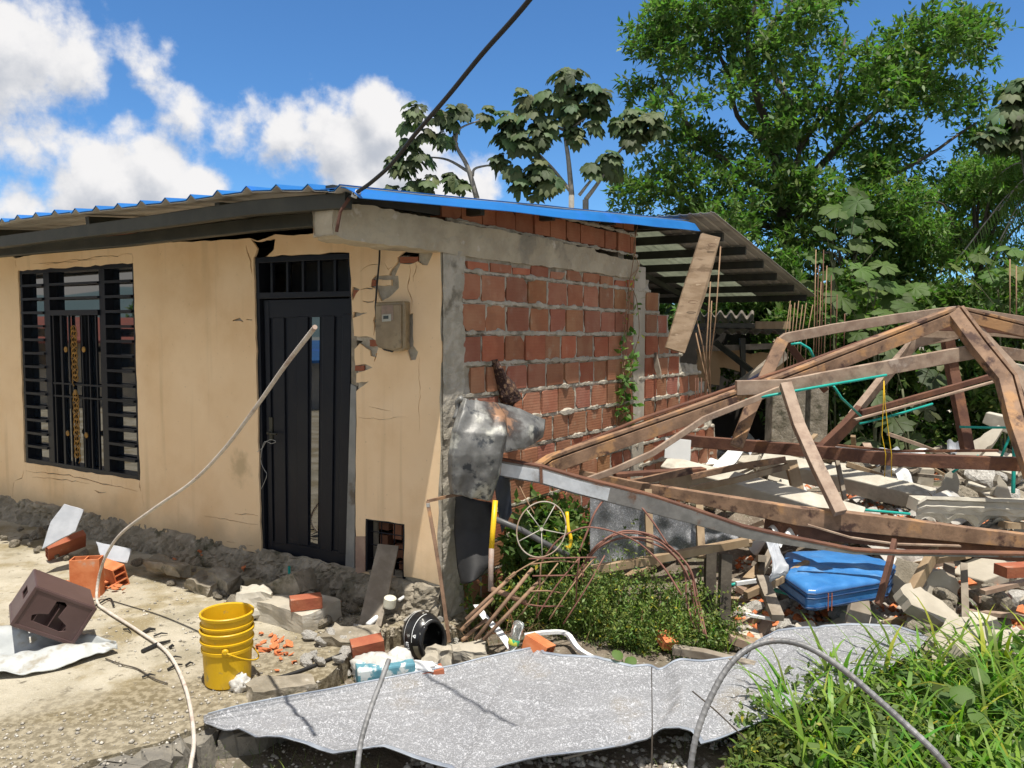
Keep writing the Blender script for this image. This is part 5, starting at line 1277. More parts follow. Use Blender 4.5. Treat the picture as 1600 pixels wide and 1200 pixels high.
mb = MB(); facep(A_, Wv, Hv, [Th], .008, mb); facep(A_+Dv, Wv, Hv, [Th], .008, mb); facep(A_, Dv, Hv, [[(.3,.3),(.7,.3),(.7,.5),(.3,.5)]], .008, mb); facep(A_+Wv, Dv, Hv, [[(.3,.3),(.7,.3),(.7,.5),(.3,.5)]], .008, mb)
facep(A_, Wv, Dv, [], .008, mb); mb.build('shell', M['crate'], cr_, bevel=.002)
mb = MB()
for k_ in (.0, 1.0):
    mb.beam([A_+Wv*k_-Dv*.01, A_+Wv*k_+Hv-Dv*.01], .02, .014, up=Dv)
mb.beam([A_+Hv*.03-Dv*.01, A_+Wv+Hv*.03-Dv*.01], .012, .018, up=Hv); mb.beam([A_+Hv*.97-Dv*.01, A_+Wv+Hv*.97-Dv*.01], .012, .022, up=Hv); mb.beam([A_+Hv*.97, A_+Hv*.97+Dv], .012, .022, up=Hv); mb.beam([A_+Wv+Hv*.97, A_+Wv+Hv*.97+Dv], .012, .022, up=Hv)
mb.build('rim', M['crate'], cr_, bevel=.003)
mb = MB()
for k_ in (.25, .5, .75):
    facep(A_+Wv*k_+Hv*.3, Dv, Hv*.6, [], .004, mb); facep(A_+Dv*k_+Hv*.3, Wv, Hv*.6, [], .004, mb)
mb.build('dividers', M['crate'], cr_)
# white panel under it
M['offwhite'] = mat('dusty white plastic', (.36,.38,.38), (.46,.48,.47), scale=4, rough=.45, bump=.3, c4=(.30,.27,.21), c4scale=6, c4t=(.56,.7))
def wp(t, w):
    lo = [(-90,1062),(-20,1060),(40,1054),(100,1042),(150,1026),(184,1017)]; hi = [(-90,1000),(-20,1006),(40,1004),(95,998),(138,1003),(182,1015)]
    k_ = t*(len(lo)-1); i = min(int(k_), 4); f = k_-i
    a = (lo[i][0]*(1-f)+lo[i+1][0]*f, lo[i][1]*(1-f)+lo[i+1][1]*f); b_ = (hi[i][0]*(1-f)+hi[i+1][0]*f, hi[i][1]*(1-f)+hi[i+1][1]*f)
    p = gz(a[0], a[1], .02).lerp(gz(b_[0], b_[1], .02), w); p.z = .03+.075*math.sin(w*math.pi*1.6)**2*(1-t*.6)+.03*math.sin(t*9+w*5)*(1-t)+.022*nz((t*6, w*3), 2)+.03*(w > .75)*(1-t); return p
tag(MB().shell(wp, 60, 24, (0, 0, .005)).build('plastic_sheeting', M['offwhite'], smooth=True), 'crumpled white plastic panel lying under the brown crate', 'panel')
# hollow brick etc.
def put(me, name, m, u, v, z, rot, lab, cat='brick', s=1.0, dy=0):
    p = gz(u, v, z); p.y += dy; o = bpy.data.objects.new(name, me); col.objects.link(o); o.location = p; o.rotation_euler = rot; o.scale = (s, s, s)
    if m: o.data.materials.clear(); o.data.materials.append(M[m])
    return tag(o, lab, cat)
put(brickmesh(.285, .20, .11, (2, 1)), 'hollow_brick', 'shard', 137, 931, .0, (R(90), 0, R(12)), 'bright orange hollow brick standing upright on the paving').location.z = .1425
put(brickmesh(.24, .17, .10, (3, 1)), 'hollow_brick', 'shard', 176, 912, .0, (R(8), R(75), R(65)), 'broken orange hollow brick lying behind the upright one').location.z = .075
M['redbrick'] = mat('dark red brick', (.30,.085,.045), (.36,.12,.06), scale=7, bump=.5, bscale=50, c4=(.38,.28,.22), c4scale=6)
put(brickmesh(.30, .17, .06, (3, 1)), 'brown_brick', 'redbrick', 103, 852, .12, (R(20), R(-50), R(-58)), 'smooth brown brick leaning on the pale tile by the wall', dy=.0)
sl_ = slabpoly([(100,787),(131,796),(118,830),(65,858),(79,815)], 6.12, (.25,-.85,.45), .02, 'pale grey tile leaning against the plinth under the window', 'palegrey', 'grey_tile', 'tile', 31, .002)
slabpoly([(149,846),(205,857),(199,880),(158,872)], 5.95, (.1,-.8,.6), .03, 'mauve-grey stone slab lying at the foot of the wall', 'palegrey', 'flat_stone', 'slab', 32, .004)
def block(u, v, z, dims, rot, lab, m='concrete', name='concrete_block', cat='block', seed=1, rough=.02):
    mb = MB(); L, W_, H_ = dims; nx_ = 8
    import bmesh
    bm = bmesh.new(); bmesh.ops.create_cube(bm, size=1); bmesh.ops.subdivide_edges(bm, edges=bm.edges, cuts=5, use_grid_fill=True)
    for v_ in bm.verts:
        q = Vector((v_.co.x*L, v_.co.y*W_, v_.co.z*H_)); d = rough*Vector((nz(q, 6, seed), nz(q, 6, seed+9), nz(q, 6, seed+20)))+rough*.5*Vector((nz(q, 16, seed), nz(q, 16, seed+9), nz(q, 16, seed+20))); v_.co = q+d
    me = bpy.data.meshes.new(name); bm.to_mesh(me); bm.free(); ca = me.color_attributes.new('Col', 'FLOAT_COLOR', 'CORNER'); ca.data.foreach_set('color', [1.0]*4*len(me.loops)); me.materials.append(M[m])
    o = bpy.data.objects.new(name, me); col.objects.link(o); p = gz(u, v, z); o.location = (p.x, p.y, p.z+H_/2*abs(math.cos(rot[1]))); o.rotation_euler = rot
    return tag(o, lab, cat)
yw = R(28)
block(468, 968, .0, (.46, .34, .13), (0, 0, -yw-.1), 'flat concrete doorstep block with a red brick on top', 'concrete', 'doorstep', 'step', 3)
block(440, 935, .06, (.40, .26, .14), (R(-8), R(-24), -.15), 'dark mossy concrete block propped on the doorstep', 'dirty_conc', seed=5)
block(402, 962, .0, (.22, .20, .17), (0, 0, .3), 'rough pale concrete block beside the yellow buckets', 'pale_concrete', seed=8, rough=.05)
block(350, 915, .05, (.22, .14, .09), (.2, .1, -.5), 'rounded grey lump wedged in the plinth left of the door', 'dirty_conc', 'concrete_lump', 'lump', 9, .04)
block(262, 895, .05, (.34, .12, .10), (.1, .05, -.45), 'long grey footing fragment lying along the wall left of the door', 'dirty_conc', 'concrete_lump', 'lump', 10, .04)
block(322, 925, .0, (.26, .14, .10), (.1, .15, -.5), 'grey footing fragment below the rounded lump', 'dirty_conc', 'concrete_lump', 'lump', 12, .04)
block(552, 1004, .0, (.34, .20, .07), (.1, .0, -.2), 'flat dark concrete shard at the foot of the grey board', 'dirty_conc', 'concrete_lump', 'lump', 13, .04)
block(665, 945, .0, (.24, .20, .16), (.2, .1, .6), 'rough whitish concrete lump behind the helmet', 'rubbleconc', 'concrete_lump', 'lump', 14, .05)
block(440, 1093, -.05, (.36, .13, .09), (.05, .1, .55), 'mossy kerb stone on the paving edge right of the buckets', 'dirty_conc', 'kerb_stone', 'kerb stone', 15, .03)
block(735, 1040, -.05, (.22, .12, .10), (.1, .1, .3), 'grey split stone above the patterned sheet', 'concrete', 'stone', 'stone', 16, .05)
block(690, 1045, -.05, (.17, .12, .12), (.1, .3, .8), 'rounded grey stone right of the white plastic', 'concrete', 'stone', 'stone', 17, .05)
put(brickmesh(.20, .10, .075), 'brick', 'redbrick', 478, 951, .13, (0, .03, R(-68)), 'solid red brick lying on the doorstep').location.z = .175
put(brickmesh(.19, .11, .09), 'brick', 'redbrick', 574, 1022, .0, (.1, .1, R(-70)), 'half red brick on the paving below the flat shard').location.z = .045
put(brickmesh(.24, .11, .08), 'brick', 'redbrick', 660, 1072, -.05, (.1, -.1, R(-75)), 'red brick under the white plastic piece').location.z = .0
put(brickmesh(.16, .12, .09, (2,1)), 'brick', 'shard', 841, 1018, .02, (.3, .2, R(60)), 'orange brick end right of the plastic bottle').location.z = .05
put(brickmesh(.26, .11, .07), 'brick', 'redbrick', 1588, 930, .25, (0, 0, R(-80)), 'red brick lying on the dark lump at the right edge').location.z = .42
put(brickmesh(.12, .10, .06), 'brick', 'shard', 1042, 1005, .0, (.3, .1, R(20)), 'small orange brick end among the weeds').location.z = .02
# planks
bd_ = MB(); q0, q1 = FA(*fac(607,852), .0), gz(578, 978, .02); sdv = Vector((.9, .1, 0)).normalized()
bd_.beam([q0+(q1-q0)*t for t in (0, .3, .6, 1)], .15, .022, up=(0, -.6, .6)); tag(bd_.build('grey_plank', M['wood_grey'], bevel=.003), 'weathered grey plank leaning into the low barred opening', 'plank')
bd_ = MB(); bd_.beam([gz(1052, 1015, .02), gz(1100, 1022, .03), gz(1180, 1042, .02)], .06, .05); tag(bd_.build('timber', M['wood_grey'], bevel=.004), 'pale split timber lying behind the patterned sheet', 'timber')
tag(MB().beam(P((925,890,4.95),(1000,878,5.0),(1168,846,5.1)), .05, .05).build('frame_rail', M['wood']), 'timber rail along the bottom of the standing patterned panels', 'timber')
for i, (a, b_) in enumerate((((1012,765,5.35),(1016,885,5.15)),((1092,790,5.3),(1096,872,5.12)),((1158,832,5.2),(1170,852,5.1)))):
    tag(MB().beam(P(a, b_), .045, .05, up=(1,0,0)).build('timber', M['wood']), ['first greenish post behind the weeds holding the patterned panels', 'second greenish post in the middle of the patterned panels', 'short post at the right end of the patterned panels'][i], 'timber')
def panel(pts, Y0, Y1, lab):
    q = [at(u, v, Y0 if i in (0, 3) else Y1) for i, (u, v) in enumerate(pts)]
    fn = lambda t, w: (q[0].lerp(q[1], t)).lerp(q[3].lerp(q[2], t), w)+Vector((0, .02*math.sin(t*14)+.03*nz((t, w), 3), 0))
    tag(MB().shell(fn, 40, 20, (0, .004, 0)).build('zinc_sheet', M['zinc_pat'], smooth=True), lab, 'panel')
panel([(922,770),(1010,792),(1010,888),(922,892)], 5.5, 5.4, 'left patterned grey panel standing behind the weeds')
panel([(1018,792),(1092,808),(1092,868),(1018,884)], 5.4, 5.35, 'middle patterned grey panel standing under the steel beam')
panel([(1098,812),(1160,832),(1158,846),(1098,862)], 5.35, 5.3, 'small right patterned grey panel standing under the steel beam')
for i, (a, b_) in enumerate((((1134,866,5.0),(1130,975,4.9)),((1110,862,5.3),(1108,960,5.2)))):
    tag(MB().beam(P(a, b_), .07, .07, up=(1,0,0)).build('post', M['dark_bark']), ['mossy post beneath the right end of the panel rail', 'dark mossy post just left of the other beneath the rail'][i], 'post')
# crumpled pale panel left of mattress
mb = MB(); q = P((1190,838,5.3),(1228,836,5.35),(1225,900,5.05),(1212,912,5.0)); 
mb.shell(lambda t, w: q[0].lerp(q[1], t).lerp(q[3].lerp(q[2], t), w)+Vector((.03*math.sin(w*5+t*3), .05*math.sin(w*7), .03*nz((t*2,w*3),2))), 14, 20, (.0,.004,0)); tag(mb.build('crumpled_sheet', M['palegrey'], smooth=True), 'crumpled pale grey sheet hanging left of the blue mattress', 'sheet')
mb = MB(); q = P((1200,825,5.5),(1252,815,5.6),(1245,845,5.3),(1220,850,5.3)); 
mb.shell(lambda t, w: q[0].lerp(q[1], t).lerp(q[3].lerp(q[2], t), w)+Vector((0, 0, .03*math.sin(w*5+t*9))), 14, 12, (.0,.004,0)); tag(mb.build('crumpled_sheet', M['white'], smooth=True), 'crumpled white sheet caught under the rusty beam', 'sheet')

# blue mattress
mt2 = thing('blue_mattress', 'blue plastic-wrapped folded mattress lying on the rubble', 'mattress', gz(1305, 925, .0))
top = [gz(1218,890,.27), gz(1228,862,.27), gz(1318,856,.30), gz(1398,879,.30), gz(1386,903,.27), gz(1275,922,.25), gz(1262,921,.25)]
cc = sum(top, Vector())/len(top)
mb = MB(); NR, NA = 14, 84
def edge(t):
    k_ = t*len(top); i = int(k_) % len(top); f = k_-int(k_); return top[i].lerp(top[(i+1) % len(top)], f)
vs = []; fs = []
prof2 = [(i/10, 0.0) for i in range(10)]+[(.97, -.004), (1.0, -.016), (1.012, -.035), (1.0, -.055), (1.006, -.075), (1.008, -.115), (1.0, -.14), (.96, -.15), (0, -.15)]
for r_, dz_ in prof2:
    for j in range(NA):
        p = cc.lerp(edge(j/NA), r_); w_ = .010*nz((p.x*3, p.y*9), 2.0)+.008*math.sin((p.x+p.y*.4)*38)*(1 if r_ < .95 else .2)*nz((p.x, p.y), 4)
        vs.append(p+Vector((0, 0, dz_+w_+.02*(1-r_**3))))
for i in range(len(prof2)-1):
    for j in range(NA): fs.append((i*NA+j, i*NA+(j+1) % NA, (i+1)*NA+(j+1) % NA, (i+1)*NA+j))
mb.add(vs, fs); mb.build('wrapped_top', M['tarp'], mt2, smooth=True)
band = MB(); 
for (z_, h_) in ((-.028,.006),(-.06,.006),(-.125,.006)):
    band.tube([cc.lerp(edge(j/NA), 1.016)+Vector((0,0,z_)) for j in range(NA+1)], .006, 6)
band.build('piping', M['tarp_dark'], mt2, smooth=True)
sm_ = MB(); p = gz(1296, 921, .25); 
for d_ in (-.012, .012): sm_.tube([p+Vector((d_, -.015, -.02)), p+Vector((d_, -.018, -.14))], .004, 6)
sm_.build('strap', M['redbrick'], mt2)

# foreground patterned sheet
up_ = [(318,1127),(380,1112),(500,1088),(600,1068),(700,1048),(760,1035),(820,1022),(842,1016),(850,1028),(880,1033),(930,1034),(962,1042),(988,1048),(1030,1045),(1100,1041),(1168,1032),(1180,1010),(1215,992),(1270,986),(1330,982),(1400,985),(1450,1002)]
lo_ = [(320,1130),(350,1137),(372,1138),(400,1158),(440,1155),(480,1160),(520,1174),(560,1176),(600,1172),(645,1185),(700,1196),(740,1210),(800,1200),(880,1183),(960,1163),(1005,1152),(1060,1143),(1085,1150),(1096,1162),(1150,1140),(1230,1112),(1330,1085)]
def lerp_list(L_, t):
    k_ = t*(len(L_)-1); i = min(int(k_), len(L_)-2); f = k_-i; return (L_[i][0]*(1-f)+L_[i+1][0]*f, L_[i][1]*(1-f)+L_[i+1][1]*f)
def fsheet(t, w):
    a = lerp_list(up_, t); b_ = lerp_list(lo_, t)
    zu = .02+.01*math.sin(t*5); zl = .035+.010*math.sin(t*8+1)
    if t > .75: zu += .12*(t-.75)*4*.5; zl += .10*(t-.75)
    p = gz(a[0], a[1], zu).lerp(gz(b_[0], b_[1], zl), w)
    # shallow corrugation that runs along the sheet, kinks and a fold
    x = w*7; z = .004*math.sin(x*2*math.pi*.45)+.010*max(0, math.sin(x*2*math.pi*.7))**14+.016*math.sin(t*30+w*3)*w**6+.008*nz((t*5, w*2), 1.6)
    z += -.012*math.exp(-((t-.33-.16*w)/.006)**2)+.006*math.exp(-((t-.345-.16*w)/.008)**2)-.010*math.exp(-((t-.86+.05*w)/.006)**2)
    d1 = (t-.62-.10*w); z += -.035*math.exp(-(d1/.012)**2)*(1 if w < .75 else .3)+.02*math.exp(-((d1-.02)/.015)**2)
    z += .006*nz((t*14, w*7), 1.0)+.003*abs(nz((t*30, w*11), 1.0, 5)) 
    if w < .06: z += .03*(1-w/.06)
    p.z += z; return p
fe = MB()
fs_o = MB().shell(fsheet, 420, 110, (0, 0, -.004)).build('patterned_zinc_sheet', M['zinc_pat'], smooth=True)
tag(fs_o, 'large crumpled zinc sheet with white scribble pattern lying across the foreground', 'sheet')

M['rim_metal'] = mat('plain zinc rim', (.22,.25,.30), (.36,.40,.45), scale=5, rough=.4, metal=.2, bump=.1, c4=(.25,.23,.20), c4scale=6, c4t=(.6,.7))
for w0, w1, nm in ((-.004, .010, 'upper_rim'), (.984, 1.004, 'lower_rim')):
    MB().shell(lambda t, w: fsheet(t*.985+.005, w0+(w1-w0)*w)+Vector((0, 0, .0035)), 420, 5, (0, 0, -.001)).build(nm, M['rim_metal'], fs_o, smooth=True)
# bent zinc sheet against the corner
def z1(t, w):
    L_ = [(724,622,4.98),(716,640,4.93),(706,672,4.86),(700,710,4.84),(699,740,4.86),(703,768,4.92)]
    R_ = [(776,629,5.16),(790,650,5.02),(792,680,4.93),(786,708,4.93),(780,742,4.95),(768,780,5.0)]
    def l3(A, q): 
        k_ = q*(len(A)-1); i = min(int(k_), len(A)-2); f = k_-i; return [A[i][j]*(1-f)+A[i+1][j]*f for j in range(3)]
    a = l3(L_, w); b_ = l3(R_, w); p = at(*a).lerp(at(*b_), t)
    p += Vector((0, -.075*min(1, t/.10, (1.02-t)/.07)*(.45+.5*w)+.02*abs(t-.55)-.03*nz((t*3, w*3), 1.4), .006*nz((t*9, w*9), 1)))+Vector((0, -.012*abs(nz((t*2.2, w*3.1), 1.3, 5))-.001*abs(nz((t*6, w*6), 1, 9)), 0)); return p
def z2(t, w):
    A = [(770,628,5.16),(812,638,5.30),(852,656,5.42)]; B = [(790,706,4.95),(820,700,5.15),(848,684,5.36)]
    def l3(A, q): 
        k_ = q*(len(A)-1); i = min(int(k_), len(A)-2); f = k_-i; return [A[i][j]*(1-f)+A[i+1][j]*f for j in range(3)]
    p = at(*l3(A, t)).lerp(at(*l3(B, t)), w); p += Vector((0, -.10*math.sin(math.pi*w)*(1-.4*t)+.03*math.sin(t*7)-.006*abs(nz((t*3, w*3), 1.3, 8)), 0)); return p
zs = thing('bent_zinc_sheet', 'scorched grey zinc sheet folded over against the house corner', 'sheet', at(740, 780, 5.0))
MB().shell(z1, 60, 80, (.003, .004, 0)).build('folded_face', M['zincsheet'], zs, smooth=True)
MB().shell(z2, 50, 50, (.003, .004, 0)).build('folded_flap', M['zincsheet'], zs, smooth=True)
MB().tube(curve(P((722,622,4.98),(715,628,5.0),(716,640,5.0),(711,655,4.97)), 4), [.02]*13, 10).build('rolled_edge', M['zincsheet'], zs, smooth=True)
def z3(t, w):
    L_ = [(712,768,5.12),(709,830,5.1),(714,885,5.0),(720,912,4.95)]; R_ = [(768,785,5.2),(772,830,5.15),(768,880,5.0),(752,900,4.95)]
    k_ = w*3; i = min(int(k_), 2); f = k_-i; a = [L_[i][j]*(1-f)+L_[i+1][j]*f for j in range(3)]; b_ = [R_[i][j]*(1-f)+R_[i+1][j]*f for j in range(3)]
    return at(*a).lerp(at(*b_), t)+Vector((0, -.06*math.sin(math.pi*t), 0))
tag(MB().shell(z3, 16, 20, (.002, .004, 0)).build('black_sheet', M['rubber'], smooth=True), 'black plastic sheet hanging below the bent zinc at the house corner', 'sheet')
q = P((770,740,5.15),(796,745,5.25),(800,800,5.22),(784,836,5.18))
tag(MB().shell(lambda t, w: q[0].lerp(q[1], t).lerp(q[3].lerp(q[2], t), w)+Vector((0, -.03*math.sin(3*t+4*w), 0)), 8, 12, (0, .004, 0)).build('torn_sheet', mat('dark bluish tin', (.03,.035,.045), (.06,.07,.085), rough=.45), smooth=True), 'narrow torn dark tin strip right of the bent zinc sheet', 'sheet')
# termite-like dark nest on bricks
mb = MB(); sp = []
for i, (u, v, r_) in enumerate([(768,560,.02),(772,575,.035),(779,592,.045),(786,610,.075),(792,624,.09),(790,640,.07)]): sp.append((BS(*brk(u, v), .03), r_))
mb.tube([p for p, _ in sp], [r_ for _, r_ in sp], 14); 
def bumpy(mb, a, s, seed): mb.v = [tuple(Vector(v)+Vector((nz(v, s, seed), nz(v, s, seed+7), nz(v, s, seed+13)))*a) for v in mb.v]
bumpy(mb, .03, 16, 2)
M['nest'] = mat('dark crumbly nest', (.045,.022,.018), (.20,.12,.07), scale=28, ramp=(.5, .6), bump=1.0, bscale=60, bdist=.02)
tag(mb.build('insect_nest', M['nest']), 'dark crumbly insect nest stuck on the brick wall above the bent sheet', 'nest')
slabpoly([(1020,552),(1025,550),(1032,580),(1033,592),(1026,588),(1022,575)], 7.7, (-.7,-.7,.1), .02, 'short pale splinter of wood leaning on the brick wall near the inner column', 'wood_grey', 'wood_splinter', 'splinter', 41, .002)

# yellow tube frame, wheel, hoops
yf = thing('yellow_tube_frame', 'bent tubular frame, yellow turning to rust, upright beside the black sheet', 'tube frame', at(768, 925, 4.75))
MB().tube(P((774,782,4.9),(770,830,4.84),(768,858,4.82)), .0175, 12).build('yellow_tube', M['yellow_tube'], yf, smooth=True)
MB().tube(P((768,857,4.82),(767,885,4.79),(767,924,4.75)), .0172, 12).build('bare_tube', mat('scraped primer', (.36,.33,.30), (.28,.14,.08), scale=4, rough=.6), yf, smooth=True)
MB().tube(P((767,920,4.75),(795,930,4.75),(822,942,4.78)), .0175, 12).build('rusty_tube', M['rust'], yf, smooth=True)
tag(MB().tube(P((774,811,4.95),(815,828,5.0),(850,848,5.0),(888,868,5.0)), .019, 12).build('dark_tube', mat('grey-black tube', (.07,.07,.07), (.12,.12,.12), rough=.4), smooth=True), 'dark grey tube running diagonally behind the spoked wheel', 'tube')
tag(MB().tube(curve(P((886,800,4.95),(888,826,4.9),(892,842,4.88),(889,857,4.87),(885,852,4.87)), 4), .012, 8).build('yellow_hook', M['yellow_tube'], smooth=True), 'small curved yellow tube right of the spoked wheel', 'tube')
wh = thing('spoked_wheel', 'thin bare wheel rim with spokes lying against the junk at the house corner', 'wheel', at(846, 868, 4.8))
cW = at(846, 827, 4.8); ax1 = Vector((1, .15, .12)).normalized()*.160; ax2 = Vector((-.02, .25, 1)).normalized()*.172
MB().tube([cW+ax1*math.cos(t)+ax2*math.sin(t) for t in [i*2*math.pi/48 for i in range(49)]], .0045, 8).build('rim', mat('bleached rim', (.42,.38,.32), (.30,.20,.13), scale=6, rough=.6), wh, smooth=True)
for k_ in range(5):
    t = .95+k_*2*math.pi/5; e = cW+ax1*math.cos(t)+ax2*math.sin(t); MB().tube([cW, e], .0032, 6).build('spoke', M['bone'] if 'bone' in M else M.setdefault('bone', mat('bleached wire', (.45,.42,.36), rough=.6)), wh, smooth=True)
MB().lathe(cW-ax1.cross(ax2).normalized()*.01, ax1.cross(ax2), [(0,0),(.012,0),(.012,.02),(0,.02)], 12).build('hub', M['bone'], wh)
def hoop(pts, r, lab, m='rust_dark', group=None): tag(MB().tube(curve(P(*pts), 6), r, 7).build('rusty_hoop', M[m], smooth=True), lab, 'hoop', group)
M['rust_red'] = mat('reddish rusty bar', (.17,.075,.055), (.23,.11,.08), scale=7, rough=.75, bump=.2)
for i in range(4):
    d_ = (i-1.2)*4.6; hr = random.Random(40+i); q = [(905-d_, 905+d_, 4.9),(915, 878-d_*.4, 4.9),(938, 853-d_*.6, 4.9),(975, 838-d_*.9, 4.95),(1020, 843-d_*.9, 4.95),(1052, 862-d_*.6, 4.9),(1073+d_*.7, 895-d_*.5, 4.85),(1082+d_*1.2, 940, 4.8),(1092+d_*1.5, 985+4*i, 4.7)]
    hoop([(u+hr.uniform(-3, 3), v+hr.uniform(-2.5, 2.5), Y+hr.uniform(-.04, .04)) for u, v, Y in q], .0062, ['innermost','second innermost','second outermost','outermost'][i]+' of four nested reddish steel hoops arching over the weeds', 'rust_red', 'nested steel hoops over the weeds')
hoop([(845,880,4.85),(870,846,4.85),(900,828,4.85),(925,824,4.85),(962,832,4.85),(1000,850,4.85),(1036,885,4.8),(1065,930,4.7)], .006, 'single thin steel hoop just inside the nested ones', 'rust_red')
hoop([(947,776,5.1),(930,800,5.0),(918,830,4.95),(905,862,4.9)], .007, 'short reddish bar hanging from the steel beam over the weeds', 'rust_red')
hoop([(1003,793,5.0),(1022,818,4.95),(1044,852,4.9)], .006, 'thin rusty stay between beam and hoops', 'rust_red')
hoop([(812,760,4.95),(822,780,4.92),(835,803,4.9)], .004, 'tiny pale bar above the spoked wheel', 'rust_tan')
for i, (a, b_) in enumerate([((826,873),(932,871)),((828,882),(905,879)),((832,900),(905,899)),((828,924),(880,927)),((812,942),(880,947)),((815,960),(872,880)),((838,965),(905,872)),((858,968),(930,870)),((880,975),(945,868)),((845,880),(838,960)),((905,872),(900,940)),((790,905),(850,870))]):
    tag(MB().tube(curve(P((a[0],a[1],4.7),((a[0]+b_[0])/2+random.uniform(-4,4),(a[1]+b_[1])/2+random.uniform(-4,4),4.72),(b_[0],b_[1],4.8)),4), .005, 6).build('rusty_rod', M['rust_tan' if i % 2 else 'rust_red'], smooth=True), 'thin rusty rod in the tangle below the spoked wheel', 'rod', 'rods tangled below the wheel')
for i, (a, b_) in enumerate([((728,968),(805,895)),((742,1000),(832,888)),((755,1000),(845,905)),((720,985),(770,935)),((722,1000),(760,968))]):
    tag(MB().tube(P((a[0],a[1],4.55),(b_[0],b_[1],4.75)), .012, 8).build('rusty_tube', M['rust'], smooth=True), ['topmost thick rusty tube slanting up beside the rusty upright','long thick rusty tube crossing the middle of the dry stalks','rightmost thick rusty tube slanting toward the spoked wheel','short thick rusty tube nearest the black sheet','lowest short rusty tube at the foot of the rusty stand'][i], 'tube', 'slanting tubes by the house corner')
rr_ = thing('rusty_stand', 'tall thin rusty rod with a short arm standing in front of the house corner', 'rod', at(702, 1002, 4.72))
MB().beam(P((668,783,4.85),(680,850,4.8),(688,900,4.78),(695,950,4.75),(702,1003,4.72)), .022, .022, up=(1,0,0)).build('upright', M['rust'], rr_)
MB().beam(P((668,783,4.85),(703,775,4.95),(735,770,5.0)), .014, .018).build('arm', M['rust'], rr_)
MB().box(at(669,789,4.84), (.010,0,0), (0,.010,0), (0,0,.012)).build('joint', M['wire'], rr_)

# helmet
hm = thing('motocross_helmet', 'scuffed black full-face helmet lying on its side by the house corner', 'helmet', at(662, 1040, 4.55))
hc = at(662, 996, 4.6)+Vector((0, 0, .005)); ax = Vector((.70, -.70, .10)).normalized(); upv = Vector((.25, .1, 1)); sd2 = ax.cross(upv).normalized(); up2 = sd2.cross(ax)
def helm(th, ph, rs=1.0):
    d = ax*math.cos(th)+(sd2*math.cos(ph)+up2*math.sin(ph))*math.sin(th)
    e = 1+.05*math.sin(ph*2+.5)
    if th < 1.2: e *= 1+.12*(1.2-th)*max(0, -math.sin(ph))
    return hc+Vector((d.dot(Vector((1,0,0)))*.130, d.y*.145, d.z*.155))*rs*e
vs = []; fs = []; NT, NP = 22, 40; th0 = .80
for i in range(NT+1):
    th = th0+(math.pi-th0)*i/NT
    for j in range(NP): vs.append(helm(th, 2*math.pi*j/NP))
for i in range(NT+1):
    th = th0+(math.pi-.1-th0)*i/NT
    for j in range(NP): vs.append(helm(th, 2*math.pi*j/NP, .86))
k_ = (NT+1)*NP
for i in range(NT):
    for j in range(NP):
        a, b_, c_, d = i*NP+j, i*NP+(j+1) % NP, (i+1)*NP+(j+1) % NP, (i+1)*NP+j; fs.append((a, b_, c_, d)); fs.append((d+k_, c_+k_, b_+k_, a+k_))
for j in range(NP): fs.append(((j+1) % NP, j, j+k_, (j+1) % NP+k_))
M['helmet'] = mat('scuffed black shell', (.010,.010,.011), (.018,.018,.018), scale=8, rough=.3, bump=.1, c3=(.06,.06,.055), c3scale=6, c4=(.40,.40,.37), c4scale=18, c4t=(.62,.66))
MB().add(vs, fs).build('shell', M['helmet'], hm, smooth=True)
MB().tube([helm(th0, 2*math.pi*j/40, 1.0) for j in range(41)], .010, 8).build('rim_trim', M['rubber'], hm, smooth=True)
MB().tube([helm(th0-.02, R(-100)+R(140)*j/20, 1.07) for j in range(21)], .017, 10).build('chin_bar', M['helmet'], hm, smooth=True)
M['beige'] = mat('scraped beige decal', (.42,.39,.28), (.30,.28,.20), scale=14, rough=.5)
def patch(th0_, th1, p0, p1, m, name, rs=1.012):
    MB().grid(lambda t, w: helm(th0_+(th1-th0_)*t, p0+(p1-p0)*w, rs), 8, 10).build(name, M[m], hm, smooth=True)
patch(.84, 1.18, R(-75), R(-18), 'beige', 'lower_decal')
patch(1.22, 1.245, R(-10), R(75), 'white', 'pale_stripe'); patch(1.72, 1.75, R(-40), R(70), 'white', 'pale_stripe'); patch(.86, .88, R(10), R(80), 'white', 'pale_stripe')
# lettering fragments: 3, E and a small triangle
def dec(segs, c_th, c_ph, s):
    mb = MB()
    for (x0, y0, x1, y1) in segs:
        mb.tube([helm(c_th+y0*s, c_ph+x0*s, 1.02), helm(c_th+y1*s, c_ph+x1*s, 1.02)], .0032, 5)
    return mb
dec([(0,0,0,1),(0,1,1,1),(1,1,1,0),(.5,.2,.5,1)], 1.42, R(-32), .13).build('letter_e', M['white'], hm)
dec([(0,0,0,1),(.5,0,.5,1),(1,0,1,1),(0,1,.5,1),(.5,1,1,1)], 1.42, R(-19), .13).build('letter_three', M['white'], hm)
dec([(0,0,1,0),(1,0,.5,1),(.5,1,0,0)], 1.05, R(2), .12).build('triangle_mark', M['white'], hm)
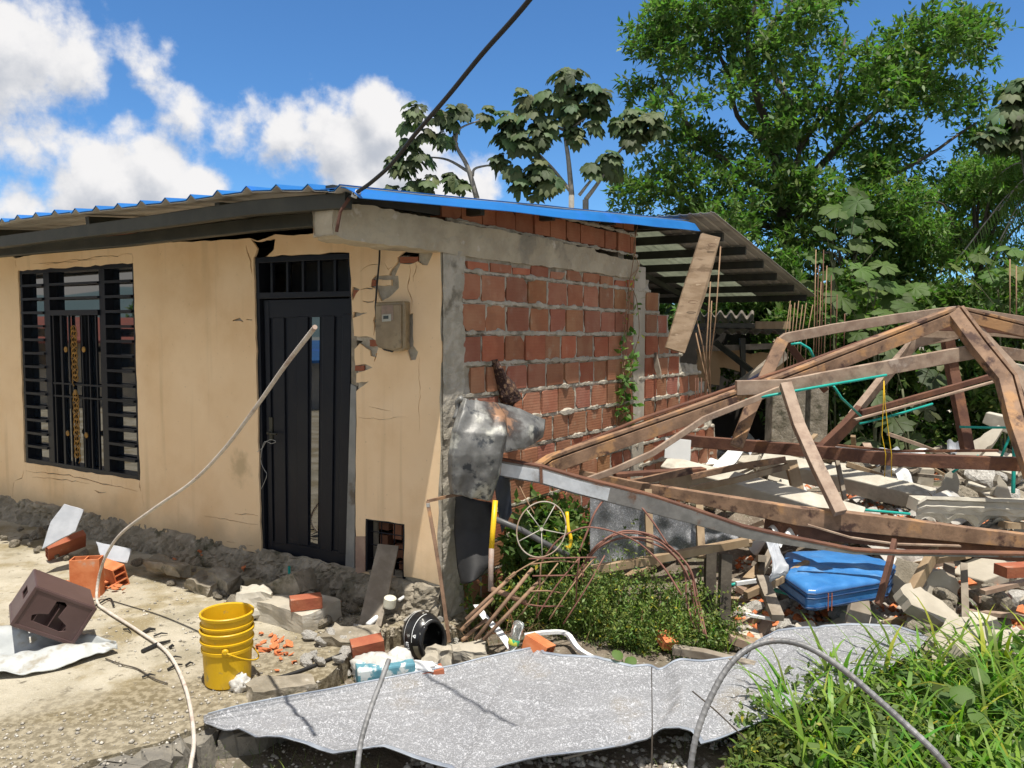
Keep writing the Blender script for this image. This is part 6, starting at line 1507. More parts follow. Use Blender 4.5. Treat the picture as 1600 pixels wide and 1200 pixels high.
# blue tin, bags, plastic, bottle, strips
bt = MB(); A1_, B1_ = gz(556,1052,.05), gz(645,1040,.05)
bt.beam([A1_, B1_], .17, .10); tag(bt.build('blue_tin', M['bluebox'], bevel=.012), 'worn blue and white painted tin lying left of the helmet', 'tin')
def crumple(u, v, z, dims, m, lab, name, cat, seed, amp=.35, n=4):
    import bmesh
    bm = bmesh.new(); bmesh.ops.create_icosphere(bm, subdivisions=n, radius=1)
    for v_ in bm.verts:
        p = v_.co.copy(); d = 1+amp*nz(p, 1.6, seed)+amp*.7*abs(nz(p, 4, seed+3))+amp*.3*nz(p, 9, seed+6); v_.co = Vector((p.x*dims[0]*d, p.y*dims[1]*d, max(-.6, p.z)*dims[2]*d))
    me = bpy.data.meshes.new(name); bm.to_mesh(me); bm.free(); ca = me.color_attributes.new('Col', 'FLOAT_COLOR', 'CORNER'); ca.data.foreach_set('color', [1.0]*4*len(me.loops)); me.materials.append(M[m])
    for p_ in me.polygons: p_.use_smooth = n >= 4
    o = bpy.data.objects.new(name, me); col.objects.link(o); q = gz(u, v, z); o.location = (q.x, q.y, z+dims[2]*.5); return tag(o, lab, cat)
crumple(590, 1062, -.02, (.14,.10,.10), 'bag', 'crumpled translucent grey bag in front of the blue tin', 'plastic_bag', 'bag', 3)
crumple(625, 1058, -.02, (.08,.08,.10), 'bag', 'smaller crumpled grey bag between blue tin and white plastic', 'plastic_bag', 'bag', 8)
crumple(652, 1048, .03, (.12,.06,.03), 'white', 'flattened white plastic piece on the red brick below the helmet', 'white_plastic', 'plastic', 5, .5)
crumple(375, 1078, .0, (.05,.04,.05), 'bag', 'small crumpled clear wrapper at the foot of the yellow bucket', 'wrapper', 'wrapper', 6, .5)
bb = thing('plastic_bottle', 'clear plastic bottle with green and yellow label standing askew by the patterned sheet', 'bottle', gz(800, 1022, 0))
b0 = gz(797, 1024, .02); bax = Vector((.28, .1, 1)).normalized()
MB().lathe(b0+bax*.0, bax, [(0,.0),(.010,.0),(.013,.022),(.030,.06),(.034,.10),(.032,.13),(.035,.17),(.034,.20),(.02,.21),(0,.21)], 20).build('bottle_body', M['pet'], bb, smooth=True)
MB().lathe(b0, bax, [(.0335,.068),(.0352,.07),(.0352,.10),(.0335,.102)], 20).build('label', mat('bottle label', (.03,.35,.17), (.60,.60,.08), scale=18, ramp=(.5,.52), bump=0, rough=.4), bb, smooth=True)
MB().lathe(b0-bax*.012, bax, [(0,0),(.013,0),(.013,.016),(0,.016)], 14).build('cap', M['teal'], bb)
tag(MB().beam(curve([gz(745,945,.18), gz(758,965,.14), gz(778,985,.10), gz(795,1008,.05), gz(803,1020,.03)], 4), .05, .004, up=(.3,-.4,.7)).build('white_strip', M['white']), 'torn white plastic strip hanging down beside the bottle', 'strip')
tag(MB().beam(curve([gz(820,993,.06), gz(855,988,.08), gz(885,990,.06), gz(905,1015,.03), gz(940,1035,.04)], 4), .03, .02).build('white_trim', M['white']), 'bent white trim piece right of the bottle above the sheet', 'trim')
c0 = gz(608, 948, .12); cap = MB().lathe(c0, (.15,-.1,1), [(0,0),(.040,0),(.042,.01),(.042,.062),(.036,.068),(0,.068)], 24); tag(cap.build('plastic_disc', mat('cream plastic', (.66,.63,.50), (.70,.68,.55), rough=.4)), 'round cream plastic cap on the rubble above the helmet', 'cap')
tag(MB().tube([gz(575,976,.05), gz(598,957,.07)], .018, 10).build('pipe_piece', M['white'], smooth=True), 'short white pipe piece below the cream cap', 'pipe')
tag(MB().tube([gz(623,938,.12), gz(650,919,.14)], .012, 8).build('pipe_piece', M['white'], smooth=True), 'thin white pipe piece right of the cream cap', 'pipe')
tag(MB().tube(curve([gz(425,1062,.012), gz(470,1048,.012), gz(515,1030,.012), gz(555,1014,.012)], 5), .011, 8).build('black_hose', M['rubber'], smooth=True), 'black hose piece lying on the paving toward the blue tin', 'hose')
for i, (a, b_, r_) in enumerate([((222,1018),(266,1001),.013),((265,1012),(272,1010),.01),((240,994),(262,990),.006),((224,988),(243,983),.012),((262,1030),(284,1027),.006),((262,1046),(285,1038),.008),((290,1040),(302,1036),.007),((193,983),(205,988),.006),((222,1058),(243,1055),.006),((98,930),(110,935),.008),((120,948),(150,938),.006)]):
    p0, p1 = gz(a[0], a[1], .012), gz(b_[0], b_[1], .012)
    tag(MB().tube([p0, p0.lerp(p1, .5)+Vector((0, .01, .008)), p1], [r_, r_*.9, r_*.5], 6).build('charred_stick', M['rubber']), 'charred black stick lying on the paving left of the buckets', 'stick', 'charred sticks on the paving')
tag(MB().tube(curve([gz(92,940,.02), gz(100,930,.03), gz(112,932,.02), gz(110,942,.02), gz(140,950,.02), gz(170,935,.02), gz(178,946,.02)], 5), .006, 6).build('black_wire', M['rubber'], smooth=True), 'black wire coiled in front of the standing hollow brick', 'wire')
tag(MB().tube(curve([gz(165,1029,.01), gz(190,1038,.012), gz(215,1045,.01), gz(240,1060,.012), gz(262,1068,.01)], 5), .004, 6).build('twig', M['dark_bark'], smooth=True), 'long dark twig on the paving right of the white panel', 'twig')
tag(MB().beam([gz(32,1167,-.03), gz(90,1155,-.03)], .09, .006).build('blue_wrapper', mat('blue printed wrapper', (.02,.25,.50), (.55,.42,.32), scale=12, ramp=(.5,.55), rough=.35)), 'crushed blue wrapper on the low kerb at bottom left', 'wrapper')
tag(MB().tube([gz(405,912-32,.1)+Vector((0,0,0)), gz(405,912-32,.1)+Vector((0,0,.045))], .012, 8).build('teal_stub', M['teal']), 'green pipe stub sticking out below the door', 'pipe') if False else None
st_ = onpl(452, 891, CN+N1*.08, N1); tag(MB().tube([st_-Vector((0,0,.03)), st_+Vector((0,0,.03))], .010, 8).build('pipe_stub', M['teal']), 'green pipe stub sticking up under the door', 'pipe')
# ------------------------------------------------------------------ vegetation
def unit(a): return a/np.maximum(1e-6, np.linalg.norm(a, axis=-1, keepdims=True))
def leaves(C, per, L, Wd, axis=None, spread=1.0, r2=None, shade=(.7, 1.25), hue=.14, droop=.25, jitter=.03, yellow=0, segs=1):
    """rosettes of pointed leaves at centres C (n,3): returns verts, quads, colours"""
    r2 = r2 or rng; n = len(C); k = n*per
    if axis is None: axis = unit(r2.normal(size=(n, 3))+np.array([0, 0, .6]))
    A = np.repeat(axis, per, 0); B = np.repeat(C, per, 0)+r2.normal(size=(k, 3))*jitter
    d = unit(A*.55+r2.normal(size=(k, 3))*spread*.75)
    d[:, 2] -= droop*r2.random(k); d = unit(d)
    s = unit(np.cross(d, unit(np.array([0, 0, 1.0])+r2.normal(size=(k, 3))*.38))); up = np.cross(s, d)
    l = (L*r2.uniform(.6, 1.2, k))[:, None]; w = (Wd*r2.uniform(.7, 1.2, k))[:, None]
    v0 = B; v1 = B+d*l*.42+s*w*.5-up*w*.10; v2 = B+d*l-up*l*.10; v3 = B+d*l*.42-s*w*.5-up*w*.10
    V = np.stack([v0, v1, v2, v3], 1).reshape(-1, 3); F = np.arange(k*4).reshape(k, 4)
    base = np.repeat(r2.uniform(shade[0], shade[1], n), per)*r2.uniform(.85, 1.15, k)
    Cc = np.stack([base*(1+hue*r2.normal(size=k)), base, base*(1+.5*hue*r2.normal(size=k))], 1).clip(.1, 3)
    yl = r2.random(k) < yellow; Cc[yl] = Cc[yl]*np.array([2.6, 1.7, .8])
    return V, F, Cc
def join(parts):
    Vs, Fs, Cs = [], [], []; o = 0
    for V, F, C in parts: Vs.append(V); Fs.append(F+o); Cs.append(C); o += len(V)
    return np.concatenate(Vs), np.concatenate(Fs), np.concatenate(Cs)
def npat(u, v, Y): return np.array(at(u, v, Y))
def blobs_in(poly, n, r0, r1, Y0, Y1, gaps=(), seed=1):
    r2 = np.random.default_rng(seed); out = []; us = [p[0] for p in poly]; vs = [p[1] for p in poly]; t = 0
    while len(out) < n and t < n*40:
        t += 1; u, v = r2.uniform(min(us), max(us)), r2.uniform(min(vs), max(vs))
        if not inpoly(u, v, poly): continue
        if any((u-g[0])**2+(v-g[1])**2 < (g[2])**2 for g in gaps): continue
        out.append((u, v, r2.uniform(r0, r1), r2.uniform(Y0, Y1)))
    return out
def crown(bl, per_blob, per, L, Wd, seed, shade=(.7, 1.2), squash=.75, **kw):
    r2 = np.random.default_rng(seed); Cs = []; Ax = []; sh = []
    for (u, v, r, Y) in bl:
        c = npat(u, v, Y); R_ = r*Y/1200; m_ = int(per_blob*(r/45)**2)
        d = unit(r2.normal(size=(m_, 3))+np.array([0, -.15, .25])); q = r2.uniform(.45, 1.05, (m_, 1))
        Cs.append(c+d*q*R_*np.array([1, 1, squash])); Ax.append(unit(d+np.array([0, 0, .5])))
    return leaves(np.concatenate(Cs), per, L, Wd, np.concatenate(Ax), r2=r2, shade=shade, **kw)
def limb(pts, r0, r1):
    c = curve(pts, 5); n = len(c); c = [p+Vector((nz(p, 1.3, 1), nz(p, 1.3, 5), 0))*.12*math.sin(math.pi*i/n) for i, p in enumerate(c)]
    return c, [r0+(r1-r0)*i/(n-1) for i in range(n)]
# --- the big tree
TY = 15.0
t1 = thing('broadleaf_tree', 'tall spreading broadleaf tree with glossy leaves rising behind the ruin at right', 'tree', (at(1235, 520, TY).x, TY, -.2))
base = Vector((at(1235, 520, TY).x, TY, -.3)); fork = at(1225, 330, TY)
trunk = MB(); c, r_ = limb([base, at(1238, 450, TY), fork], .20, .13); trunk.tube(c, r_, 10)
for (pts, a, b_) in [([(1225,330),(1205,230),(1180,130),(1170,60),(1185,-30)], .10, .03), ([(1225,330),(1250,230),(1215,120),(1200,50),(1260,-20)], .09, .03), ([(1226,330),(1290,250),(1370,170),(1450,110)], .09, .02),
                     ([(1228,350),(1310,310),(1420,260),(1530,190)], .08, .02), ([(1222,310),(1130,250),(1060,170),(1030,110)], .08, .02), ([(1224,360),(1120,330),(1040,300),(985,280)], .07, .015),
                     ([(1205,230),(1150,180),(1130,90),(1100,30)], .06, .02), ([(1250,230),(1300,150),(1320,60)], .06, .02), ([(1228,380),(1300,370),(1400,350),(1500,340)], .06, .015), ([(1226,400),(1160,390),(1090,370)], .05, .015)]:
    q = [at(u, v, TY+.5*math.sin(u*.1)) for u, v in pts]; c, r_ = limb(q, a, b_); trunk.tube(c, r_, 7)
trunk.build('trunk', M['dark_bark'], t1, smooth=True)
poly = [(1050,-60),(1020,30),(990,80),(985,140),(995,200),(1010,240),(985,270),(980,320),(1020,345),(1060,380),(1130,430),(1200,480),(1300,480),(1400,450),(1500,420),(1560,330),(1570,250),(1560,170),(1530,110),(1525,50),(1470,30),(1400,60),(1370,50),(1330,30),(1330,-60)]
gaps = [(1170,75,24),(1185,125,16),(1360,70,24),(1475,180,18),(1510,215,15),(1150,55,14),(1215,50,12),(1440,205,14),(1235,110,14),(1100,300,10),(1050,250,10),(1540,250,14),(1420,70,12)]
bl = blobs_in(poly, 180, 26, 50, 13.6, 16.6, gaps, 3)
bl += [(1000,150,26,15),(985,130,20,15),(1015,70,26,15),(1040,20,26,15),(975,290,24,14.5),(965,300,16,14.5),(1040,215,24,15),(1500,40,26,15),(1470,40,22,15),(1540,95,22,15),(1565,150,22,15),(1395,60,20,15),(1585,190,22,15),(1555,290,24,15),(1090,360,24,14.5),(1530,60,16,15)]
V, F, C = crown(bl, 58, 7, .165, .066, 5, shade=(.6, 1.35), droop=.2, jitter=.04, yellow=0)
fast_mesh('crown', V, F, C, M['leaf'], t1)
# --- brighter trees lower right and behind the rear roof
def tree(name, lab, cat, poly, n, r0, r1, Y0, Y1, per_blob, per, L, Wd, mt, seed, basepx, gaps=(), group=None, shade=(.65, 1.25), trunk_r=.07, **kw):
    bx = at(basepx[0], basepx[1], (Y0+Y1)/2); t = thing(name, lab, cat, (bx.x, (Y0+Y1)/2, -.1), group)
    bl = blobs_in(poly, n, r0, r1, Y0, Y1, gaps, seed); V, F, C = crown(bl, per_blob, per, L, Wd, seed, shade=shade, **kw); fast_mesh('crown', V, F, C, M[mt], t)
    mb = MB(); cu = sum(b[0] for b in bl)/len(bl); cv = sum(b[1] for b in bl)/len(bl); Ym = (Y0+Y1)/2
    fk = at(cu, max(cv, min(600, cv+20)), Ym); c, r_ = limb([Vector((bx.x, Ym, -.3)), Vector(((bx.x+fk.x)/2, Ym, fk.z*.5)), fk], trunk_r, trunk_r*.6); mb.tube(c, r_, 8)
    for b in bl[::4]:
        c, r_ = limb([Vector((bx.x, Ym, fk.z*.45)).lerp(fk, .6), fk.lerp(at(b[0], b[1], b[3]), .5)+Vector((0, 0, .1)), at(b[0], b[1], b[3])], trunk_r*.5, .008); mb.tube(c, r_, 5)
    mb.build('trunk', M['dark_bark'], t, smooth=True); return t
tree('broadleaf_tree', 'bright leafy young tree rising behind the grey rear roof edge', 'tree', [(1130,330),(1180,380),(1240,440),(1260,520),(1180,530),(1130,480),(1150,400)], 26, 24, 40, 12.6, 13.6, 60, 7, .15, .055, 'leaf_bright', 21, (1180, 560))
tree('broadleaf_tree', 'bushy tree with narrow light leaves at the far right below the big crown', 'tree', [(1400,300),(1500,260),(1640,250),(1680,420),(1600,470),(1480,430),(1400,400)], 42, 28, 48, 12.2, 13.8, 60, 8, .15, .035, 'leaf', 22, (1520, 560), gaps=[(1490,400,26),(1450,430,20),(1440,300,12)], shade=(.8, 1.45))
tree('broadleaf_tree', 'mid-green tree between the big trunk and the big-leaved plants', 'tree', [(1230,300),(1330,290),(1420,330),(1420,450),(1300,470),(1240,420)], 36, 26, 44, 13.0, 14.4, 58, 7, .15, .05, 'leaf', 23, (1320, 560), shade=(.6, 1.2), gaps=[(1385,400,12)])
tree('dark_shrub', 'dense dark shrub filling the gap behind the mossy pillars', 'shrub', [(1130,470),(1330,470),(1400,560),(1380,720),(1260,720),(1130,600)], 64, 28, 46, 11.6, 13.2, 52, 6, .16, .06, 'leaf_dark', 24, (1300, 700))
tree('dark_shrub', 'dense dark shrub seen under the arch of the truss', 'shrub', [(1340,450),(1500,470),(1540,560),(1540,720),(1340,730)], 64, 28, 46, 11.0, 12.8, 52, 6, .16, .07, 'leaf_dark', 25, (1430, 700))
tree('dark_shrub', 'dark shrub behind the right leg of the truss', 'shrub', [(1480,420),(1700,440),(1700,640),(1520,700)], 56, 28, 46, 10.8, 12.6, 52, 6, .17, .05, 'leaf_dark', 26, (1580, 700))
tree('dark_shrub', 'low dark shrub behind the broken end of the brick wall', 'shrub', [(1080,470),(1200,480),(1180,560),(1080,540)], 16, 24, 38, 13.2, 14.2, 52, 6, .15, .06, 'leaf', 27, (1130, 580))
# far wood that closes the view
Vs = []
r2 = np.random.default_rng(50)
bl = [(u, v, r2.uniform(30, 50), r2.uniform(19, 24)) for u in range(900, 2000, 30) for v in (520, 495, 470) ]
V, F, C = crown(bl, 34, 6, .34, .16, 51, shade=(.45, 1.1)); fo = fast_mesh('distant_foliage', V, F, C, M['leaf_dark']); tag(fo, 'dense green thicket closing the view beyond the ruin', 'thicket', kind='stuff')
# --- palmate (hand-shaped) leaves for cecropias and big-leaved plants
def palmate(C, Nn, R_, lobes=8, wid=.30, droop=.25, r2=None, shade=(.7, 1.3), curl=.0):
    r2 = r2 or rng; Vs, Fs, Cs = [], [], []; o = 0
    for c, n, R0 in zip(C, Nn, R_):
        n = n/np.linalg.norm(n); a = np.cross(n, [0.3, .5, .81]); a /= np.linalg.norm(a); b = np.cross(n, a); ph = r2.uniform(0, 6.28); g = r2.uniform(*shade); hu = 1+.12*r2.normal()
        for k in range(lobes):
            t = ph+5.6*k/lobes; d = a*math.cos(t)+b*math.sin(t); s = np.cross(n, d); l = R0*r2.uniform(.78, 1.08)*(1-.25*abs(k-(lobes-1)/2)/(lobes/2)); w = wid*R0*r2.uniform(.85, 1.1)
            dz = np.array([0, 0, -1.0])
            m1 = c+d*l*.30; m2 = c+d*l*.70+dz*droop*l*.30; tip = c+d*l*.92+dz*droop*l*.85
            vs = [c, m1+s*w*.22-n*.04*w, m2+s*w*.5-n*.15*w, tip, m2-s*w*.5-n*.15*w, m1-s*w*.22-n*.04*w, m1+n*.05*w, m2+n*.12*w]
            Vs += vs; Fs += [(o, o+1, o+6, o), ]; Fs.pop()
            Fs += [(o, o+1, o+2, o+7), (o+7, o+2, o+3, o+3)][:1]
            Fs += [(o+6, o+7, o+4, o+5)][:0]
            Fs += [(o, o+7, o+4, o+5), (o+7, o+2, o+3, o+4)]
            gg = g*r2.uniform(.9, 1.1); Cs += [(gg*hu, gg, gg*.95)]*3; o += 8
    return np.array(Vs), np.array(Fs), np.array(Cs)
M['pale_stem'] = mat('pale ringed stem', (.20,.19,.165), (.28,.265,.235), scale=9, rough=.8, bump=.2)
def cecropia(lab, base_px, Y, stems, clusters, seed, R0=.24, nl=15):
    b = at(base_px[0], base_px[1], Y); t = thing('cecropia_tree', lab, 'tree', (b.x, Y, -.1)); mb = MB()
    for pts, r0_, r1_ in stems:
        c = curve([at(u, v, Y+dy) for u, v, dy in pts], 5); n = len(c); mb.tube(c, [r0_+(r1_-r0_)*i/(n-1) for i in range(n)], 7)
    s0_ = curve([at(u, v, Y+dy) for u, v, dy in stems[0][0]], 5)[0]; mb.tube([Vector((b.x, Y, -.2)), Vector((b.x, Y, s0_.z*.5)), s0_], [.06, .055, .05], 8); mb.build('trunk', M['pale_stem'], t, smooth=True)
    r2 = np.random.default_rng(seed); C, Nn, Rr = [], [], []
    for (u, v, r) in clusters:
        c0 = npat(u, v, Y); R1 = r*Y/1200
        for _ in range(nl if r > 25 else max(5, int(nl*.6))):
            d = unit(r2.normal(size=3)+np.array([0, -.2, .1])); C.append(c0+d*R1*r2.uniform(.3, .95)*np.array([1, 1, .8])); Nn.append(d*.7+np.array([0, -.25, .8])+.3*r2.normal(size=3)); Rr.append(R0*r2.uniform(.75, 1.15))
    V, F, Cc = palmate(C, Nn, Rr, 9, .46, .5, r2, (.55, 1.35)); fast_mesh('crown', V, F, Cc, M['leaf_cec'], t); return t
cecropia('slender cecropia tree nearest the cable, with drooping umbrella leaves', (745, 320), 13.5,
    [([(745,310,0),(730,260,0),(712,225,0),(708,175,0)], .05, .02), ([(735,270,0),(700,250,.2),(665,245,.2)], .03, .012), ([(738,275,0),(745,262,0),(790,255,.1)], .03, .012), ([(712,222,0),(720,200,-.1),(760,185,-.1)], .025, .01), ([(715,225,0),(680,220,.2),(660,200,.2)], .025, .01)],
    [(650,180,28),(635,225,24),(655,255,22),(632,262,14),(700,180,28),(725,175,20),(695,215,22),(760,180,24),(665,215,20),(630,260,12),(705,280,18),(670,288,18),(720,290,20),(640,295,12),(610,294,8),(615,250,14)], 61, R0=.22, nl=13)
cecropia('tall central cecropia tree with the highest clump of dark umbrella leaves', (893, 310), 13.2,
    [([(893,305,0),(888,250,0),(882,205,0),(880,150,0)], .05, .02), ([(892,300,0),(865,265,0),(840,238,0)], .035, .015), ([(884,210,0),(900,195,0),(915,185,0)], .025, .012), ([(882,204,0),(862,195,0),(845,190,0)], .025, .012)],
    [(890,125,32),(915,150,26),(935,148,18),(865,150,26),(900,175,28),(820,155,22),(830,185,34),(800,190,26),(790,215,22),(820,225,32),(845,215,24),(925,195,18),(895,205,14),(860,195,18),(840,265,30),(815,290,24),(850,290,30),(870,280,22),(805,265,16),(940,165,12),(780,250,10),(900,215,10)], 62, nl=13)
cecropia('leaning cecropia tree in front of the big tree crown, left side', (918, 315), 13.0,
    [([(915,312,0),(935,285,0),(965,240,0),(1000,205,0)], .04, .015), ([(905,305,0),(925,280,0),(950,255,0)], .03, .012)],
    [(1000,195,30),(1020,185,22),(985,215,22),(970,195,14),(945,250,22),(925,262,16),(960,265,16),(1030,205,20),(985,180,14)], 63, nl=12)
cecropia('cecropia tree at the right edge of the photo with drooping leaves', (1610, 330), 12.0,
    [([(1610,320,0),(1600,250,0),(1585,180,0)], .05, .02)],
    [(1590,140,26),(1575,175,28),(1600,190,34),(1555,215,24),(1590,230,26),(1535,215,12),(1620,150,30)], 64, nl=12)
def bigleaf(lab, px, Y, leaves_px, seed, R0=.30, mt='leaf_bright', sh=(.5, .95)):
    b = at(px[0], px[1], Y); t = thing('big_leaf_plant', lab, 'plant', (b.x, Y, ground_h(b.x, Y))); r2 = np.random.default_rng(seed); C, Nn, Rr = [], [], []; mb = MB(); tops = []; g0 = Vector((b.x, Y, ground_h(b.x, Y)-.05))
    for (u, v, r) in leaves_px:
        yy = Y+r2.uniform(-.4, .4); c = npat(u, v, yy); C.append(c); Nn.append(np.array([r2.normal()*.3, -.55+r2.normal()*.2, .8])); Rr.append(1.35*r*yy/1200)
        ax_ = Vector((g0.x+(c[0]-g0.x)*.3, yy+.15, max(g0.z+.1, c[2]-.55))); mb.tube(curve([ax_, ax_.lerp(Vector(c), .6)+Vector((0, 0, .04)), Vector(c)], 4), .006, 5); tops.append(ax_)
    V, F, Cc = palmate(C, Nn, Rr, 8, .42, .22, r2, sh); fast_mesh('leaves', V, F, Cc, M[mt], t)
    for q in tops[::3]: mb.tube(curve([g0, g0.lerp(q, .5), q], 4), .014, 5)
    mb.build('stem', M['green_stem'], t, smooth=True)
M['green_stem'] = mat('green-brown stem', (.09,.10,.05), (.14,.15,.08), scale=9, rough=.7, bump=.1)
bigleaf('big-leaved plant with bright hand-shaped leaves left of the truss peak', (1370, 640), 10.6, [(1345,420,26),(1372,438,30),(1400,465,28),(1420,480,26),(1390,490,26),(1315,465,28),(1355,500,24),(1340,520,22),(1360,455,26),(1430,450,22),(1305,500,18),(1380,415,24),(1395,445,22)], 71)
bigleaf('taller big-leaved plant with pale leaves in front of the big trunk', (1310, 640), 11.2, [(1310,325,30),(1340,315,26),(1290,360,24),(1330,350,26),(1365,345,22),(1280,400,22),(1310,385,26),(1345,380,24),(1300,425,22),(1270,440,20),(1385,375,20),(1340,300,20)], 72, sh=(.4, .75))
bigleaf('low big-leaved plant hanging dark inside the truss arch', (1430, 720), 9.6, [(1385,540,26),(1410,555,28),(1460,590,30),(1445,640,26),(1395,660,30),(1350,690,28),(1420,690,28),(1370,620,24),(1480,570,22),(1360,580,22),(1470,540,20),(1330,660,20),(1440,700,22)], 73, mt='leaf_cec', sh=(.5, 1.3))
bigleaf('big-leaved plant at the far right edge behind the truss peak', (1580, 640), 10.8, [(1580,390,26),(1560,430,24),(1600,425,28),(1520,440,20),(1545,470,22),(1590,480,24),(1500,420,18),(1530,400,18)], 74)
# palm fronds at the right
pt = thing('palm', 'palm with thin dark drooping fronds at the right edge', 'palm', (at(1640,500,12.5).x, 12.5, -.1)); Vs, Fs, Cs = [], [], []; o = 0; r2 = np.random.default_rng(80); mb = MB()
crn = at(1640, 300, 12.5); mb.tube([Vector((crn.x, 12.5, -.2)), crn], [.12, .10], 8)
for tipx, tipy in [(1540,240),(1550,280),(1560,330),(1530,360),(1500,400),(1540,430),(1600,200),(1560,380)]:
    c = curve([crn, crn.lerp(at(tipx, tipy, 12.3), .5)+Vector((0, 0, .35)), at(tipx, tipy, 12.3)], 14); mb.tube(c, [.012]*len(c), 4)
    for i in range(4, len(c)-1):
        for s_ in (-1, 1):
            d = (c[i+1]-c[i]).normalized(); q = np.array(d*.5+d.cross(Vector((0, 0, 1))).normalized()*s_*.7+Vector((0, 0, -.55))); q /= np.linalg.norm(q); l = .5*(1-.5*i/len(c)); p = np.array(c[i]); w = np.array(d)*.014
            Vs += [p-w, p+w, p+q*l*.6+w, p+q*l]; Fs.append((o, o+1, o+2, o+3)); o += 4; g = r2.uniform(.7, 1.3); Cs.append((g, g, g))
fast_mesh('fronds', np.array(Vs), np.array(Fs), np.array(Cs), M['leaf'], pt); mb.build('trunk', M['bark'], pt, smooth=True)

# --- grass blades
def blades(B, Ls, Wd, lean, seed, shade=(.7, 1.25), segs=6, bend=(.8, 1.8), dirb=None):
    r2 = np.random.default_rng(seed); Vs, Fs, Cs = [], [], []; o = 0
    for b, L in zip(B, Ls):
        a = r2.uniform(0, 6.28) if dirb is None else dirb+r2.normal()*.9; hd = np.array([math.cos(a), math.sin(a), 0]); sd = np.array([-math.sin(a), math.cos(a), 0]); th = r2.uniform(.05, lean); k = r2.uniform(*bend); w = Wd*r2.uniform(.6, 1.3)*(L/.5)**.5
        p = np.array(b, float); g = r2.uniform(*shade); cc = (g*(1+.15*r2.normal()), g, g*.9) if r2.random() > .07 else (g*2.2, g*1.35, g*1.2)
        for i in range(segs+1):
            t = i/segs; ww = w*(min(1, .5+t*3))*(1-t**2.2)
            Vs += [p+sd*ww*.5, p-sd*ww*.5]; ang = th+k*t**1.5; p = p+(hd*math.sin(ang)+np.array([0, 0, math.cos(ang)]))*L/segs
        for i in range(segs): q = o+2*i; Fs.append((q, q+1, q+3, q+2)); Cs.append(cc)
        o += 2*(segs+1)
    return np.array(Vs), np.array(Fs), np.array(Cs)
def ground_pts(poly, n, seed, clump=0):
    r2 = np.random.default_rng(seed); out = []; us = [p[0] for p in poly]; vs = [p[1] for p in poly]; t = 0
    while len(out) < n and t < n*30:
        t += 1; u, v = r2.uniform(min(us), max(us)), r2.uniform(min(vs), max(vs))
        if not inpoly(u, v, poly): continue
        p = gz(u, v, -.12)
        for k in range(max(1, clump)):
            x, y = p.x+r2.normal()*.05*(clump > 0), p.y+r2.normal()*.05*(clump > 0); out.append((x, y, ground_h(x, y)))
    return out
Bp = ground_pts([(1255,1105),(1330,1075),(1450,1060),(1700,1040),(1750,1400),(1180,1300),(1215,1160)], 900, 90, 9); r2 = np.random.default_rng(91)
P1 = blades(Bp, r2.uniform(.24, .62, len(Bp)), .027, .55, 92, shade=(.55, 1.35), bend=(.8, 2.3))
Bq = ground_pts([(1200,1140),(1300,1120),(1500,1200),(1500,1400),(1160,1300)], 700, 93, 5)
Bm = ground_pts([(1420,1040),(1700,1010),(1700,1200),(1400,1180)], 260, 191, 7); P3 = blades(Bm, np.random.default_rng(192).uniform(.25, .6, len(Bm)), .024, .6, 193, shade=(.6, 1.4), bend=(.9, 2.4))
P2 = blades(Bq, r2.uniform(.10, .25, len(Bq)), .008, .7, 94, shade=(.5, 1.1))
V, F, C = join([P1, P2, P3]); tag(fast_mesh('long_grass', V, F, C, M['grass']), 'long arching bright green grass in the right foreground', 'grass', kind='stuff')
# tufts and low weeds along sheet and kerb
Bt = ground_pts([(215,1195),(330,1150),(420,1170),(640,1200),(700,1300),(200,1300)], 500, 95, 6)+ground_pts([(490,1070),(550,1045),(560,1065),(500,1078)], 30, 96, 6)+ground_pts([(870,1160),(1180,1150),(1200,1300),(800,1300)], 150, 97, 4)+ground_pts([(690,1010),(1160,1010),(1165,1040),(990,1050),(850,1030),(700,1045)], 200, 98, 5)
V, F, C = blades(Bt, np.random.default_rng(99).uniform(.04, .14, len(Bt)), .006, .9, 100, shade=(.5, 1.1), segs=4); tag(fast_mesh('short_grass', V, F, C, M['weed']), 'short grass tufts around the patterned sheet and kerb', 'grass', kind='stuff')
# --- leafy weeds in the middle
def weeds(poly, n, h0, h1, L, Wd, per, seed, mt='weed', lab='', hfun=None, shade=(.6, 1.3)):
    r2 = np.random.default_rng(seed); pts = ground_pts(poly, n, seed); Cs = []; Vs, Fs, Cc = [], [], []; o = 0
    for (x, y, z) in pts:
        h = r2.uniform(h0, h1); 
        if hfun: h *= hfun(x, y)
        lx, ly = r2.normal()*.25*h, r2.normal()*.25*h; k = int(6+h*26)
        for i in range(k):
            t = (i+.5)/k; q = np.array([x+lx*t, y+ly*t, z+h*t])+r2.normal(size=3)*.02; Cs.append(q)
        w = .0022; a, b = np.array([x, y, z]), np.array([x+lx, y+ly, z+h]); s = np.array([w, w*.5, 0]); Vs += [a-s, a+s, b+s*.5, b-s*.5]; Fs.append((o, o+1, o+2, o+3)); o += 4; Cc.append((.8, .9, .7))
    V, F, C = join([leaves(np.array(Cs), per, L, Wd, r2=r2, shade=shade, jitter=.015, droop=.3, yellow=.04), (np.array(Vs), np.array(Fs), np.array(Cc))])
    return tag(fast_mesh('weeds', V, F, C, M[mt]), lab, 'weeds', kind='stuff')
weeds([(870,1000),(900,975),(1000,985),(1120,1000),(1150,1020),(1110,1040),(990,1045),(930,1030),(880,1020)], 290, .12, .62, .032, .014, 4, 110, lab='leafy weeds growing between the panels and the patterned sheet', hfun=lambda x, y: .35+2.3*abs(nz((x, y), 3.1, 3))*max(.4, 1-abs(x-.75)/.9))
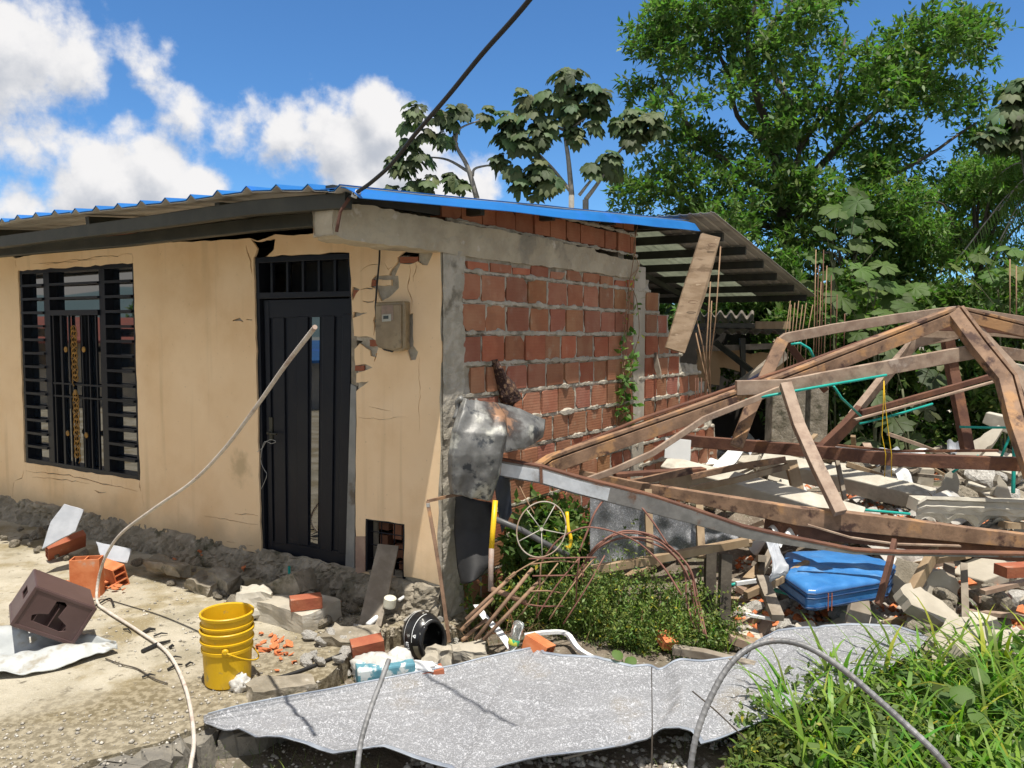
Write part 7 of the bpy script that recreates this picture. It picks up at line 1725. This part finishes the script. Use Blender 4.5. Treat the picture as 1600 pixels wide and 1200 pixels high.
weeds([(780,960),(870,975),(1000,960),(1100,965),(1100,985),(870,1000),(790,990)], 200, .15, .42, .036, .017, 4, 111, lab='low leafy weeds below the spoked wheel')
weeds([(1170,1140),(1290,1090),(1400,1110),(1480,1220),(1250,1300),(1150,1240)], 420, .08, .26, .045, .022, 4, 112, lab='low weeds at the left foot of the long grass', shade=(.45, 1.1))
weeds([(1240,1120),(1340,1080),(1500,1060),(1700,1040),(1700,1300),(1240,1260)], 170, .08, .30, .085, .055, 2, 118, mt='leaf_bright', lab='broad-leaved weeds mixed into the long grass at right', shade=(.5, 1.2))
Bx = ground_pts([(860,990),(900,960),(1120,985),(1150,1020),(990,1040),(880,1020)], 150, 197, 3)
V, F, C = blades(Bx, np.random.default_rng(198).uniform(.12, .5, len(Bx)), .004, 1.0, 199, shade=(.6, 1.5), segs=4, bend=(.2, 1.6)); tag(fast_mesh('dry_stems', V, F, C, M['dry']), 'dry brown stems standing among the weeds in the middle', 'stems', kind='stuff')
weeds([(740,1000),(860,960),(760,900),(735,940)], 60, .15, .5, .05, .028, 3, 113, lab='broad-leaved weeds beside the yellow tube frame')
Bw = ground_pts([(930,985),(1140,990),(1150,1030),(960,1035)], 120, 194, 4)
V, F, C = blades(Bw, np.random.default_rng(195).uniform(.15, .42, len(Bw)), .012, .7, 196, shade=(.5, 1.3), bend=(.6, 2.0)); tag(fast_mesh('grass', V, F, C, M['grass']), 'grass blades mixed among the weeds in the middle', 'grass', kind='stuff')
# dark leaves between wheel and wall
weeds([(800,960),(900,940),(900,925),(810,930)], 110, .35, .85, .09, .05, 3, 114, mt='leaf', lab='taller leafy weeds between the spoked wheel and the brick wall')
# dead stalks
Bd = ground_pts([(712,960),(800,950),(850,990),(840,1020),(740,1030),(705,1005)], 260, 115, 3)
V, F, C = blades(Bd, np.random.default_rng(116).uniform(.10, .34, len(Bd)), .0045, 1.5, 117, shade=(.5, 1.5), segs=4, bend=(.2, 2.2)); tag(fast_mesh('dead_stalks', V, F, C, M['dry']), 'tangle of dry brown stalks at the foot of the house corner', 'stalks', kind='stuff')
# heart-shaped leaves
def heart(lab, items, group=None):
    for (u, v, h, s, az) in items:
        p = gz(u, v, h); g0 = Vector((p.x+.03, p.y+.05, ground_h(p.x, p.y))); t = thing('heart_leaf_plant', lab, 'plant', g0, group); n = Vector((math.cos(az)*.35, -.45, .9)).normalized(); a = n.cross(Vector((0, 1, 0))).normalized(); b = n.cross(a); pts = []
        for i in range(20):
            th = 2*math.pi*i/20; r_ = s*(1-.35*math.cos(th))*(.75 if abs(th) < .3 or abs(th-2*math.pi) < .3 else 1); x = math.sin(th)*r_*.95; y = -math.cos(th)*r_; pts.append((x, y))
        mb = MB(); c = p
        vs = [c+n*.012]+[c+a*x+b*y-n*(.10*(x*x+y*y)/s) for x, y in pts]; mb.add(vs, [(0, i+1, (i+1) % 20+1) for i in range(20)], (1, 1, 1)); mb.build('leaf_blade', M['leaf_bright'], t, smooth=True)
        MB().tube(curve([g0, (g0+p)/2+Vector((.02, .02, .02)), p], 4), .003, 5).build('stalk', M['weed'], t)
HL = [((1355,1160,.08,.045,2),'heart-shaped leaf low in the grass, upper left of the bottom-edge cluster'),((1385,1195,.08,.05,1),'heart-shaped leaf cut by the bottom edge of the photo'),((1345,1190,.06,.045,.4),'heart-shaped leaf at the bottom left of the long grass'),((1500,1080,.22,.055,2.4),'broad heart-shaped leaf high in the middle of the long grass'),((1530,1118,.2,.06,.5),'largest broad leaf half hidden in the long grass'),((1395,1140,.08,.035,2),'small heart-shaped leaf above the bottom-edge cluster'),((1530,1050,.25,.05,1),'topmost broad leaf in the long grass at right'),
((1170,1128,.06,.032,1),'round leaf over the lower right corner of the patterned sheet'),((1205,1125,.05,.03,2),'small round leaf beside the slanting twig end'),((1215,1160,.04,.03,.5),'small round leaf just below the sheet corner'),
((965,1020,.10,.035,1),'round leaf above the sheet, leftmost and highest of three'),((985,1030,.06,.035,2),'round leaf above the sheet, rightmost of three'),((975,1038,.04,.03,.3),'round leaf touching the sheet edge, lowest of three')]
for it, lab in HL: heart(lab, [it], 'broad single leaves')
# twigs in front
tag(MB().tube(curve(P((1018,1215,2.9),(1019,1130,2.95),(1018,1042,3.0)), 4), [.0035]*4+[.002]*5, 5).build('twig', M['dark_bark']), 'thin upright dark twig in front of the patterned sheet', 'twig')
tag(MB().tube(curve(P((1082,1080,3.1),(1120,1112,3.1),(1165,1155,3.1)), 4), .0032, 5).build('twig', M['dark_bark']), 'thin slanting dark twig crossing the arched bar', 'twig')
tag(MB().tube(curve([gz(880,1185,-.02), gz(930,1172,.0), gz(975,1162,.0), gz(985,1150,.03)], 4), .006, 6).build('twig', M['bark']), 'pale forked twig lying at the sheet edge', 'twig')
# --- vine on the wall
vn = thing('climbing_vine', 'straggly climbing vine hanging down the brick wall next to the inner column', 'vine', BS(2.7, 0, .05)); mb = MB(); r2 = np.random.default_rng(120); Cs = []
for pts in ([(989,350),(984,390),(990,415),(982,440),(978,480),(975,520),(968,560),(966,600),(960,640),(956,700)], [(986,360),(982,400),(976,450),(970,500),(972,545),(966,590),(970,630),(964,680)], [(990,420),(980,438),(986,470),(990,520),(985,550),(980,590)], [(976,440),(972,480),(966,500),(972,540)]):
    c = curve([BS(*brk(u+random.uniform(-2, 2), v), .03+random.uniform(0, .03)) for u, v in pts], 6); mb.tube(c, .004, 5)
    for p in c[6::3]: Cs.append(np.array(p))
mb.build('vine_stem', M['rust_tan'], vn, smooth=True)
Lf = []
for (u, v, n) in [(975,513,4),(988,470,2),(965,540,4),(978,562,5),(968,592,7),(974,598,6),(960,615,5),(975,625,9),(966,645,8),(972,660,6),(962,680,6),(955,640,4),(970,575,4)]:
    for _ in range(n): Lf.append(np.array(BS(*brk(u+random.uniform(-5, 5), v+random.uniform(-8, 8)), .05+random.uniform(0, .05))))
V, F, C = join([leaves(np.array(Lf), 2, .085, .065, r2=r2, shade=(.8, 1.3), jitter=.01), leaves(np.array(Cs), 1, .05, .03, r2=r2, shade=(.8, 1.6), jitter=.03, yellow=.6)])
fast_mesh('vine_leaves', V, F, C, M['leaf_bright'], vn)

# ------------------------------------------------------------------ what the window and door glass mirrors: the other side of the street
def nhouse(lab, x, y, w, d, h, wallc, roofc, yaw=0, rh=.7):
    t = thing('neighbour_house', lab, 'house', (x, y, 0)); mb = MB(); cs, sn = math.cos(yaw), math.sin(yaw); tr = lambda a, b_, z: Vector((x+a*cs-b_*sn, y+a*sn+b_*cs, z))
    mb.box8([tr(-w/2,-d/2,-.2),tr(w/2,-d/2,-.2),tr(w/2,d/2,-.2),tr(-w/2,d/2,-.2),tr(-w/2,-d/2,h),tr(w/2,-d/2,h),tr(w/2,d/2,h),tr(-w/2,d/2,h)]); mb.build('wall', wallc, t)
    r = MB(); e = .4
    for s_ in (-1, 1): r.box8([tr(s_*(w/2+e),-d/2-e,h-.12),tr(0,-d/2-e,h+rh),tr(0,d/2+e,h+rh),tr(s_*(w/2+e),d/2+e,h-.12),tr(s_*(w/2+e),-d/2-e,h-.05),tr(0,-d/2-e,h+rh+.07),tr(0,d/2+e,h+rh+.07),tr(s_*(w/2+e),d/2+e,h-.05)])
    r.build('roof', roofc, t)
    for k in (-.28, .28):
        for s_ in (1,): 
            f = MB(); f.box8([tr(s_*(w/2),k*d-.5,1.0),tr(s_*(w/2+.04),k*d-.5,1.0),tr(s_*(w/2+.04),k*d+.5,1.0),tr(s_*(w/2),k*d+.5,1.0),tr(s_*(w/2),k*d-.5,2.0),tr(s_*(w/2+.04),k*d-.5,2.0),tr(s_*(w/2+.04),k*d+.5,2.0),tr(s_*(w/2),k*d+.5,2.0)]); f.build('window', M['glass'], t)
    return t
M['nw1'] = mat('distant cream wall', (.45,.40,.32), (.52,.47,.38)); M['nw2'] = mat('distant grey wall', (.32,.31,.29), (.40,.39,.36)); M['nr'] = mat('distant red roof', (.32,.10,.07), (.25,.09,.07))
nhouse('cream house with a red roof across the street, mirrored in the window', -20, 7.2, 4, 4, 1.75, M['nw1'], M['nr'], 0, .5)
nhouse('grey house with a blue roof across the street, mirrored in the window', -17, 2.0, 4, 5, 1.3, M['nw2'], M['blue_roof'], .1, .35)
nhouse('low grey house with a zinc roof farther down the street behind the viewer', -17, -6, 6, 7, 1.9, M['nw2'], M['zinc_under'], -.1)
tree('street_tree', 'round street tree beside the red-roofed house across the street', 'tree', [(0,0),(1,0),(1,1)], 0, 1, 1, 1, 1, 1, 1, .1, .1, 'leaf', 1, (0, 0)) if False else None
def stree(x, y, z, r, seed, lab):
    t = thing('street_tree', lab, 'tree', (x, y, 0)); r2 = np.random.default_rng(seed); d = unit(r2.normal(size=(900, 3))); V, F, C = leaves(np.array([x, y, z])+d*r*r2.uniform(.5, 1, (900, 1))*np.array([1, 1, .8])*(1+.25*np.sin(d[:, :1]*5)), 6, .3, .13, unit(d+np.array([0, 0, .4])), r2=r2); fast_mesh('crown', V, F, C, M['leaf'], t)
    MB().tube([Vector((x, y, -.2)), Vector((x+.1, y, z*.6)), Vector((x, y, z))], [.16, .12, .08], 8).build('trunk', M['bark'], t, smooth=True)
stree(-25, 4.8, 2.3, 1.1, 131, 'round street tree between the cream and grey houses across the street'); stree(-24, 11.0, 2.4, 1.2, 132, 'round street tree beyond the cream house across the street')
car = thing('parked_car', 'small white hatchback parked across the street, mirrored in the door glass', 'car', (-9.5, .8, 0))
def prism(prof, y0, y1, mt, name, inset=0):
    mb = MB(); n = len(prof); vs = [Vector((-9.5+(y0), .8+x, z)) for x, z in prof]+[Vector((-9.5+(y1), .8+x, z)) for x, z in prof]; mb.add(vs, [tuple(range(n)), tuple(range(2*n-1, n-1, -1))]+[(i, (i+1) % n, (i+1) % n+n, i+n) for i in range(n)]); return mb.build(name, mt, car, bevel=.05)
M['carpaint'] = mat('white car paint', (.75,.76,.77), rough=.2, bump=0)
prism([(-2,.25),(-2,.75),(-1.85,.9),(1.1,.95),(1.95,.85),(2,.6),(2,.25)], -.85, .85, M['carpaint'], 'body'); prism([(-1.8,.88),(-1.5,1.42),(.2,1.45),(1.0,.92)], -.72, .72, M['glass'], 'cabin'); prism([(-1.5,1.41),(-1.4,1.47),(.1,1.49),(.22,1.43)], -.70, .70, M['carpaint'], 'roof')
for sx_ in (-.78, .78):
    for yy in (-1.25, 1.25): MB().lathe((-9.5+sx_-.1, .8+yy, .32), (1, 0, 0), [(0,0),(.32,0),(.32,.2),(0,.2)], 20, ref=(0,0,1)).build('wheel', M['rubber'], car)
# far hills
hl = MB(); n = 60
def hill(t, w): a = R(120)+R(150)*t; h = (40+22*nz((t*9, 1), 1)+10*nz((t*30, 2), 1))*math.sin(min(1, w*1.0)*math.pi/2); return Vector((math.cos(a)*(600+250*w), math.sin(a)*(600+250*w), -2+h*1.0))
hl.grid(hill, 90, 6); tag(hl.build('hills', mat('hazy green-blue hills', (.10,.16,.17), (.13,.19,.20), scale=.01, bump=0), smooth=True), kind='structure')
# ------------------------------------------------------------------ tell apart the outermost and the largest piece of each heap
byl = {}
for o in scn.objects:
    if o.parent is None and o.get('group') and o.get('label'): byl.setdefault(o['label'], []).append(o)
for lab, L in byl.items():
    if len(L) < 6: continue
    def pxx(o):
        d = o.location-CAM; return d.dot(XC)/max(.1, d.dot(_f))
    def size(o):
        v = [abs(c) for p in o.bound_box for c in p]; return max(v)*max(o.scale)
    S = sorted(L, key=pxx); S[0]['label'] = 'leftmost '+lab; S[-1]['label'] = 'rightmost '+lab
    rest = S[1:-1]; big = max(rest, key=size); big['label'] = 'biggest inner '+lab if len(lab.split()) < 15 else 'biggest '+lab
    for o in rest:
        if o is not big: o['label'] = 'inner '+lab
